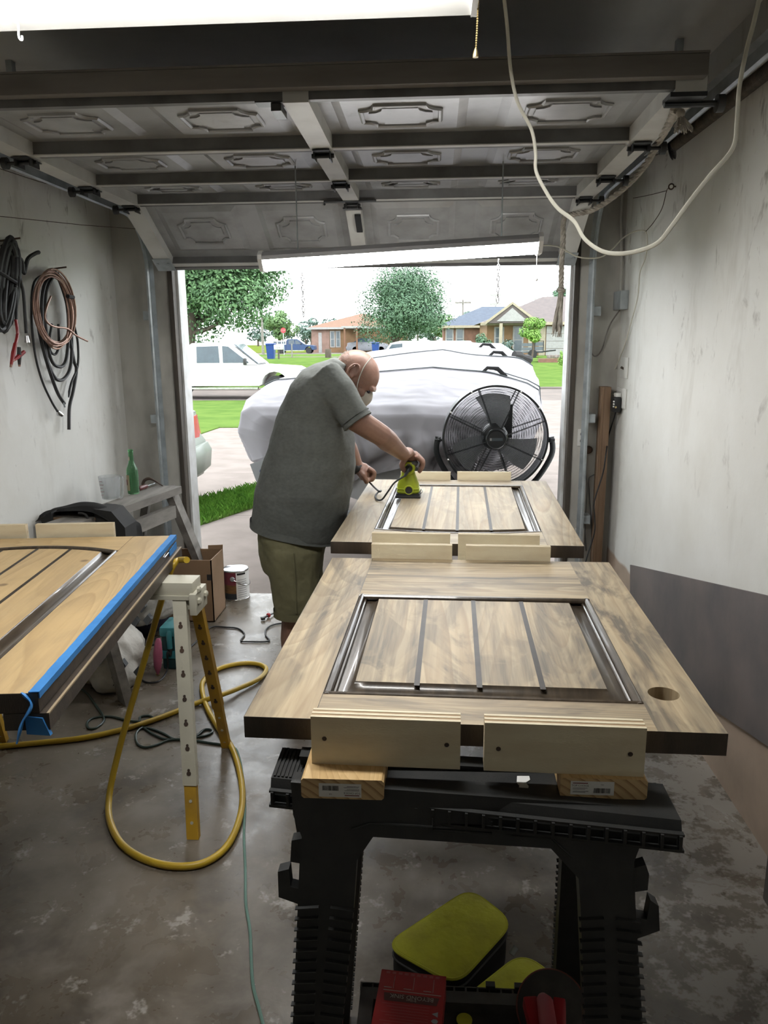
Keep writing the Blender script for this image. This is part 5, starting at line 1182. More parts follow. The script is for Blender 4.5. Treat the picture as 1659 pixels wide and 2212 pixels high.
# right hand laid over the grip of the sander
GR = V((-0.112, 3.49, 1.062))                   # top of the sander's grip
palm = GR + V((0.004, -0.006, 0.022))
b.tube([WR, WR.lerp(palm, 0.55)+V((0, 0, 0.014)), palm, palm+V((0.032, 0.012, -0.004))], [0.030, 0.033, 0.036, 0.030], n=14, flat=0.75, up=(0, 0, 1))
for k, (dy, ln) in enumerate(((-0.034, 0.92), (-0.011, 1.0), (0.012, 0.97), (0.033, 0.82))):
    k0 = palm + V((0.030, dy, 0.004)); q1 = GR + V((0.030+0.034*ln, dy*1.05, -0.004)); q2 = GR + V((0.036+0.024*ln, dy, -0.034*ln)); q3 = GR + V((0.044, dy*0.9, -0.056*ln))
    b.tube(spline([k0, q1, q2, q3], 4), [0.0115]*5+[0.0105]*4+[0.0095]*3+[0.0085], n=8)
tb = palm + V((-0.014, -0.030, 0.0))
b.tube(spline([tb, GR + V((-0.030, -0.046, -0.012)), GR + V((-0.022, -0.050, -0.036)), GR + V((-0.006, -0.050, -0.050))], 4), [0.0145]*5+[0.0125]*4+[0.0105]*3+[0.009], n=8)
# left hand: loose fist holding the cord
pl_ = Y_(3.635, 789, 1022)
b.tube([WL, WL.lerp(pl_, 0.5)+V((0.004, 0, 0.004)), pl_, pl_+V((0.022, 0, -0.008))], [0.030, 0.036, 0.040, 0.036], n=14)
for k, dy in enumerate((-0.033, -0.011, 0.011, 0.031)):
    A0 = Y_(3.635+dy, 796, 1012); A1 = Y_(3.635+dy, 808, 1021); A2 = Y_(3.635+dy, 804, 1036); A3 = Y_(3.635+dy*0.9, 794, 1036)
    b.tube(spline([A0, A1, A2, A3], 4), [0.0125]*5+[0.0115]*4+[0.0105]*3+[0.009], n=8)
b.tube(spline([Y_(3.60, 780, 1018), Y_(3.585, 786, 1028), Y_(3.583, 790, 1037), Y_(3.588, 793, 1044)], 4), [0.0165]*5+[0.0135]*4+[0.012]*3+[0.010], n=8)
b.ball(Y_(3.64, 797, 1027), (0.026, 0.04, 0.026), n=14, m=10)
body = mesh_part(remeshed(b, 0.0042, 3, sm=0.5), 'body', M['skin'], man)
# face details
M['eye'] = pm('eye_dark', (0.02, 0.02, 0.03), 0.2); M['grey_hair'] = pm('grey_hair', (0.30, 0.27, 0.24), 0.9)
for s in (1, -1):
    b = MB(); b.ball(H(0.086, s*0.034, -0.001), 0.010, n=12, m=8); b.build('eye', M['eye'], man)
    b = MB(); b.tube([H(0.100, s*0.014, 0.020), H(0.100, s*0.034, 0.022), H(0.088, s*0.054, 0.016)], [0.003, 0.004, 0.002], n=6); b.build('eyebrow', M['grey_hair'], man)
b = MB(); rnd = random.Random(4)
for _ in range(2600):                                  # short grey fringe round the back and sides
    a = rnd.uniform(math.radians(55), math.radians(305)); e = rnd.uniform(-0.55, 0.25)
    d = V((math.cos(a)*math.cos(e)*0.099, math.sin(a)*math.cos(e)*0.079, 0.004+math.sin(e)*0.089)); p = H(*d); nrm = (hf*d.x/0.0098 + hs*d.y/0.0062 + hu*d.z/0.0079).normalized()
    t = nrm.orthogonal().normalized()*0.0006; b.poly([p-t, p+t, p+nrm*0.0035-hu*0.002])
hr = b.build('hair', M['grey_hair'], man, smooth=0, fix=False); hr['kind'] = 'stuff'
# dust mask with its two straps
M['mask'] = pm('off_white_mask', (0.46, 0.45, 0.40), 0.85, bump=0.3, bscale=40)
b = MB(); rings = []
for k in range(9):
    t = k/8; rr = 0.060*math.cos(t*math.pi/2*0.93)**0.8; rings.append([H(0.062+0.072*math.sin(t*math.pi/2), rr*0.95*math.cos(2*math.pi*j/24), -0.052+rr*1.12*math.sin(2*math.pi*j/24)) for j in range(24)])
b.loft(rings); mk = b.build('dust_mask', M['mask'], man)
for zz in (0.0, -0.03):
    b = MB(); pts = [H(0.066, 0.058, -0.045+zz), H(0.035, 0.076, -0.020+zz*0.5), H(0.006, 0.082, 0.018), H(-0.012, 0.074, 0.055), H(-0.02, 0.045, 0.088), H(-0.02, 0.0, 0.097)] if zz == 0 else [H(0.066, 0.058, -0.075), H(0.03, 0.072, -0.06), H(-0.02, 0.075, -0.055), H(-0.06, 0.058, -0.05)]
    b.tube(spline(pts, 6), 0.0022, n=6); b.build('strap', M['mask'], mk)
# T-shirt
b = MB()
b.loft([ring_pts(L, R, ry, 1.0) for L, R, ry in RINGS + [((720, 769), (755, 790), .066)]])
b.tube([SR+V((-0.03, 0.02, 0.02)), SR.lerp(HR, 0.35), SR.lerp(HR, 0.7), HR, HR+(HR-SR).normalized()*0.012], [0.080, 0.074, 0.068, 0.064, 0.064], n=22)
b.tube([SL+V((-0.03, -0.02, 0.02)), SL.lerp(EL, 0.3), SL.lerp(EL, 0.55)], [0.088, 0.084, 0.078], n=18)
shirt = mesh_part(remeshed(b, 0.0075, 6, disp=0.020, dscale=0.16), 'tshirt', M['shirt'], man)
b = MB(); r0 = ring_pts(*RINGS[0], 1.0, n=64); r0b = [p + V((0, 0, 0.03)) for p in ring_pts(RINGS[0][0], RINGS[0][1], RINGS[0][2], 1.012, n=64)]; r0a = ring_pts(RINGS[0][0], RINGS[0][1], RINGS[0][2], 1.02, n=64); r0c = [p + V((0, 0, 0.004)) for p in ring_pts(RINGS[0][0], RINGS[0][1], RINGS[0][2], 0.99, n=64)]; b.loft([r0b, r0a, r0c], cap=False); b.build('shirt_hem', M['shirt'], shirt)
dS = (HR-SR).normalized(); b = MB(); b.tube([HR+dS*0.000, HR+dS*0.010], 0.0655, n=30, cap=False); b.tube([HR-dS*0.014, HR-dS*0.010], 0.066, n=30, cap=False); b.build('sleeve_hem', M['shirt'], shirt)
b = MB(); nk = [Y_(3.235, 720, 777), Y_(3.19, 730, 792), Y_(3.165, 745, 812), Y_(3.16, 756, 838), Y_(3.17, 762, 858)]; b.tube(spline(nk, 6), 0.006, n=8); b.build('collar', M['shirt'], shirt)
# shorts
b = MB()
wl, wr = (562, 1120), (712, 1140)
b.loft([ring_pts((560, 1110), (716, 1130), .17), ring_pts((560, 1150), (706, 1165), .185), ring_pts((566, 1190), (700, 1195), .18), ring_pts((572, 1225), (697, 1225), .165)])
for (kn, hp, dx) in ((kneeR, hipR, 0), (kneeL, hipL, 0)):
    hem = kn + V((0.0, 0, 0.005)); b.tube([hp+V((-0.005, 0, -0.05)), hp.lerp(kn, 0.35)+V((-0.004, 0, 0)), hp.lerp(kn, 0.7), hem], [0.125, 0.116, 0.102, 0.094], n=24)
sh = mesh_part(remeshed(b, 0.0075, 7, disp=0.02, dscale=0.10), 'shorts', M['khaki'], man)
b = MB(); c = kneeR + V((0, 0, 0.006)); b.tube([c, c+V((0, 0, 0.03))], 0.0975, n=28, cap=False); b.build('shorts_hem', M['khaki'], sh)
b = MB(); b.tube(spline([Y_(3.012, 634, 1195), Y_(3.005, 638, 1260), Y_(3.005, 640, 1325)], 5), 0.003, n=6); b.build('seam', M['khaki'], sh)
for an in (ankR, ankL):
    b = MB(); b.loft([[an+V((x, y*k, z-0.09)) for x, y in ((-0.085, 0.0), (-0.07, 0.045), (0.02, 0.05), (0.13, 0.052), (0.19, 0.03), (0.20, 0.0), (0.19, -0.03), (0.13, -0.052), (0.02, -0.05), (-0.07, -0.045))] for z, k in ((0.0, 1.0), (0.03, 1.03), (0.06, 0.9), (0.085, 0.75))]); b.build('shoe', M['black_rubber'], man)
# watch on the left wrist
b = MB(); ax = (pl_-WL).normalized(); b.tube([WL-ax*0.014, WL+ax*0.010], 0.0345, n=20, cap=False); b.ball(WL+V((0.0, -0.034, 0.0)), (0.017, 0.006, 0.017), n=16, m=8); b.build('watch', M['black_rubber'], man)

# ------------------------------------------------------------------ quarter-sheet sander
SX, SY, SZ = -0.116, 3.50, 0.8925
sd = thing('palm_sander', (SX, SY, SZ), 'lime green electric palm sander under the right hand', 'sander')
b = MB(); b.bx(SX-0.058, SX+0.058, SY-0.055, SY+0.055, SZ, SZ+0.012, bev=0.003); b.bx(SX-0.054, SX+0.054, SY-0.051, SY+0.051, SZ+0.012, SZ+0.02); b.build('sanding_pad', M['black_rubber'], sd)
def sq_ring(hx, hy, z, r=0.35, n=24, ox=0, oy=0):
    out = []
    for k in range(n):
        t = 2*math.pi*k/n; c_, s_ = math.cos(t), math.sin(t); p = 0.55
        out.append((SX+ox+hx*math.copysign(abs(c_)**p, c_), SY+oy+hy*math.copysign(abs(s_)**p, s_), SZ+z))
    return out
b = MB(); b.loft([sq_ring(.050, .048, .021), sq_ring(.052, .050, .03), sq_ring(.050, .049, .055), sq_ring(.044, .044, .075), sq_ring(.034, .037, .10), sq_ring(.029, .033, .125), sq_ring(.030, .036, .14)]); b.build('body', M['lime'], sd)
for z in (0.028, 0.042):
    b = MB(); b.loft([sq_ring(.0535, .0515, z-.002), sq_ring(.0545, .0525, z), sq_ring(.0535, .0515, z+.002)]); b.build('ridge', M['lime'], sd)
b = MB(); b.loft([sq_ring(.031, .037, .137), sq_ring(.040, .046, .147, ox=.002), sq_ring(.042, .050, .158, ox=.004), sq_ring(.034, .042, .168, ox=.004), sq_ring(.016, .02, .171, ox=.004)]); b.build('grip', pm('grey_grip_rubber', (0.12, 0.125, 0.12), 0.7), sd)
b = MB(); c = V((SX+0.004, SY-0.036, SZ+0.138)); b.torus(c+V((0, -0.006, 0)), 0.022, 0.008, axis=(0, 1, 0), n=24, m=8); b.build('collar', M['lime'], sd)
b = MB(); b.cyl(c, c+V((0, -0.012, 0)), 0.017, n=16); b.tube(spline([c+V((0, -0.010, 0)), c+V((-0.004, -0.035, -0.008)), c+V((-0.016, -0.05, -0.028))], 5), [0.011-0.0005*k for k in range(11)], n=10); b.build('cord_boot', M['dark_metal'], sd)
b = MB(); c2 = V((SX+0.004, SY-0.05, SZ+0.038)); b.torus(c2, 0.0185, 0.0045, axis=(0, 1, 0), n=24, m=8); b.cyl(c2+V((0, 0.004, 0)), c2+V((0, -0.004, 0)), 0.0165, n=20, mat=1); b.build('dust_port', [M['lime'], M['dark_metal']], sd)
b = MB(); b.tube(spline([(SX+0.056, SY-0.02, SZ+0.014), (SX+0.066, SY-0.02, SZ+0.026), (SX+0.06, SY+0.02, SZ+0.03), (SX+0.056, SY+0.02, SZ+0.014)], 4), 0.002, n=6); b.build('paper_clamp', M['steel'], sd)
st = c + V((-0.016, -0.05, -0.028))
cord = [st, Y_(3.38, 853, 1042), Y_(3.36, 838, 1062), Z_(0.905, 826, 1078), Z_(0.902, 816, 1080), Z_(0.902, 811, 1072), Z_(0.906, 816, 1064), Z_(0.916, 823, 1060), Z_(0.925, 820, 1062), Z_(0.925, 812, 1056), Y_(3.60, 803, 1047), Y_(3.63, 795, 1038), Y_(3.645, 788, 1028)]
b = MB(); b.tube(spline(cord, 7), 0.0042, n=8); b.build('cord', M['black_rubber'], sd)

# ------------------------------------------------------------------ drum fan outside the door
FC = V((0.387, 4.86, 0.995)); FR = 0.318
fan = thing('drum_fan', (FC.x, FC.y+0.12, zg(4.98)), 'large round black wire cage floor fan standing in the doorway', 'fan')
bl = M['dark_metal']; bk = pm('fan_black', (0.014, 0.016, 0.018), 0.35)
ax = V((0, 1, 0))
def C_(r, a, dy): return FC + V((r*math.cos(a), dy, r*math.sin(a)))
b = MB(); n = 72
b.loft([[C_(FR+0.0, a, -0.03) , C_(FR+0.012, a, -0.03), C_(FR+0.016, a, 0.0), C_(FR+0.012, a, 0.16), C_(FR+0.004, a, 0.16), C_(FR+0.004, a, -0.01)] for a in [2*math.pi*k/n for k in range(n)]], loop=True); b.build('drum', bk, fan)
def guard(sgn, y0, dome, nr):
    b = MB()
    for k in range(nr):
        r = 0.075 + (FR-0.085)*k/(nr-1); dy = y0 - sgn*dome*(1-(r/FR)**2); b.torus(FC+V((0, dy, 0)), r, 0.0014, axis=ax, n=56, m=5)
    b.build('guard_rings', bk, fan)
    for k in range(8):
        a = math.radians(22.5+45*k - 3)
        for da in (-0.022, 0.022):
            b = MB(); pts = []
            for j in range(7):
                r = 0.06+(FR-0.06)*j/6; off = da*FR*0.36; c = C_(r, a, y0 - sgn*dome*(1-(r/FR)**2)-0.003*sgn); pts.append(c + V((-math.sin(a), 0, math.cos(a)))*off)
            b.tube(pts, 0.0022, n=5); b.build('guard_spoke', bk, fan)
guard(1, -0.02, 0.05, 30); guard(-1, 0.15, 0.03, 16)
b = MB(); hc = FC+V((0, -0.082, 0)); b.lathe([(0.066, 0.03), (0.066, 0.008), (0.058, 0.0), (0.054, -0.003), (0.002, -0.004)], o=hc, rot=(-90, 0, 0), n=40)
b = MB(); b.lathe([(0.060, -0.02), (0.066, -0.012), (0.066, 0.004), (0.060, 0.010), (0.054, 0.008), (0.052, 0.004), (0.001, 0.004)], o=hc+V((0, 0, 0)), rot=(90, 0, 0), n=40); hub = b.build('hub_cap', bk, fan)
b = MB(); b.bx(FC.x-0.040, FC.x+0.040, hc.y-0.0075, hc.y-0.0045, FC.z-0.009, FC.z+0.009); b.bx(FC.x-0.040, FC.x-0.028, hc.y-0.0085, hc.y-0.0075, FC.z-0.008, FC.z+0.008, mat=1); b.build('name_strip', [pm('strip_slate', (0.05, 0.065, 0.075), 0.4), pm('strip_silver', (0.26, 0.27, 0.27), 0.4)], hub, smooth=0)
for k in range(3):
    a0 = math.radians(80+120*k); b = MB()
    def bp(u, v, a0=a0):
        r = 0.07+0.205*u; a = a0 + (v-0.5)*(1.05-0.25*u)+0.25*u; return C_(r, a, 0.055 + (v-0.5)*0.075)
    b.grid(bp, 8, 8); bmesh.ops.solidify(b.b, geom=list(b.b.faces), thickness=0.002); b.build('blade', pm('fan_blade_metal', (0.42, 0.43, 0.44), 0.35, 0.4), fan)
b = MB(); b.lathe([(0.02, 0.0), (0.07, 0.01), (0.085, 0.03), (0.085, 0.12), (0.06, 0.15), (0.01, 0.155)], o=FC+V((0, 0.03, 0)), rot=(-90, 0, 0), n=28); b.build('motor', bk, fan)
b = MB(); b.bx(FC.x-0.02, FC.x+0.12, FC.y+0.14, FC.y+0.17, FC.z-0.02, FC.z+0.20, bev=0.01); b.build('switch_box', bk, fan)
for a in (35, 62, 118, 150, 205, 250, 290, 335):
    b = MB(); p = C_(FR+0.006, math.radians(a), -0.031); b.lathe([(0.007, 0), (0.007, 0.004), (0.003, 0.006)], o=p, rot=(90, 0, 0), n=10); b.build('bolt', M['chrome'], fan)
for s in (-1, 1):
    b = MB(); p = FC + V((s*(FR+0.012), 0.06, -0.02)); b.cyl(p, p+V((s*0.05, 0, 0)), 0.010, n=10); b.lathe([(0.016, 0), (0.02, 0.008), (0.018, 0.02), (0.006, 0.022)], o=p+V((s*0.012, 0, 0)), rot=(0, 90*s, 0), n=12); b.build('tilt_knob', bk, fan)
pts = [FC+V((-(FR+0.04), 0.06, 0.0)), FC+V((-(FR+0.045), 0.06, -0.12)), FC+V((-(FR*0.8), 0.07, -0.30)), FC+V((-0.1, 0.08, -0.40)), FC+V((0.1, 0.08, -0.40)), FC+V((FR*0.8, 0.07, -0.30)), FC+V((FR+0.045, 0.06, -0.12)), FC+V((FR+0.04, 0.06, 0.0))]
b = MB(); b.tube(spline(pts, 6), 0.018, n=8, flat=0.4, up=(0, 1, 0)); b.build('yoke', bk, fan)
b = MB(); b.cyl(FC+V((0, 0.08, -0.40)), V((FC.x, FC.y+0.08, zg(4.94)+0.03)), 0.02, n=14); b.build('post', bk, fan)
b = MB(); b.lathe([(0.24, 0.0), (0.24, 0.015), (0.06, 0.035), (0.03, 0.06)], o=(FC.x, FC.y+0.12, zg(4.98)), n=36); b.build('base', bk, fan)
# ------------------------------------------------------------------ weathered wooden sawhorse by the left wall
ws = thing('wooden_sawhorse', (-1.60, 3.75, 0), 'weathered grey wooden sawhorse against the left wall', 'sawhorse')
BA, BB = V((-1.50, 4.22, 0.80)), V((-1.70, 3.22, 0.80)); bd = (BB-BA).normalized(); bs = V((-bd.y, bd.x, 0)); bs = bs if bs.x > 0 else -bs
b = MB(); b.loft([[p+bs*0.075, p-bs*0.075, p-bs*0.075+V((0, 0, -0.04)), p+bs*0.075+V((0, 0, -0.04))] for p in (BA, BB)]); b.build('top_board', M['grey_wood'], ws, smooth=0)
b = MB(); b.loft([[p+bs*0.065+V((0, 0, -0.10)), p+bs*0.025+V((0, 0, -0.10)), p+bs*0.025+V((0, 0, -0.17)), p+bs*0.065+V((0, 0, -0.17))] for p in (BA+bd*0.06, BB-bd*0.06)]); b.build('side_rail', M['grey_wood'], ws, smooth=0)
def wleg(top, foot, wdv, th, nm='leg'):
    top, foot, wdv = V(top), V(foot), V(wdv); d = (foot-top).normalized(); tv = d.cross(wdv).normalized()*th
    b = MB(); b.loft([[p+wdv/2, p-wdv/2, p-wdv/2+tv, p+wdv/2+tv] for p in (top, foot)]); b.build(nm, M['grey_wood'], ws, smooth=0)
wleg((-1.475, 4.19, 0.80), (-1.335, 4.52, 0.0), (0.02, -0.145, 0), 0.038)
wleg((-1.60, 4.19, 0.76), (-1.80, 4.30, 0.0), (0.02, -0.10, 0), 0.038)
wleg((-1.585, 3.30, 0.76), (-1.375, 3.16, 0.0), (0.06, -0.06, 0), 0.04)
wleg((-1.74, 3.30, 0.76), (-1.84, 3.16, 0.0), (0.02, -0.09, 0), 0.038)
# things on it
bp_ = Z_(0.80, 289, 1066)
bot = thing('beer_bottle', bp_, 'empty green glass beer bottle on the wooden sawhorse', 'bottle')
M['green_glass'] = glassy('green_glass', (0.30, 0.66, 0.36), 0.05, 0.85)
prof = [(0.001, 0.0), (0.028, 0.0), (0.031, 0.006), (0.031, 0.115), (0.029, 0.135), (0.020, 0.158), (0.0145, 0.175), (0.0125, 0.215), (0.0125, 0.228), (0.0145, 0.230), (0.0145, 0.240), (0.0105, 0.240), (0.0105, 0.216), (0.0125, 0.176), (0.0265, 0.134), (0.0285, 0.115), (0.0285, 0.008), (0.001, 0.007)]
b = MB(); b.lathe(prof, o=bp_, n=28, cap=False); b.build('glass', M['green_glass'], bot)
b = MB(); n = 10
b.grid(lambda u, v: bp_ + V((0.0315*math.cos(math.radians(170+90*u)), 0.0315*math.sin(math.radians(170+90*u)), 0.02+0.085*v)), n, 2); lb = b.build('label', pm('cream_bottle_label', (0.42, 0.36, 0.22), 0.6), bot)
b = MB(); b.grid(lambda u, v: bp_ + V((0.0319*math.cos(math.radians(190+45*u)), 0.0319*math.sin(math.radians(190+45*u)), 0.05+0.03*v)), n, 2); b.build('label_emblem', pm('dark_red_label', (0.14, 0.03, 0.03), 0.6), lb)
b = MB(); b.grid(lambda u, v: bp_ + V((0.0148*math.cos(math.radians(190+70*u)), 0.0148*math.sin(math.radians(190+70*u)), 0.182+0.02*v)), n, 2); b.build('neck_label', pm('pale_neck_label', (0.42, 0.33, 0.26), 0.6), bot)
jp = Z_(0.80, 240, 1076)
jug = thing('measuring_jug', jp, 'translucent plastic measuring jug with handle beside the green bottle', 'jug')
M['clear_plastic'] = glassy('cloudy_clear_plastic', (0.86, 0.90, 0.93), 0.25, 0.75, alpha=0.55)
b = MB(); b.lathe([(0.001, 0.0), (0.045, 0.0), (0.056, 0.118), (0.0535, 0.118), (0.043, 0.004), (0.001, 0.004)], o=jp, n=32, cap=False); b.build('cup', M['clear_plastic'], jug)
b = MB(); b.tube(spline([jp+V((0.052, -0.015, 0.112)), jp+V((0.078, -0.02, 0.112)), jp+V((0.074, -0.02, 0.06)), jp+V((0.066, -0.018, 0.01)), jp+V((0.05, -0.015, 0.012))], 5), 0.009, n=8, flat=0.6); b.build('handle', M['clear_plastic'], jug)
b = MB()
for k in range(5): b.bx(jp.x-0.03, jp.x-0.016+0.006*(k % 2), jp.y-0.052-0.0018*k, jp.y-0.0515-0.0018*k, jp.z+0.025+0.018*k, jp.z+0.027+0.018*k)
b.build('scale_marks', M['ink_red'], jug, smooth=0)
sp_ = Z_(0.815, 300, 1056); s2 = Z_(0.815, 320, 1049)
sc_ = thing('screwdriver', sp_, 'screwdriver with dark red and black handle lying behind the bottle', 'screwdriver')
dd = (s2-sp_).normalized(); b = MB(); b.tube([sp_, sp_+dd*0.008, sp_+dd*0.03, sp_+dd*0.06, sp_+dd*0.085], [0.009, 0.013, 0.012, 0.0135, 0.009], n=12); b.build('handle', pm('maroon_handle', (0.10, 0.025, 0.025), 0.4), sc_)
b = MB(); b.tube([sp_+dd*0.085, sp_+dd*0.17], 0.0035, n=8); b.build('shaft', M['steel'], sc_)
cb = thing('crowbar', Z_(0.81, 320, 1048), 'curved dark crowbar hook lying on the sawhorse end', 'crowbar')
b = MB(); b.tube(spline([Y_(4.2, 308, 1047), Y_(4.2, 312, 1038), Y_(4.2, 322, 1034), Y_(4.2, 335, 1039), Y_(4.2, 352, 1050)], 6), [0.009]*13+[0.008-0.0005*k for k in range(12)], n=8); b.build('bar', M['rust'], cb)
# black jacket thrown over a small wooden case
case = thing('wooden_case', Y_(3.45, 165, 1170), 'small brown wooden case under the black jacket', 'case')
c0, c1 = Y_(3.42, 112, 1170), Y_(3.42, 205, 1118)
b = MB(); b.bx(c0.x, c1.x, 3.42, 3.62, 0.8001, c1.z, bev=0.004); b.build('body', M['old_wood'], case)
b = MB(); b.bx(c0.x-0.003, c1.x+0.003, 3.415, 3.625, c1.z-0.012, c1.z, bev=0.003); b.build('lid', M['brown_board'], case)
b = MB(); m_ = (c0+c1)/2; b.bx(m_.x+0.01, m_.x+0.035, 3.408, 3.418, c1.z-0.05, c1.z+0.002); b.build('latch', M['black_cloth'], case, smooth=0)
jk = thing('jacket', Y_(3.6, 180, 1100), 'black jacket draped over the near end of the wooden sawhorse', 'jacket')
arc = [(86, 1122), (92, 1112), (112, 1099), (150, 1090), (195, 1086), (222, 1088), (248, 1103), (264, 1125), (272, 1150), (278, 1185)]
b = MB(); rows = []
NYJ = 14
base = spline([Y_(3.50, *p) for p in arc], 5)
for j in range(NYJ+1):
    t = j/NYJ; row = []
    for i, p in enumerate(base):
        s = i/(len(base)-1)
        dz = -0.06*t*t - 0.012*math.sin(s*24+t*3)*t; q_ = p + V((-0.02*t, 0.32*t-0.09+0.02*math.sin(s*9), dz+0.006*math.sin(t*14+s*6)))
        if t < 0.12: q_.z -= 0.02
        row.append(b.b.verts.new(q_))
    rows.append(row)
for j in range(NYJ):
    for i in range(len(base)-1): b.face([rows[j][i], rows[j][i+1], rows[j+1][i+1], rows[j+1][i]])
bmesh.ops.solidify(b.b, geom=list(b.b.faces), thickness=0.012); b.build('cloth', M['black_cloth'], jk, smooth=60)
b = MB(); b.prism([Y_(3.40, 88, 1122), Y_(3.40, 110, 1106), Y_(3.40, 116, 1170), Y_(3.40, 99, 1170)], (0, 0.10, 0)); b.build('sleeve_fold', M['black_cloth'], jk, smooth=0)
b = MB(); b.prism([Y_(3.42, 203, 1100), Y_(3.42, 240, 1105), Y_(3.42, 270, 1140), Y_(3.42, 272, 1175), Y_(3.42, 208, 1175)], (0, 0.14, 0)); b.build('front_panel', M['black_cloth'], jk, smooth=0)
b = MB(); b.tube(spline([Y_(3.40, 170, 1108), Y_(3.39, 185, 1112), Y_(3.39, 192, 1130), Y_(3.39, 193, 1160)], 5), 0.006, n=6); b.build('strap', M['black_cloth'], jk)

# ------------------------------------------------------------------ floor clutter at the back left
cx0, cx1 = -1.58, -1.27; cy0, cy1 = 4.17, 4.42
cbx = thing('cardboard_box', ((cx0+cx1)/2, (cy0+cy1)/2, 0), 'open brown cardboard box on the floor by the left jamb', 'box')
for (xa, xb, ya, yb) in ((cx0, cx1, cy0, cy0+0.006), (cx0, cx1, cy1-0.006, cy1), (cx0, cx0+0.006, cy0, cy1), (cx1-0.006, cx1, cy0, cy1)):
    b = MB(); b.bx(xa, xb, ya, yb, 0, 0.375); b.build('side', M['cardboard'], cbx, smooth=0)
b = MB(); b.bx(cx0, cx1, cy0, cy1, 0.0, 0.006); b.build('bottom', M['cardboard'], cbx, smooth=0)
b = MB(); b.prism([(cx1-0.09, cy1-0.003, 0.375), (cx1, cy1-0.003, 0.375), (cx1, cy1+0.003, 0.40), (cx1-0.09, cy1+0.003, 0.395)], (0, 0.004, 0)); b.build('flap', M['cardboard'], cbx, smooth=0)
b = MB(); b.bx(cx1-0.03, cx1-0.004, cy0-0.001, cy0, 0.255, 0.29); c = V((cx1-0.10, cy0-0.001, 0.21)); b.torus(c, 0.022, 0.004, axis=(0, 1, 0), n=20, m=5); b.torus(c, 0.010, 0.003, axis=(0, 1, 0), n=16, m=5)
for k in range(3): b.bx(c.x+0.030+0.006*k, c.x+0.033+0.006*k, cy0-0.001, cy0, c.z-0.012, c.z+0.012)
b.build('printed_marks', M['ink'], cbx, smooth=0)
pcn = Z_(0, 509, 1292); pcn = V((pcn.x, pcn.y+0.03, 0)); can = thing('paint_can', pcn, 'one gallon paint can with maroon and white label and wire handle', 'can')
R0 = 0.082
b = MB(); b.lathe([(R0, 0.0), (R0+0.002, 0.003), (R0, 0.006), (R0, 0.185), (R0+0.002, 0.189), (R0-0.002, 0.192), (R0-0.008, 0.187), (0.001, 0.185)], o=pcn, n=36); b.build('tin', M['chrome'], can)
def lab(a0, a1, z0, z1, mat, nm, par=can, rr=R0+0.0008):
    b = MB(); b.grid(lambda u, v: pcn + V((rr*math.cos(math.radians(a0+(a1-a0)*u)), rr*math.sin(math.radians(a0+(a1-a0)*u)), z0+(z1-z0)*v)), 16, 1); return b.build(nm, mat, par)
w_ = lab(285, 420, 0.006, 0.182, M['paper'], 'white_label'); lab(150, 285, 0.10, 0.182, pm('maroon_label', (0.16, 0.028, 0.045), 0.5), 'maroon_label'); lab(150, 285, 0.045, 0.10, pm('wood_picture_label', (0.20, 0.10, 0.03), 0.5, c2=(0.09, 0.045, 0.02), stretch=(1, 1, 6), scale=14), 'picture_label'); lab(150, 285, 0.006, 0.045, pm('charcoal_label', (0.025, 0.03, 0.035), 0.5), 'charcoal_label')
lab(290, 330, 0.165, 0.178, M['ink'], 'label_heading', w_, R0+0.0014)
for k in range(9): lab(292, 335, 0.02+0.014*k, 0.024+0.014*k, pm('label_print%d' % k, (0.35, 0.35, 0.36), 0.6), 'label_line', w_, R0+0.0013)
b = MB(); e1 = pcn+V((0, -R0-0.002, 0.142)); b.lathe([(0.016, 0.0), (0.014, 0.004), (0.006, 0.006)], o=e1, rot=(90, 0, 0), n=16); b.build('ear', M['steel'], can)
b = MB(); pts = [e1+V((0, -0.004, 0))] + [pcn + V(((R0+0.006)*math.cos(math.radians(-90+180*k/8)), (R0+0.006)*math.sin(math.radians(-90+180*k/8)), 0.142-0.055*math.sin(math.pi*k/8))) for k in range(1, 9)]; b.tube(spline(pts, 4), 0.0022, n=6); b.build('wire_handle', M['chrome'], can)
# teal power tool with dust bag
tp = Z_(0, 366, 1452); tt = thing('power_planer', (tp.x, tp.y+0.08, 0), 'teal electric hand planer with pink dust bag on the floor', 'power tool')
M['teal'] = pm('teal_plastic', (0.03, 0.17, 0.19), 0.35); M['dark_teal'] = pm('dark_green_housing', (0.012, 0.04, 0.042), 0.5)
ty = tp.y+0.02; xl, xr = Y_(ty, 347, 1400).x, Y_(ty, 385, 1400).x
b = MB(); b.bx(xl, xr, ty+0.012, ty+0.16, 0.0, 0.19, bev=0.012); b.build('housing', M['dark_teal'], tt)
b = MB(); b.bx(xl-0.004, xr+0.003, ty, ty+0.165, 0.175, 0.225, bev=0.014); b.build('top_cover', M['teal'], tt)
b = MB(); b.bx(xr-0.022, xr+0.003, ty+0.002, ty+0.16, 0.05, 0.19, bev=0.006); b.build('side_cover', M['teal'], tt)
b = MB(); b.bx(xl, xr, ty+0.004, ty+0.02, 0.06, 0.10, bev=0.004); b.build('front_band', M['teal'], tt)
xm = (xl+xr)/2+0.004; b = MB(); b.tube([(xm, ty-0.004, 0.12), (xm, ty-0.004, 0.18), (xm, ty+0.01, 0.205)], 0.014, n=12); b.build('motor_tube', M['teal'], tt)
b = MB(); b.tube([(xm, ty-0.004, 0.125), (xm, ty-0.006, 0.085)], [0.013, 0.008], n=10); b.build('cord_boot', M['black_rubber'], tt)
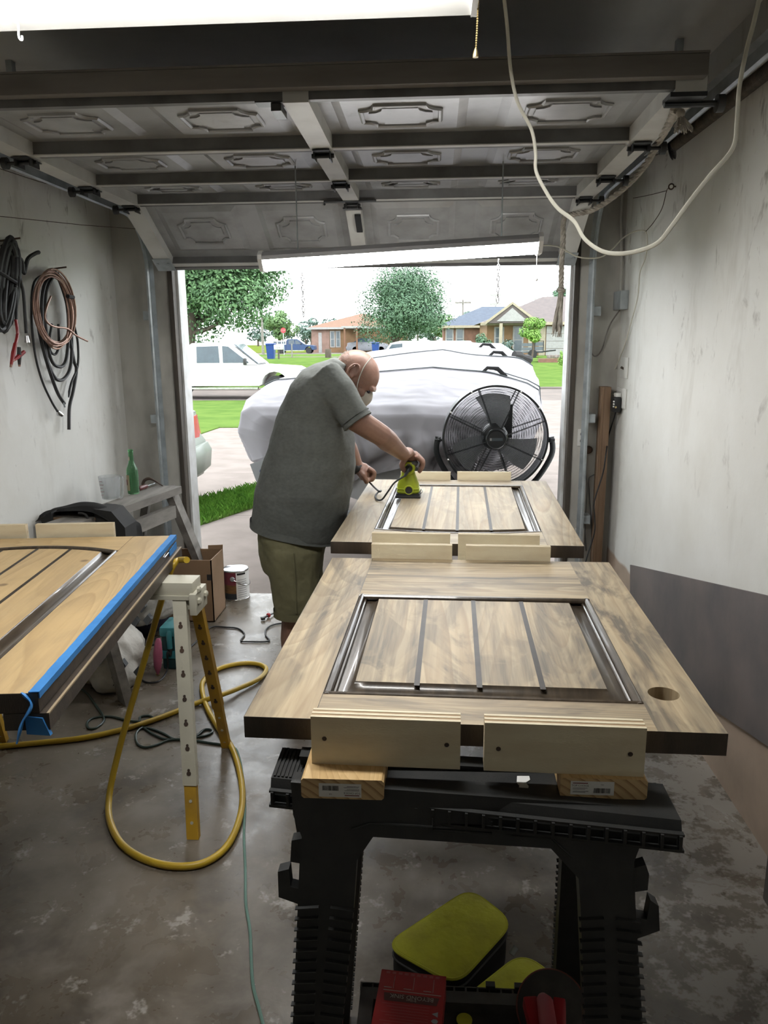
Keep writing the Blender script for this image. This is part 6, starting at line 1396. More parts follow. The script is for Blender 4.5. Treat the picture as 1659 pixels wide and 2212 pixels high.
b = MB(); bgx = Y_(ty-0.06, 340, 1400).x; b.tube([(bgx+0.004, ty-0.05, 0.19), (bgx+0.004, ty-0.055, 0.17), (bgx, ty-0.06, 0.11), (bgx-0.004, ty-0.065, 0.05), (bgx-0.004, ty-0.07, 0.012)], [0.012, 0.022, 0.030, 0.024, 0.008], n=14, flat=0.7); b.build('dust_bag', pm('pink_dust_bag', (0.32, 0.08, 0.14), 0.8, c2=(0.20, 0.04, 0.07), bump=0.4, bscale=14), tt)
b = MB(); b.torus((bgx-0.004, ty-0.072, 0.012), 0.008, 0.003, axis=(0, 1, 0), n=14, m=6); b.build('bag_clip', M['brass'], tt)
b = MB(); b.tube(spline([(xm, ty-0.006, 0.085), Y_(ty-0.03, 361, 1410), Z_(0.01, 362, 1445), Z_(0.006, 345, 1470), Z_(0.006, 318, 1474), Z_(0.006, 300, 1462), Z_(0.01, 291, 1440), Z_(0.05, 297, 1412), Z_(0.10, 320, 1397), Z_(0.12, 345, 1392), Z_(0.09, 375, 1397), Z_(0.02, 400, 1404), Z_(0.006, 430, 1380), Z_(0.006, 455, 1355), Z_(0.006, 490, 1355), Z_(0.006, 515, 1358), Z_(0.006, 528, 1370), Z_(0.006, 520, 1384), Z_(0.006, 535, 1386), Z_(0.006, 580, 1385), Z_(0.006, 574, 1372), Z_(0.006, 576, 1358), Z_(0.006, 596, 1348), Z_(0.006, 640, 1344)], 6), 0.0045, n=7); b.build('cord', M['black_rubber'], tt)
# plug with red connector
pg = thing('power_plug', Z_(0.0, 578, 1332), 'power plug with red cap lying near the man', 'plug')
b = MB(); p0 = Z_(0.015, 580, 1329); p1 = Z_(0.012, 568, 1336); b.ball(p0, (0.014, 0.012, 0.014), n=12, m=8); b.build('red_cap', pm('red_plug', (0.40, 0.02, 0.03), 0.4), pg)
b = MB(); b.tube([p0, p1], 0.006, n=8); b.box(p1, (0.022, 0.02, 0.014), rot=(0, 0, 30)); b.tube([p0, Z_(0.006, 600, 1322)], 0.0045, n=6); b.build('body', M['black_rubber'], pg)
# quilted sacks
M['sack'] = pm('printed_quilt', (0.48, 0.46, 0.42), 0.85, c2=(0.38, 0.36, 0.32), scale=8, bump=0.5, bscale=14, bdist=0.02); M['sack_mark'] = pm('quilt_diamond', (0.07, 0.075, 0.08), 0.85)
def sack(label, c, r, seed):
    c = V(c); root = thing('quilted_sack', (c.x, c.y, 0), label, 'sack', 'quilted sacks under the left door'); rnd = random.Random(seed); b = MB(); b.ball(c, r, n=24, m=14)
    for _ in range(7):
        d = V((rnd.uniform(-.6, .6), rnd.uniform(-.6, .6), rnd.uniform(-.5, .5))); b.ball(c+V((d.x*r[0], d.y*r[1], d.z*r[2])), tuple(x*rnd.uniform(.5, .62) for x in r), n=16, m=10)
    me = remeshed(b, 0.012, 5, disp=0.035, dscale=0.09)
    for v in me.vertices: v.co.z = max(v.co.z, 0.001)
    cl = mesh_part(me, 'quilt', M['sack'], root)
    return root
s1 = sack('white patterned quilt sack low on the floor by the wooden leg', (-1.60, 3.42, 0.13), (0.20, 0.20, 0.15), 1)
s2_ = sack('white patterned quilt sack higher up behind the wooden leg', (-1.53, 3.74, 0.32), (0.15, 0.14, 0.17), 2)
s3 = thing('duffel_bag', (-1.62, 3.95, 0), 'dark blue and black bag behind the quilt sacks', 'bag')
b = MB(); b.ball((-1.60, 3.98, 0.25), (0.17, 0.14, 0.25), n=20, m=12); mesh_part(remeshed(b, 0.014, 4, disp=0.03, dscale=0.08), 'bag', pm('navy_cloth', (0.02, 0.022, 0.05), 0.8), s3)
for o, pts in ((s1, ((262, 1440), (298, 1452), (245, 1470), (215, 1425), (232, 1400))), (s2_, ((305, 1313), (290, 1345), (318, 1340)))):
    for (px, py) in pts:
        Yp = 3.20 if o is s1 else 3.585
        c = Y_(Yp, px, py); b = MB(); b.prism([c+V((-0.022, 0, 0)), c+V((0, -0.006, -0.026)), c+V((0.022, 0, 0.004)), c+V((0.002, 0.006, 0.028))], (0, 0.03, 0)); b.build('diamond_patch', M['sack_mark'], o, smooth=0)

# ------------------------------------------------------------------ hose and cords on the floor
hz = [(386, 1210, .825), (378, 1216, .828), (366, 1240, .79), (345, 1310, .67), (318, 1405, .51), (292, 1495, .36), (265, 1590, .21), (244, 1675, .085), (235, 1730, .02), (238, 1775, .012), (262, 1822, .012), (310, 1855, .012), (375, 1871, .012), (440, 1864, .012), (490, 1828, .012), (517, 1770, .012), (524, 1715, .012), (515, 1655, .012), (498, 1610, .012), (470, 1570, .012), (448, 1530, .012), (437, 1495, .012), (440, 1470, .012), (470, 1446, .012), (515, 1434, .012), (555, 1434, .012), (575, 1445, .012), (560, 1466, .014), (515, 1487, .02), (470, 1504, .03), (430, 1517, .014), (380, 1537, .012), (330, 1556, .012), (260, 1577, .012), (180, 1594, .012), (90, 1604, .012), (-20, 1614, .012)]
hs_ = thing('air_hose', Z_(0, 375, 1871), 'yellow rubber air hose looped from the steel sawhorse to the floor', 'hose')
b = MB(); b.tube(spline([Y_(2.50, 398, 1222)+V((0, 0.03, 0.012))] + [Z_(z, x, y) for x, y, z in hz], 7), 0.0115, n=10); b.build('hose', M['hose'], hs_)
def cord(name, pts, r, mat, label, cat='cord', sub=7, z=0.005):
    P = [Z_(p[2] if len(p) > 2 else z, p[0], p[1]) for p in pts]; P = spline(P, sub)
    root = thing(name, P[0]*1.0, label, cat); root.location.z = 0; b = MB(); b.tube(P, r, n=7); b.build('cable', mat, root); return root
cord('extension_cord', [(500, 1612), (512, 1622), (522, 1660), (529, 1730), (527, 1800), (530, 1880), (531, 1950), (540, 2010), (543, 2080), (547, 2130), (560, 2180), (575, 2240)], 0.0045, M['cord_teal'], 'thin pale teal cord running along the floor beside the sawhorse')
cord('extension_cord', [(170, 1485), (190, 1500), (208, 1525), (222, 1545), (224, 1558), (208, 1572), (192, 1573), (189, 1560), (205, 1550), (240, 1548), (275, 1556), (300, 1558), (303, 1549), (320, 1546), (330, 1551), (320, 1560), (302, 1563), (310, 1572), (335, 1588), (360, 1597), (400, 1596), (440, 1590), (458, 1582), (455, 1576), (440, 1577), (420, 1592), (380, 1597), (355, 1585), (330, 1575), (308, 1572), (294, 1585), (296, 1605), (312, 1614), (335, 1610), (370, 1598), (420, 1600), (460, 1606), (485, 1609), (500, 1612)], 0.005, M['cord_dark_green'], 'dark green extension cord in a loose tangle under the left door')
# ------------------------------------------------------------------ foreground: canvas bags, tool case, carton
def canvas_bag(label, corners, h, group):
    """soft box bag; corners = plan outline points on the top, in order"""
    pts = [V((p.x, p.y, 0)) for p in corners]; c = sum(pts, V())/len(pts)
    root = thing('canvas_bag', c, label, 'bag', group)
    def ring(k, z, n=40):
        out = []
        m = len(pts)
        for i in range(m):                                   # rounded corners
            a, p, q_ = pts[i-1], pts[i], pts[(i+1) % m]; r = 0.055
            d1 = (a-p).normalized(); d2 = (q_-p).normalized(); s = p+d1*r; e = p+d2*r
            for j in range(8): t = j/7; out.append(s*(1-t)**2 + p*2*t*(1-t) + e*t*t)
        return [c + (p-c)*k + V((0, 0, z)) for p in out]
    b = MB(); b.loft([ring(0.95, 0.0), ring(1.0, 0.015), ring(1.01, h*0.5), ring(1.0, h-0.008)]); b.build('side', M['black_cloth'], root, smooth=50)
    b = MB(); rr = [ring(1.0, h-0.008), ring(0.985, h), ring(0.8, h+0.006), ring(0.5, h+0.011), ring(0.2, h+0.010)]; b.loft(rr); tp = b.build('top', M['lime_cloth'], root, smooth=60)
    b = MB(); b.tube(ring(1.004, h-0.004), 0.0045, n=6, closed=True); b.build('piping', M['lime_cloth'], tp)
    b = MB(); b.tube(ring(1.012, h-0.03), 0.003, n=5, closed=True); b.build('zip', M['black_rubber'], root)
    return root, c
g1 = [Z_(0.125, *p) for p in ((832, 2040), (1015, 1918), (1108, 1990), (985, 2125))]
bag1, bc1 = canvas_bag('larger lime topped canvas tool bag lying behind the red carton', g1, 0.125, 'lime and black canvas bags')
g2 = [Z_(0.125, *p) for p in ((1130, 2056), (1250, 2150), (1135, 2260), (1000, 2158))]
bag2, bc2 = canvas_bag('smaller lime topped canvas bag behind the toolbox hinge', g2, 0.125, 'lime and black canvas bags')
b = MB(); p = Z_(0.09, 1105, 2062); b.tube([p, p+V((0.012, 0.012, 0.012))], 0.008, n=8, flat=0.4); b.build('zip_pull', M['steel'], bag1)
# black tool case, lid folded back
zt = 0.20
A0 = Z_(zt, 782, 2112); A1 = Z_(zt, 1262, 2150)
tx0, tx1, tyf, tyn = A0.x, 0.285, (A0.y+A1.y)/2, 1.06
tb_ = thing('tool_case', ((tx0+tx1)/2, (tyf+tyn)/2, 0), 'black plastic tool case with hinged rim on the floor under the sawhorse', 'tool box')
b = MB(); b.bx(tx0, tx1, tyn, tyf, 0.0, zt-0.035, bev=0.01); b.build('body', M['black_plastic'], tb_)
grime = pm('dusty_black_plastic', (0.028, 0.026, 0.022), 0.7, c2=(0.055, 0.05, 0.042), scale=14, detail=7)
def frame_ring(x0, x1, y0, y1, z): return [(x0, y0, z), (x1, y0, z), (x1, y1, z), (x0, y1, z)]
b = MB(); b.loft([frame_ring(tx0, tx1, tyn, tyf-0.014, zt-0.035), frame_ring(tx0, tx1, tyn, tyf-0.014, zt), frame_ring(tx0+0.03, tx1-0.03, tyn+0.03, tyf-0.045, zt), frame_ring(tx0+0.035, tx1-0.035, tyn+0.035, tyf-0.05, zt-0.022)], cap=False); b.poly(frame_ring(tx0+0.035, tx1-0.035, tyn+0.035, tyf-0.05, zt-0.022)); b.build('lid', grime, tb_, smooth=0)
n = 17
for k in range(n+1):
    x = tx0+(tx1-tx0)*k/n; b = MB(); b.bx(x-0.002, x+0.002, tyf-0.014, tyf, zt-0.02, zt-0.001); b.build('hinge_rung', grime, tb_, smooth=0)
b = MB(); b.bx(tx0, tx1, tyf-0.003, tyf, zt-0.02, zt-0.001); b.build('hinge_rail', grime, tb_, smooth=0)
for px in (1060, 1122):
    p = Z_(zt, px, 2140); b = MB(); b.bx(p.x-0.010, p.x+0.010, tyf-0.006, tyf+0.008, zt-0.02, zt+0.008); b.build('hinge_knuckle', M['black_plastic'], tb_, smooth=0)
p = Z_(zt-0.02, 1003, 2204); b = MB(); b.lathe([(0.017, 0.0), (0.017, 0.002), (0.001, 0.0025)], o=p, n=24); b.build('round_sticker', M['lime_cloth'], tb_)
# red carton lying across the case
q0, q1 = Z_(0.255, 825, 2090), Z_(0.255, 964, 2106); q2 = Z_(0.255, 940, 2260); q3 = Z_(0.255, 795, 2245)
rx = (q1-q0).normalized(); wC = (q1-q0).length; ry = V((rx.y, -rx.x, 0)); lC = 0.20; thk = 0.05
q0 = V((q0.x, q0.y, zt+0.001+thk)); q1 = q0+rx*wC
rc = thing('red_carton', q0+rx*wC/2+ry*lC/2-V((0, 0, thk)), 'flat red product carton lying upside down on the tool case', 'box')
b = MB(); b.prism([q0, q1, q1+ry*lC, q0+ry*lC], (0, 0, -thk)); cb_ = b.build('carton', M['red_print'], rc, smooth=0)
TL = lambda u, v: q0 + rx*(wC*u) + ry*(lC*v) + V((0, 0, 0.0006))
def decal(poly, mat, nm): b = MB(); b.poly([TL(*p) for p in poly]); return b.build(nm, mat, cb_, smooth=0, fix=False)
decal([(0.10, 0.30), (0.93, 0.30), (0.90, 0.40), (0.12, 0.40)], pm('brown_print_band', (0.085, 0.022, 0.018), 0.5), 'print_band')
wp = pm('cream_print', (0.42, 0.34, 0.28), 0.6); pk = pm('pink_print', (0.42, 0.10, 0.09), 0.6)
b = MB(); text_into(b, 'BEYOND SINK', 0.0145, TL(0.52, 0.335)+V((0, 0, 0.0006)), -rx, ry, 0, off=0.0004); text_into(b, 'Brilliant', 0.007, TL(0.52, 0.375)+V((0, 0, 0.0006)), -rx, ry, 0, off=0.0004)
text_into(b, 'Use Instructions/', 0.0065, TL(0.80, 0.80)+V((0, 0, 0.0006)), -rx, ry, 0, off=0.0004); text_into(b, 'Instrucciones de Uso', 0.0065, TL(0.74, 0.765)+V((0, 0, 0.0006)), -rx, ry, 0, off=0.0004)
for k in range(3): x = 0.22+0.30*k; b.poly([TL(x, 0.07), TL(x+0.008, 0.07), TL(x+0.008, 0.24), TL(x, 0.24)]); b.poly([TL(x-0.14, 0.225), TL(x-0.02, 0.225), TL(x-0.02, 0.235), TL(x-0.14, 0.235)])
b.poly([TL(0.08, 0.262), TL(0.95, 0.262), TL(0.95, 0.272), TL(0.08, 0.272)])
b.build('lettering', wp, cb_, smooth=0, fix=False)
b = MB()
for k in range(9): b.poly([TL(0.08+0.095*k, 0.02), TL(0.14+0.095*k, 0.02), TL(0.14+0.095*k, 0.05), TL(0.08+0.095*k, 0.05)])
for k in range(9): b.poly([TL(0.10+0.07*(k % 3), 0.43+0.035*k), TL(0.80, 0.43+0.035*k), TL(0.80, 0.436+0.035*k), TL(0.10+0.07*(k % 3), 0.436+0.035*k)])
o_ = b.build('small_print', pk, cb_, smooth=0, fix=False); o_['kind'] = 'stuff'
sil = pm('silver_print', (0.35, 0.36, 0.38), 0.5)
b = MB(); b.poly([TL(0.84, 0.50), TL(0.93, 0.47), TL(0.93, 0.535)]); b.poly([TL(0.84, 0.585), TL(0.87, 0.56), TL(0.92, 0.56), TL(0.945, 0.585), TL(0.92, 0.61), TL(0.87, 0.61)]); b.poly([TL(0.85, 0.67), TL(0.90, 0.64), TL(0.95, 0.67), TL(0.92, 0.72), TL(0.88, 0.72)]); b.build('icons', sil, cb_, smooth=0, fix=False)
decal([(0.10, 0.80), (0.36, 0.80), (0.40, 1.0), (0.06, 1.0)], pm('violet_picture', (0.20, 0.09, 0.16), 0.5), 'bottle_picture')
b = MB(); c = TL(0.33, 0.86)+V((0, 0, 0.0006)); b.poly([c + rx*0.014*math.cos(a)+ry*0.014*math.sin(a) for a in [2*math.pi*k/24 for k in range(24)]]); b.build('round_print', M['ink'], cb_, smooth=0, fix=False)
# round abrasive disc with red clamp
dc = Z_(0.235, 1192, 2190); dsc = thing('abrasive_disc', V((dc.x, dc.y, zt)), 'dark round abrasive disc standing on the tool case', 'disc')
Rm = Euler((math.radians(38), 0, math.radians(-8))).to_matrix()
b = MB(); b.lathe([(0.001, 0.0), (0.070, 0.0), (0.072, 0.002), (0.070, 0.005), (0.001, 0.005)], o=dc+V((0, 0, 0.012)), rot=Rm, n=48); b.build('disc', grime, dsc)
b = MB(); b.torus(dc+V((0, 0, 0.012))+Rm@V((0, 0, 0.0025)), 0.0715, 0.0022, axis=Rm@V((0, 0, 1)), n=48, m=6); b.build('rim', pm('rust_red_rim', (0.12, 0.03, 0.02), 0.6), dsc)
rcl = thing('red_clamp', Z_(0.22, 1180, 2212), 'red plastic clamp lying in front of the round disc', 'clamp')
M['red_plastic'] = pm('red_plastic', (0.30, 0.015, 0.02), 0.35)
c = Z_(0.275, 1180, 2205)
b = MB(); b.box(c+V((-0.022, -0.01, 0)), (0.030, 0.10, 0.03), rot=(10, 0, 8), bev=0.006); b.build('jaw', M['red_plastic'], rcl)
b = MB(); b.box(c+V((0.024, -0.01, 0)), (0.026, 0.10, 0.03), rot=(10, 0, -8), bev=0.006); b.build('jaw', M['red_plastic'], rcl)
b = MB(); b.tube([c+V((0, 0.048, 0.004)), c+V((0, 0.03, 0.014)), c+V((0, -0.08, 0.012))], [0.012, 0.018, 0.017], n=14); b.build('barrel', pm('rose_plastic', (0.36, 0.06, 0.07), 0.5), rcl)
b = MB(); b.cyl(c+V((0, 0.03, -0.01)), V((c.x, c.y+0.03, zt)), 0.012, n=10); b.build('foot', M['red_plastic'], rcl)

# ------------------------------------------------------------------ right wall: hardboard sheet, post, corner board
P4 = [X_(XR-0.012, 1361, 1220), X_(XR-0.012, 1659, 1287)]
dirb = (P4[1]-P4[0]).normalized(); nb_ = V((0, -dirb.z, dirb.y)); nb_ = nb_ if nb_.z < 0 else -nb_
far_, near_ = P4[0], P4[0]+dirb*2.44
wid = 0.47
hb = thing('hardboard_sheet', far_+nb_*wid, 'dark grey hardboard sheet leaning slanted along the right wall', 'board')
b = MB(); b.prism([far_, near_, near_+nb_*wid, far_+nb_*wid], (0.007, 0, 0)); b.build('sheet', M['hardboard'], hb, smooth=0)
pst = thing('dark_cabinet', (0.99, 1.8, 0), 'dark cabinet edge at the right border of the view', 'cabinet')
pq = Z_(0, 1643, 1940)
b = MB(); b.bx(pq.x+0.005, XR-0.002, 1.0, pq.y, 0.0, 0.30, bev=0.004); b.build('body', M['espresso_edge'], pst)
b = MB(); b.bx(pq.x+0.003, XR-0.002, 1.0, pq.y+0.002, 0.30, 0.32, bev=0.003); b.build('top', M['espresso_edge'], pst)
kb0, kb1 = Y_(4.5, 1301, 836), Y_(4.5, 1321, 836)
bo = thing('corner_board', (0.99, 4.55, 0), 'brown board standing upright in the right front corner', 'board')
b = MB(); b.bx(kb0.x, kb1.x, 4.50, 4.59, 0.0, kb0.z, bev=0.003); b.build('plank', M['brown_board'], bo)
b = MB(); b.bx(kb0.x, kb0.x+0.012, 4.495, 4.50, 0.0, kb0.z); b.build('edge_strip', M['brown_board'], bo, smooth=0)

# ------------------------------------------------------------------ electrics on the right wall
def plate(nm, label, cat, px0, py0, px1, py1, depth, mat):
    a, c = X_(XR-depth, px0, py0), X_(XR-depth, px1, py1)
    y0, y1 = sorted((a.y, c.y)); z0, z1 = sorted((a.z, c.z)); root = thing(nm, (XR-0.001, (y0+y1)/2, z0), label, cat)
    b = MB(); b.bx(XR-depth, XR-0.0005, y0, y1, z0, z1, bev=min(0.004, depth*0.3)); b.build('cover', mat, root); return root, y0, y1, z0, z1
sw, y0, y1, z0, z1 = plate('light_switch', 'ivory toggle light switch on the right wall near the corner', 'switch', 1341, 771, 1353, 818, 0.008, M['white_plastic'])
b = MB(); b.box((XR-0.014, (y0+y1)/2, (z0+z1)/2-0.002), (0.02, 0.010, 0.012), rot=(0, 30, 0)); b.build('toggle', M['old_wood'], sw, smooth=0)
ol, y0, y1, z0, z1 = plate('wall_outlet', 'ivory wall outlet with plugs below the light switch', 'outlet', 1333, 836, 1349, 884, 0.008, M['white_plastic'])
ad = thing('power_adapter', (XR-0.03, y0+0.02, z0), 'black timer plug with white buttons in the wall outlet', 'plug')
ac = X_(XR-0.03, 1331, 874)
b = MB(); b.box(ac+V((0, 0, 0)), (0.045, 0.075, 0.085), bev=0.012); b.build('body', M['black_rubber'], ad)
for k in range(3): b = MB(); b.box(ac+V((-0.022, -0.034+0.0*k, 0.02-0.014*k)), (0.006, 0.012, 0.008)); b.build('button', M['white_plastic'], ad, smooth=0)
b = MB(); b.lathe([(0.006, 0), (0.004, 0.002)], o=ac+V((-0.010, -0.0375, -0.012)), rot=(90, 0, 0), n=12); b.build('badge', M['brass'], ad)
b = MB(); b.box(ac+V((0.005, -0.0, 0.055)), (0.03, 0.05, 0.022), bev=0.003); b.build('white_plug', M['white_plastic'], ol)
cp = [ac+V((0, 0, -0.04))] + [X_(XR-0.03, *p) for p in ((1326, 905), (1315, 940))] + [Y_(4.44, *p) for p in ((1309, 980), (1303, 1020), (1289, 1065), (1283, 1090), (1285, 1125), (1284, 1150), (1272, 1190))] + [V((0.80, 4.35, 0.05)), V((0.6, 4.3, 0.006)), V((0.45, 4.5, 0.006)), V((0.42, 4.72, 0.006))]
b = MB(); b.tube(spline(cp, 7), 0.0042, n=7); b.build('cord', M['black_rubber'], ad)
jb, y0, y1, z0, z1 = plate('junction_box', 'grey electrical junction box high in the right corner', 'junction box', 1322, 632, 1339, 668, 0.045, M['steel'])
b = MB(); yy = (y0+y1)/2; b.tube([(XR-0.02, yy, z1), (XR-0.02, yy+0.02, 2.0), (XR-0.03, yy+0.05, 2.25), (XR-0.03, yy+0.05, ZC)], 0.008, n=8); b.build('conduit', M['wall_f'], jb)
b = MB(); b.tube(spline([(XR-0.02, yy, z0), Y_(4.57, 1316, 705), Y_(4.58, 1300, 755), Y_(4.58, 1285, 770), Y_(4.58, 1275, 755), Y_(4.58, 1268, 730)], 6), 0.004, n=6); b.build('loose_wire', M['grey_wood'], jb)
for (px, py, lab) in ((1258, 945, 'small white outlet plate beside the right door track'), (1252, 1158, 'low outlet plate beside the far right corner of the arched door')):
    p = Y_(YF-0.004, px, py); r_ = thing('wall_outlet', p+V((0, 0, -0.05)), lab, 'outlet'); b = MB(); b.bx(p.x-0.028, p.x+0.028, YF-0.008, YF-0.0005, p.z-0.05, p.z+0.05, bev=0.002); b.build('cover', M['white_plastic'], r_)
    for dz in (-0.02, 0.02): b = MB(); b.cyl((p.x, YF-0.008, p.z+dz), (p.x, YF-0.010, p.z+dz), 0.014, n=16); b.build('socket', M['old_wood'], r_)
p = Y_(YF-0.004, 1270, 971); r_ = thing('wall_bracket', p, 'small rusty broken bracket on the wall by the right track', 'bracket'); b = MB(); b.ball(p+V((0, -0.012, 0)), (0.026, 0.02, 0.024), n=8, m=6); b.box(p+V((-0.02, -0.006, 0)), (0.012, 0.014, 0.05)); b.build('bracket', M['rust'], r_, smooth=20)
for pts, lab in (([(1266, 920), (1267, 960), (1266, 1020), (1268, 1060), (1264, 1130), (1266, 1190)], 'thin grey wire stapled down the wall by the right track'), ([(1295, 1021), (1278, 1028), (1272, 1036), (1273, 1070), (1277, 1130), (1279, 1200)], 'bent grey wire hooked on the brown corner board')):
    P_ = [Y_(YF-0.012, *q_) for q_ in pts]; r_ = thing('wire', P_[-1], lab, 'wire'); b = MB(); b.tube(spline(P_, 6), 0.0035, n=6); b.build('strand', M['door_rail'], r_)

# ------------------------------------------------------------------ cords, rope and spring overhead
wc = [(1088, -10), (1096, 60), (1103, 150), (1118, 220), (1148, 280), (1157, 330), (1158, 370), (1180, 415), (1205, 450), (1240, 478), (1262, 515), (1295, 540), (1330, 548), (1375, 543), (1420, 525), (1450, 490), (1490, 435), (1535, 378), (1583, 320), (1592, 260), (1597, 190), (1612, 110), (1628, 50), (1642, -10)]
r_ = thing('flat_cable', Y_(2.0, 1330, 548), 'cream flat cord hanging in a wide loop from the ceiling', 'cord')
b = MB(); P_ = spline([Y_(2.0+0.1*math.sin(i*0.3), *q_) for i, q_ in enumerate(wc)], 6); P_ = [V((P_[0].x, P_[0].y, ZC))] + P_ + [V((P_[-1].x, P_[-1].y, ZC))]; b.tube(P_, 0.0052, n=8, flat=0.6); b.build('cable', M['cord_white'], r_)
eh = X_(XR-0.02, 1450, 403); r_ = thing('eye_hook', eh, 'small metal eye hook screwed in the right wall', 'hook'); b = MB(); b.torus(eh, 0.011, 0.003, axis=(0, 1, 0.2), n=20, m=6); b.tube([eh+V((0.009, 0, 0)), eh+V((0.02, 0, 0))], 0.003, n=6); b.build('ring', M['rust'], r_)
tie = X_(XR-0.04, 1395, 500)
r_ = thing('lamp_cord', Y_(3.3, 1172, 520), 'thin white lamp cord running from the door light to the wall outlet', 'cord')
P_ = [R_+V((0.0, 0.02, 0.0)), Y_(3.45, 1205, 533), Y_(3.6, 1250, 555), Y_(3.65, 1295, 556), Y_(3.75, 1320, 540), Y_(3.85, 1345, 515), Y_(3.9, 1370, 500), tie, X_(XR-0.03, 1398, 530), X_(XR-0.025, 1393, 560), X_(XR-0.02, 1382, 590), X_(XR-0.015, 1378, 640), X_(XR-0.012, 1365, 690), X_(XR-0.012, 1348, 750), X_(XR-0.014, 1325, 805), X_(XR-0.016, 1313, 832), X_(XR-0.03, 1320, 850), ac+V((0, 0, 0.06))]
b = MB(); b.tube(spline(P_, 7), 0.0032, n=7); b.build('cable', M['cord_white'], r_)
r_ = thing('tie_wire', eh, 'thin dark wire from the eye hook holding up the lamp cord', 'wire'); b = MB(); b.tube(spline([eh+V((-0.011, 0, -0.008)), X_(XR-0.03, 1440, 412), X_(XR-0.03, 1430, 450), X_(XR-0.035, 1412, 480), tie], 6), 0.0018, n=5); b.tube(spline([X_(XR-0.03, 1440, 412), X_(XR-0.03, 1400, 422), X_(XR-0.01, 1368, 428)], 5), 0.0018, n=5); b.build('strand', M['rust'], r_)
# extension spring with pulley beside the right track
sa, sb2 = X_(0.97, 1459, 312), X_(0.97, 1700, 120)
spg = thing('door_spring', sa, 'long dark extension spring with pulley beside the right track', 'spring')
dd = (sb2-sa).normalized(); u_ = dd.orthogonal().normalized(); v_ = dd.cross(u_); Ls = (sb2-sa).length; nt = 110
b = MB(); b.tube([sa + dd*(Ls*k/(nt*8)) + (u_*math.cos(2*math.pi*k/8)+v_*math.sin(2*math.pi*k/8))*0.020 for k in range(nt*8+1)], 0.0035, n=5); b.build('coil', M['old_wood'], spg)
b = MB(); b.box(sa-dd*0.012, (0.03, 0.05, 0.04), bev=0.006); b.lathe([(0.034, -0.008), (0.040, -0.005), (0.032, 0.0), (0.040, 0.005), (0.034, 0.008)], o=sa-dd*0.045+V((0, 0, -0.01)), rot=(30, 75, 0), n=24); b.build('pulley', M['dark_metal'], spg)
b = MB(); b.tube([sa-dd*0.06, Y_(4.4, 1365, 360)], 0.0022, n=5); b.build('cable', M['rust'], spg)
# pull rope: braid along the track, hanging end with frayed tassel
rp = thing('pull_rope', Y_(3.95, 1210, 700), 'dusty braided cotton pull rope with frayed end hanging by the right jamb', 'rope')
braid = [Y_(2.5, 1458, 235), Y_(2.65, 1448, 262), Y_(2.95, 1420, 310), Y_(3.3, 1395, 355), Y_(3.6, 1355, 400), Y_(3.8, 1310, 436), Y_(3.9, 1275, 455), Y_(3.95, 1238, 463), Y_(3.96, 1219, 470), Y_(3.96, 1216, 520), Y_(3.96, 1213, 580), Y_(3.96, 1212, 620)]
sm = spline(braid, 10)
for ph in range(3):
    b = MB(); pts = []
    for i, p in enumerate(sm):
        t = (sm[min(i+1, len(sm)-1)]-sm[max(i-1, 0)]).normalized(); u_ = t.orthogonal().normalized(); v_ = t.cross(u_); a = i*0.9+ph*2*math.pi/3; pts.append(p + (u_*math.cos(a)+v_*math.sin(a))*0.007)
    b.tube(pts, 0.0075, n=6); b.build('strand', M['rope'], rp)
kn = Y_(3.96, 1212, 627); b = MB(); b.ball(kn, (0.017, 0.016, 0.02), n=12, m=8); b.torus(kn, 0.015, 0.008, axis=(0.3, 0.2, 1), n=16, m=6); b.build('knot', M['rope'], rp)
rnd = random.Random(9); b = MB()
for k in range(70):
    a = rnd.uniform(0, 6.28); r0_ = rnd.uniform(0, 0.012); e = Y_(3.96, 1203+rnd.uniform(-11, 11), 715+rnd.uniform(-14, 14)) + V((0, rnd.uniform(-0.02, 0.02), 0)); s = kn+V((r0_*math.cos(a), r0_*math.sin(a), -0.01)); m_ = s.lerp(e, 0.55)+V((rnd.uniform(-0.008, 0.008), rnd.uniform(-0.008, 0.008), 0)); b.tube([s, m_, e], 0.0022, n=4)
ts = b.build('frayed_end', M['rope'], rp); ts['kind'] = 'stuff'
t0 = Y_(2.5, 1470, 245); b = MB()
for k in range(60):
    e = Y_(2.5, 1474+rnd.uniform(-18, 20), 280+rnd.uniform(-8, 8))+V((0, rnd.uniform(-0.02, 0.02), 0)); b.tube([t0+V((rnd.uniform(-.006, .006), rnd.uniform(-.006, .006), 0)), t0.lerp(e, 0.5), e], 0.0022, n=4)
b.ball(t0, 0.014, n=10, m=6); ts = b.build('upper_tassel', M['rope'], rp); ts['kind'] = 'stuff'
# thin safety wires along the left wall
for (pa, pb, lab) in (((-20, 358), (170, 415), 'upper thin wire stretched along the left wall'), ((-20, 465), (330, 497), 'lower thin wire stretched from the left wall to the door')):
    a, c = X_(XL+0.06, *pa), (X_(XL+0.06, *pb) if pb[0] < 200 else Y_(4.35, *pb)); r_ = thing('wire', a, lab, 'wire'); b = MB(); b.tube([a, (a+c)/2+V((0, 0, -0.006)), c], 0.0016, n=5); b.build('strand', M['rust'], r_)

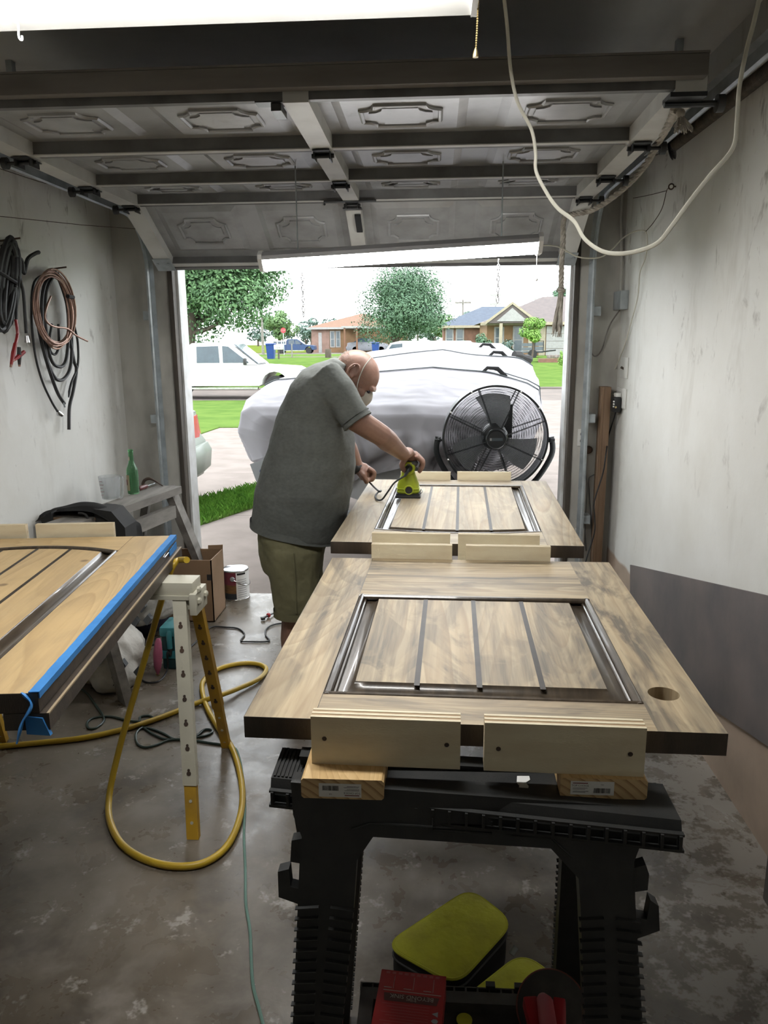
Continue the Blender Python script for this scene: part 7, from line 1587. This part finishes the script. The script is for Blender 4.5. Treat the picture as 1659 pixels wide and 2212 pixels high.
# ------------------------------------------------------------------ coils hung on the left wall
XW = XL+0.045
def W_(px, py, d=0.0): return X_(XW+d, px, py)
def wloop(cx, cy, rx, ry, n=28, tilt=0.0, d=0.0, j=0.0, rnd=None):
    out = []
    for k in range(n):
        a = 2*math.pi*k/n; x = rx*math.cos(a); y = ry*math.sin(a)
        out.append(W_(cx + x + tilt*y + (rnd.uniform(-j, j) if rnd else 0), cy + y, d+0.012*math.sin(a*2+cx)))
    return out
jc = thing('jumper_cables', W_(20, 560), 'bundled black jumper cables with red clamps on the left wall', 'cables')
rnd = random.Random(2)
for k in range(9):
    b = MB(); b.tube(wloop(15+rnd.uniform(-7, 7), 615+rnd.uniform(-6, 6), 9+rnd.uniform(0, 15), 88+rnd.uniform(-8, 10), tilt=-0.10, d=0.02*rnd.random()), 0.011, n=7, closed=True); b.build('cable_loop', M['black_rubber'], jc)
for pts, mt, r in (([(5, 530), (15, 545), (45, 560), (52, 590), (60, 560), (75, 548), (84, 545)], 'black_rubber', 0.009), ([(40, 590), (50, 630), (54, 680), (57, 720)], 'black_rubber', 0.007), ([(34, 600), (36, 650), (35, 690)], 'black_rubber', 0.006), ([(0, 690), (8, 700)], 'red_plastic', 0.008), ([(34, 690), (38, 720), (33, 745)], 'red_plastic', 0.007)):
    b = MB(); b.tube(spline([W_(*p_, 0.015) for p_ in pts], 6), r, n=7); b.build('lead', M[mt], jc)
for (a, c, mt) in (((33, 742), (24, 788), 'red_plastic'), ((52, 760), (30, 778), 'red_plastic'), ((41, 750), (42, 788), 'black_rubber')):
    b = MB(); p0, p1 = W_(*a, 0.02), W_(*c, 0.02); b.tube([p0, p0.lerp(p1, 0.5), p1], [0.008, 0.010, 0.006], n=8); b.build('clamp', M[mt], jc)
    b = MB(); b.tube([p0.lerp(p1, 0.55), p1.lerp(p0, -0.1)], [0.009, 0.005], n=6); b.build('clamp_jaw', M['copper'], jc)
b = MB(); p_ = W_(57, 725, 0.012); b.tube([p_, p_+V((0, 0, -0.03))], [0.008, 0.013], n=10); b.tube([p_+V((0, 0, -0.03)), p_+V((0, 0, -0.045))], 0.003, n=6); b.build('connector', M['chrome'], jc)
b = MB(); b.tube([W_(-5, 585, 0.03), W_(34, 610, 0.035), W_(30, 620, 0.0)], 0.008, n=6); b.build('tie', M['black_rubber'], jc)
cc = thing('copper_tube_coil', W_(125, 590), 'coil of brown copper tubing hanging on the left wall', 'coil')
for k in range(9):
    b = MB(); b.tube(wloop(117+rnd.uniform(-5, 6), 662+rnd.uniform(-4, 6)+k*0.8, 36+rnd.uniform(-6, 7), 74+rnd.uniform(-6, 10), tilt=0.10, d=0.012+0.004*k), 0.0048, n=7, closed=True); b.build('turn', M['copper'], cc)
b = MB(); b.tube(spline([W_(110, 640, 0.05), W_(100, 665, 0.055), W_(98, 690, 0.055), W_(115, 705, 0.055), W_(145, 710, 0.055), W_(165, 725, 0.055), W_(189, 737, 0.055)], 6), 0.0048, n=7); b.build('free_end', M['copper'], cc)
b = MB(); b.tube([W_(146, 640, 0.06), W_(158, 642, 0.06)], 0.010, n=8); b.build('tie', M['black_rubber'], cc)
ch = thing('cable_coil', W_(110, 585), 'long black battery cables hanging behind the copper coil', 'cables')
for pts, r in (([(112, 585), (90, 600), (80, 650), (82, 700), (95, 760), (110, 810), (125, 850), (139, 872)], 0.0085), ([(105, 590), (74, 610), (68, 680), (75, 760), (90, 820), (110, 865), (125, 890)], 0.0055), ([(115, 585), (95, 620), (90, 680), (100, 770), (118, 815), (135, 820), (150, 800), (155, 760), (152, 690), (140, 620), (118, 586)], 0.0085), ([(120, 588), (100, 630), (98, 700), (108, 770), (125, 792), (142, 780), (148, 720), (145, 660), (130, 610), (118, 590)], 0.0085), ([(125, 590), (150, 640), (160, 700), (168, 740), (168, 790), (155, 825), (150, 845)], 0.006), ([(150, 730), (160, 780), (165, 800), (158, 845), (150, 880), (149, 928)], 0.0085), ([(112, 700), (106, 740), (110, 760), (120, 765), (127, 745), (126, 700)], 0.006)):
    b = MB(); b.tube(spline([W_(*p_, -0.005) for p_ in pts], 6), r, n=7); b.build('cable', M['black_rubber'], ch)
b = MB(); p_ = W_(127, 893, 0.0); b.tube([p_+V((0, -0.01, 0.012)), p_, p_+V((0.012, 0.012, -0.012))], [0.007, 0.014, 0.009], n=10); b.build('ring_terminal', M['chrome'], ch)
b = MB(); p_ = W_(150, 845, 0.0); b.tube([p_, p_+V((0, -0.015, -0.03))], [0.007, 0.003], n=8); b.build('pin_terminal', M['dark_metal'], ch)
b = MB(); p_ = W_(137, 870, 0.0); b.tube([p_, p_+V((0, 0.012, -0.022))], [0.004, 0.005], n=8); b.build('lug', M['steel'], ch)
for (px, py, lab) in ((118, 582, 'nail holding the copper coil'), (15, 520, 'nail holding the jumper cables')):
    r_ = thing('nail', X_(XL+0.01, px, py), lab+' on the left wall', 'nail'); b = MB(); p_ = X_(XL+0.03, px, py); b.cyl((XL-0.001, p_.y, p_.z), (XL+0.09, p_.y, p_.z+0.01), 0.004, n=8); b.build('shank', M['rust'], r_)
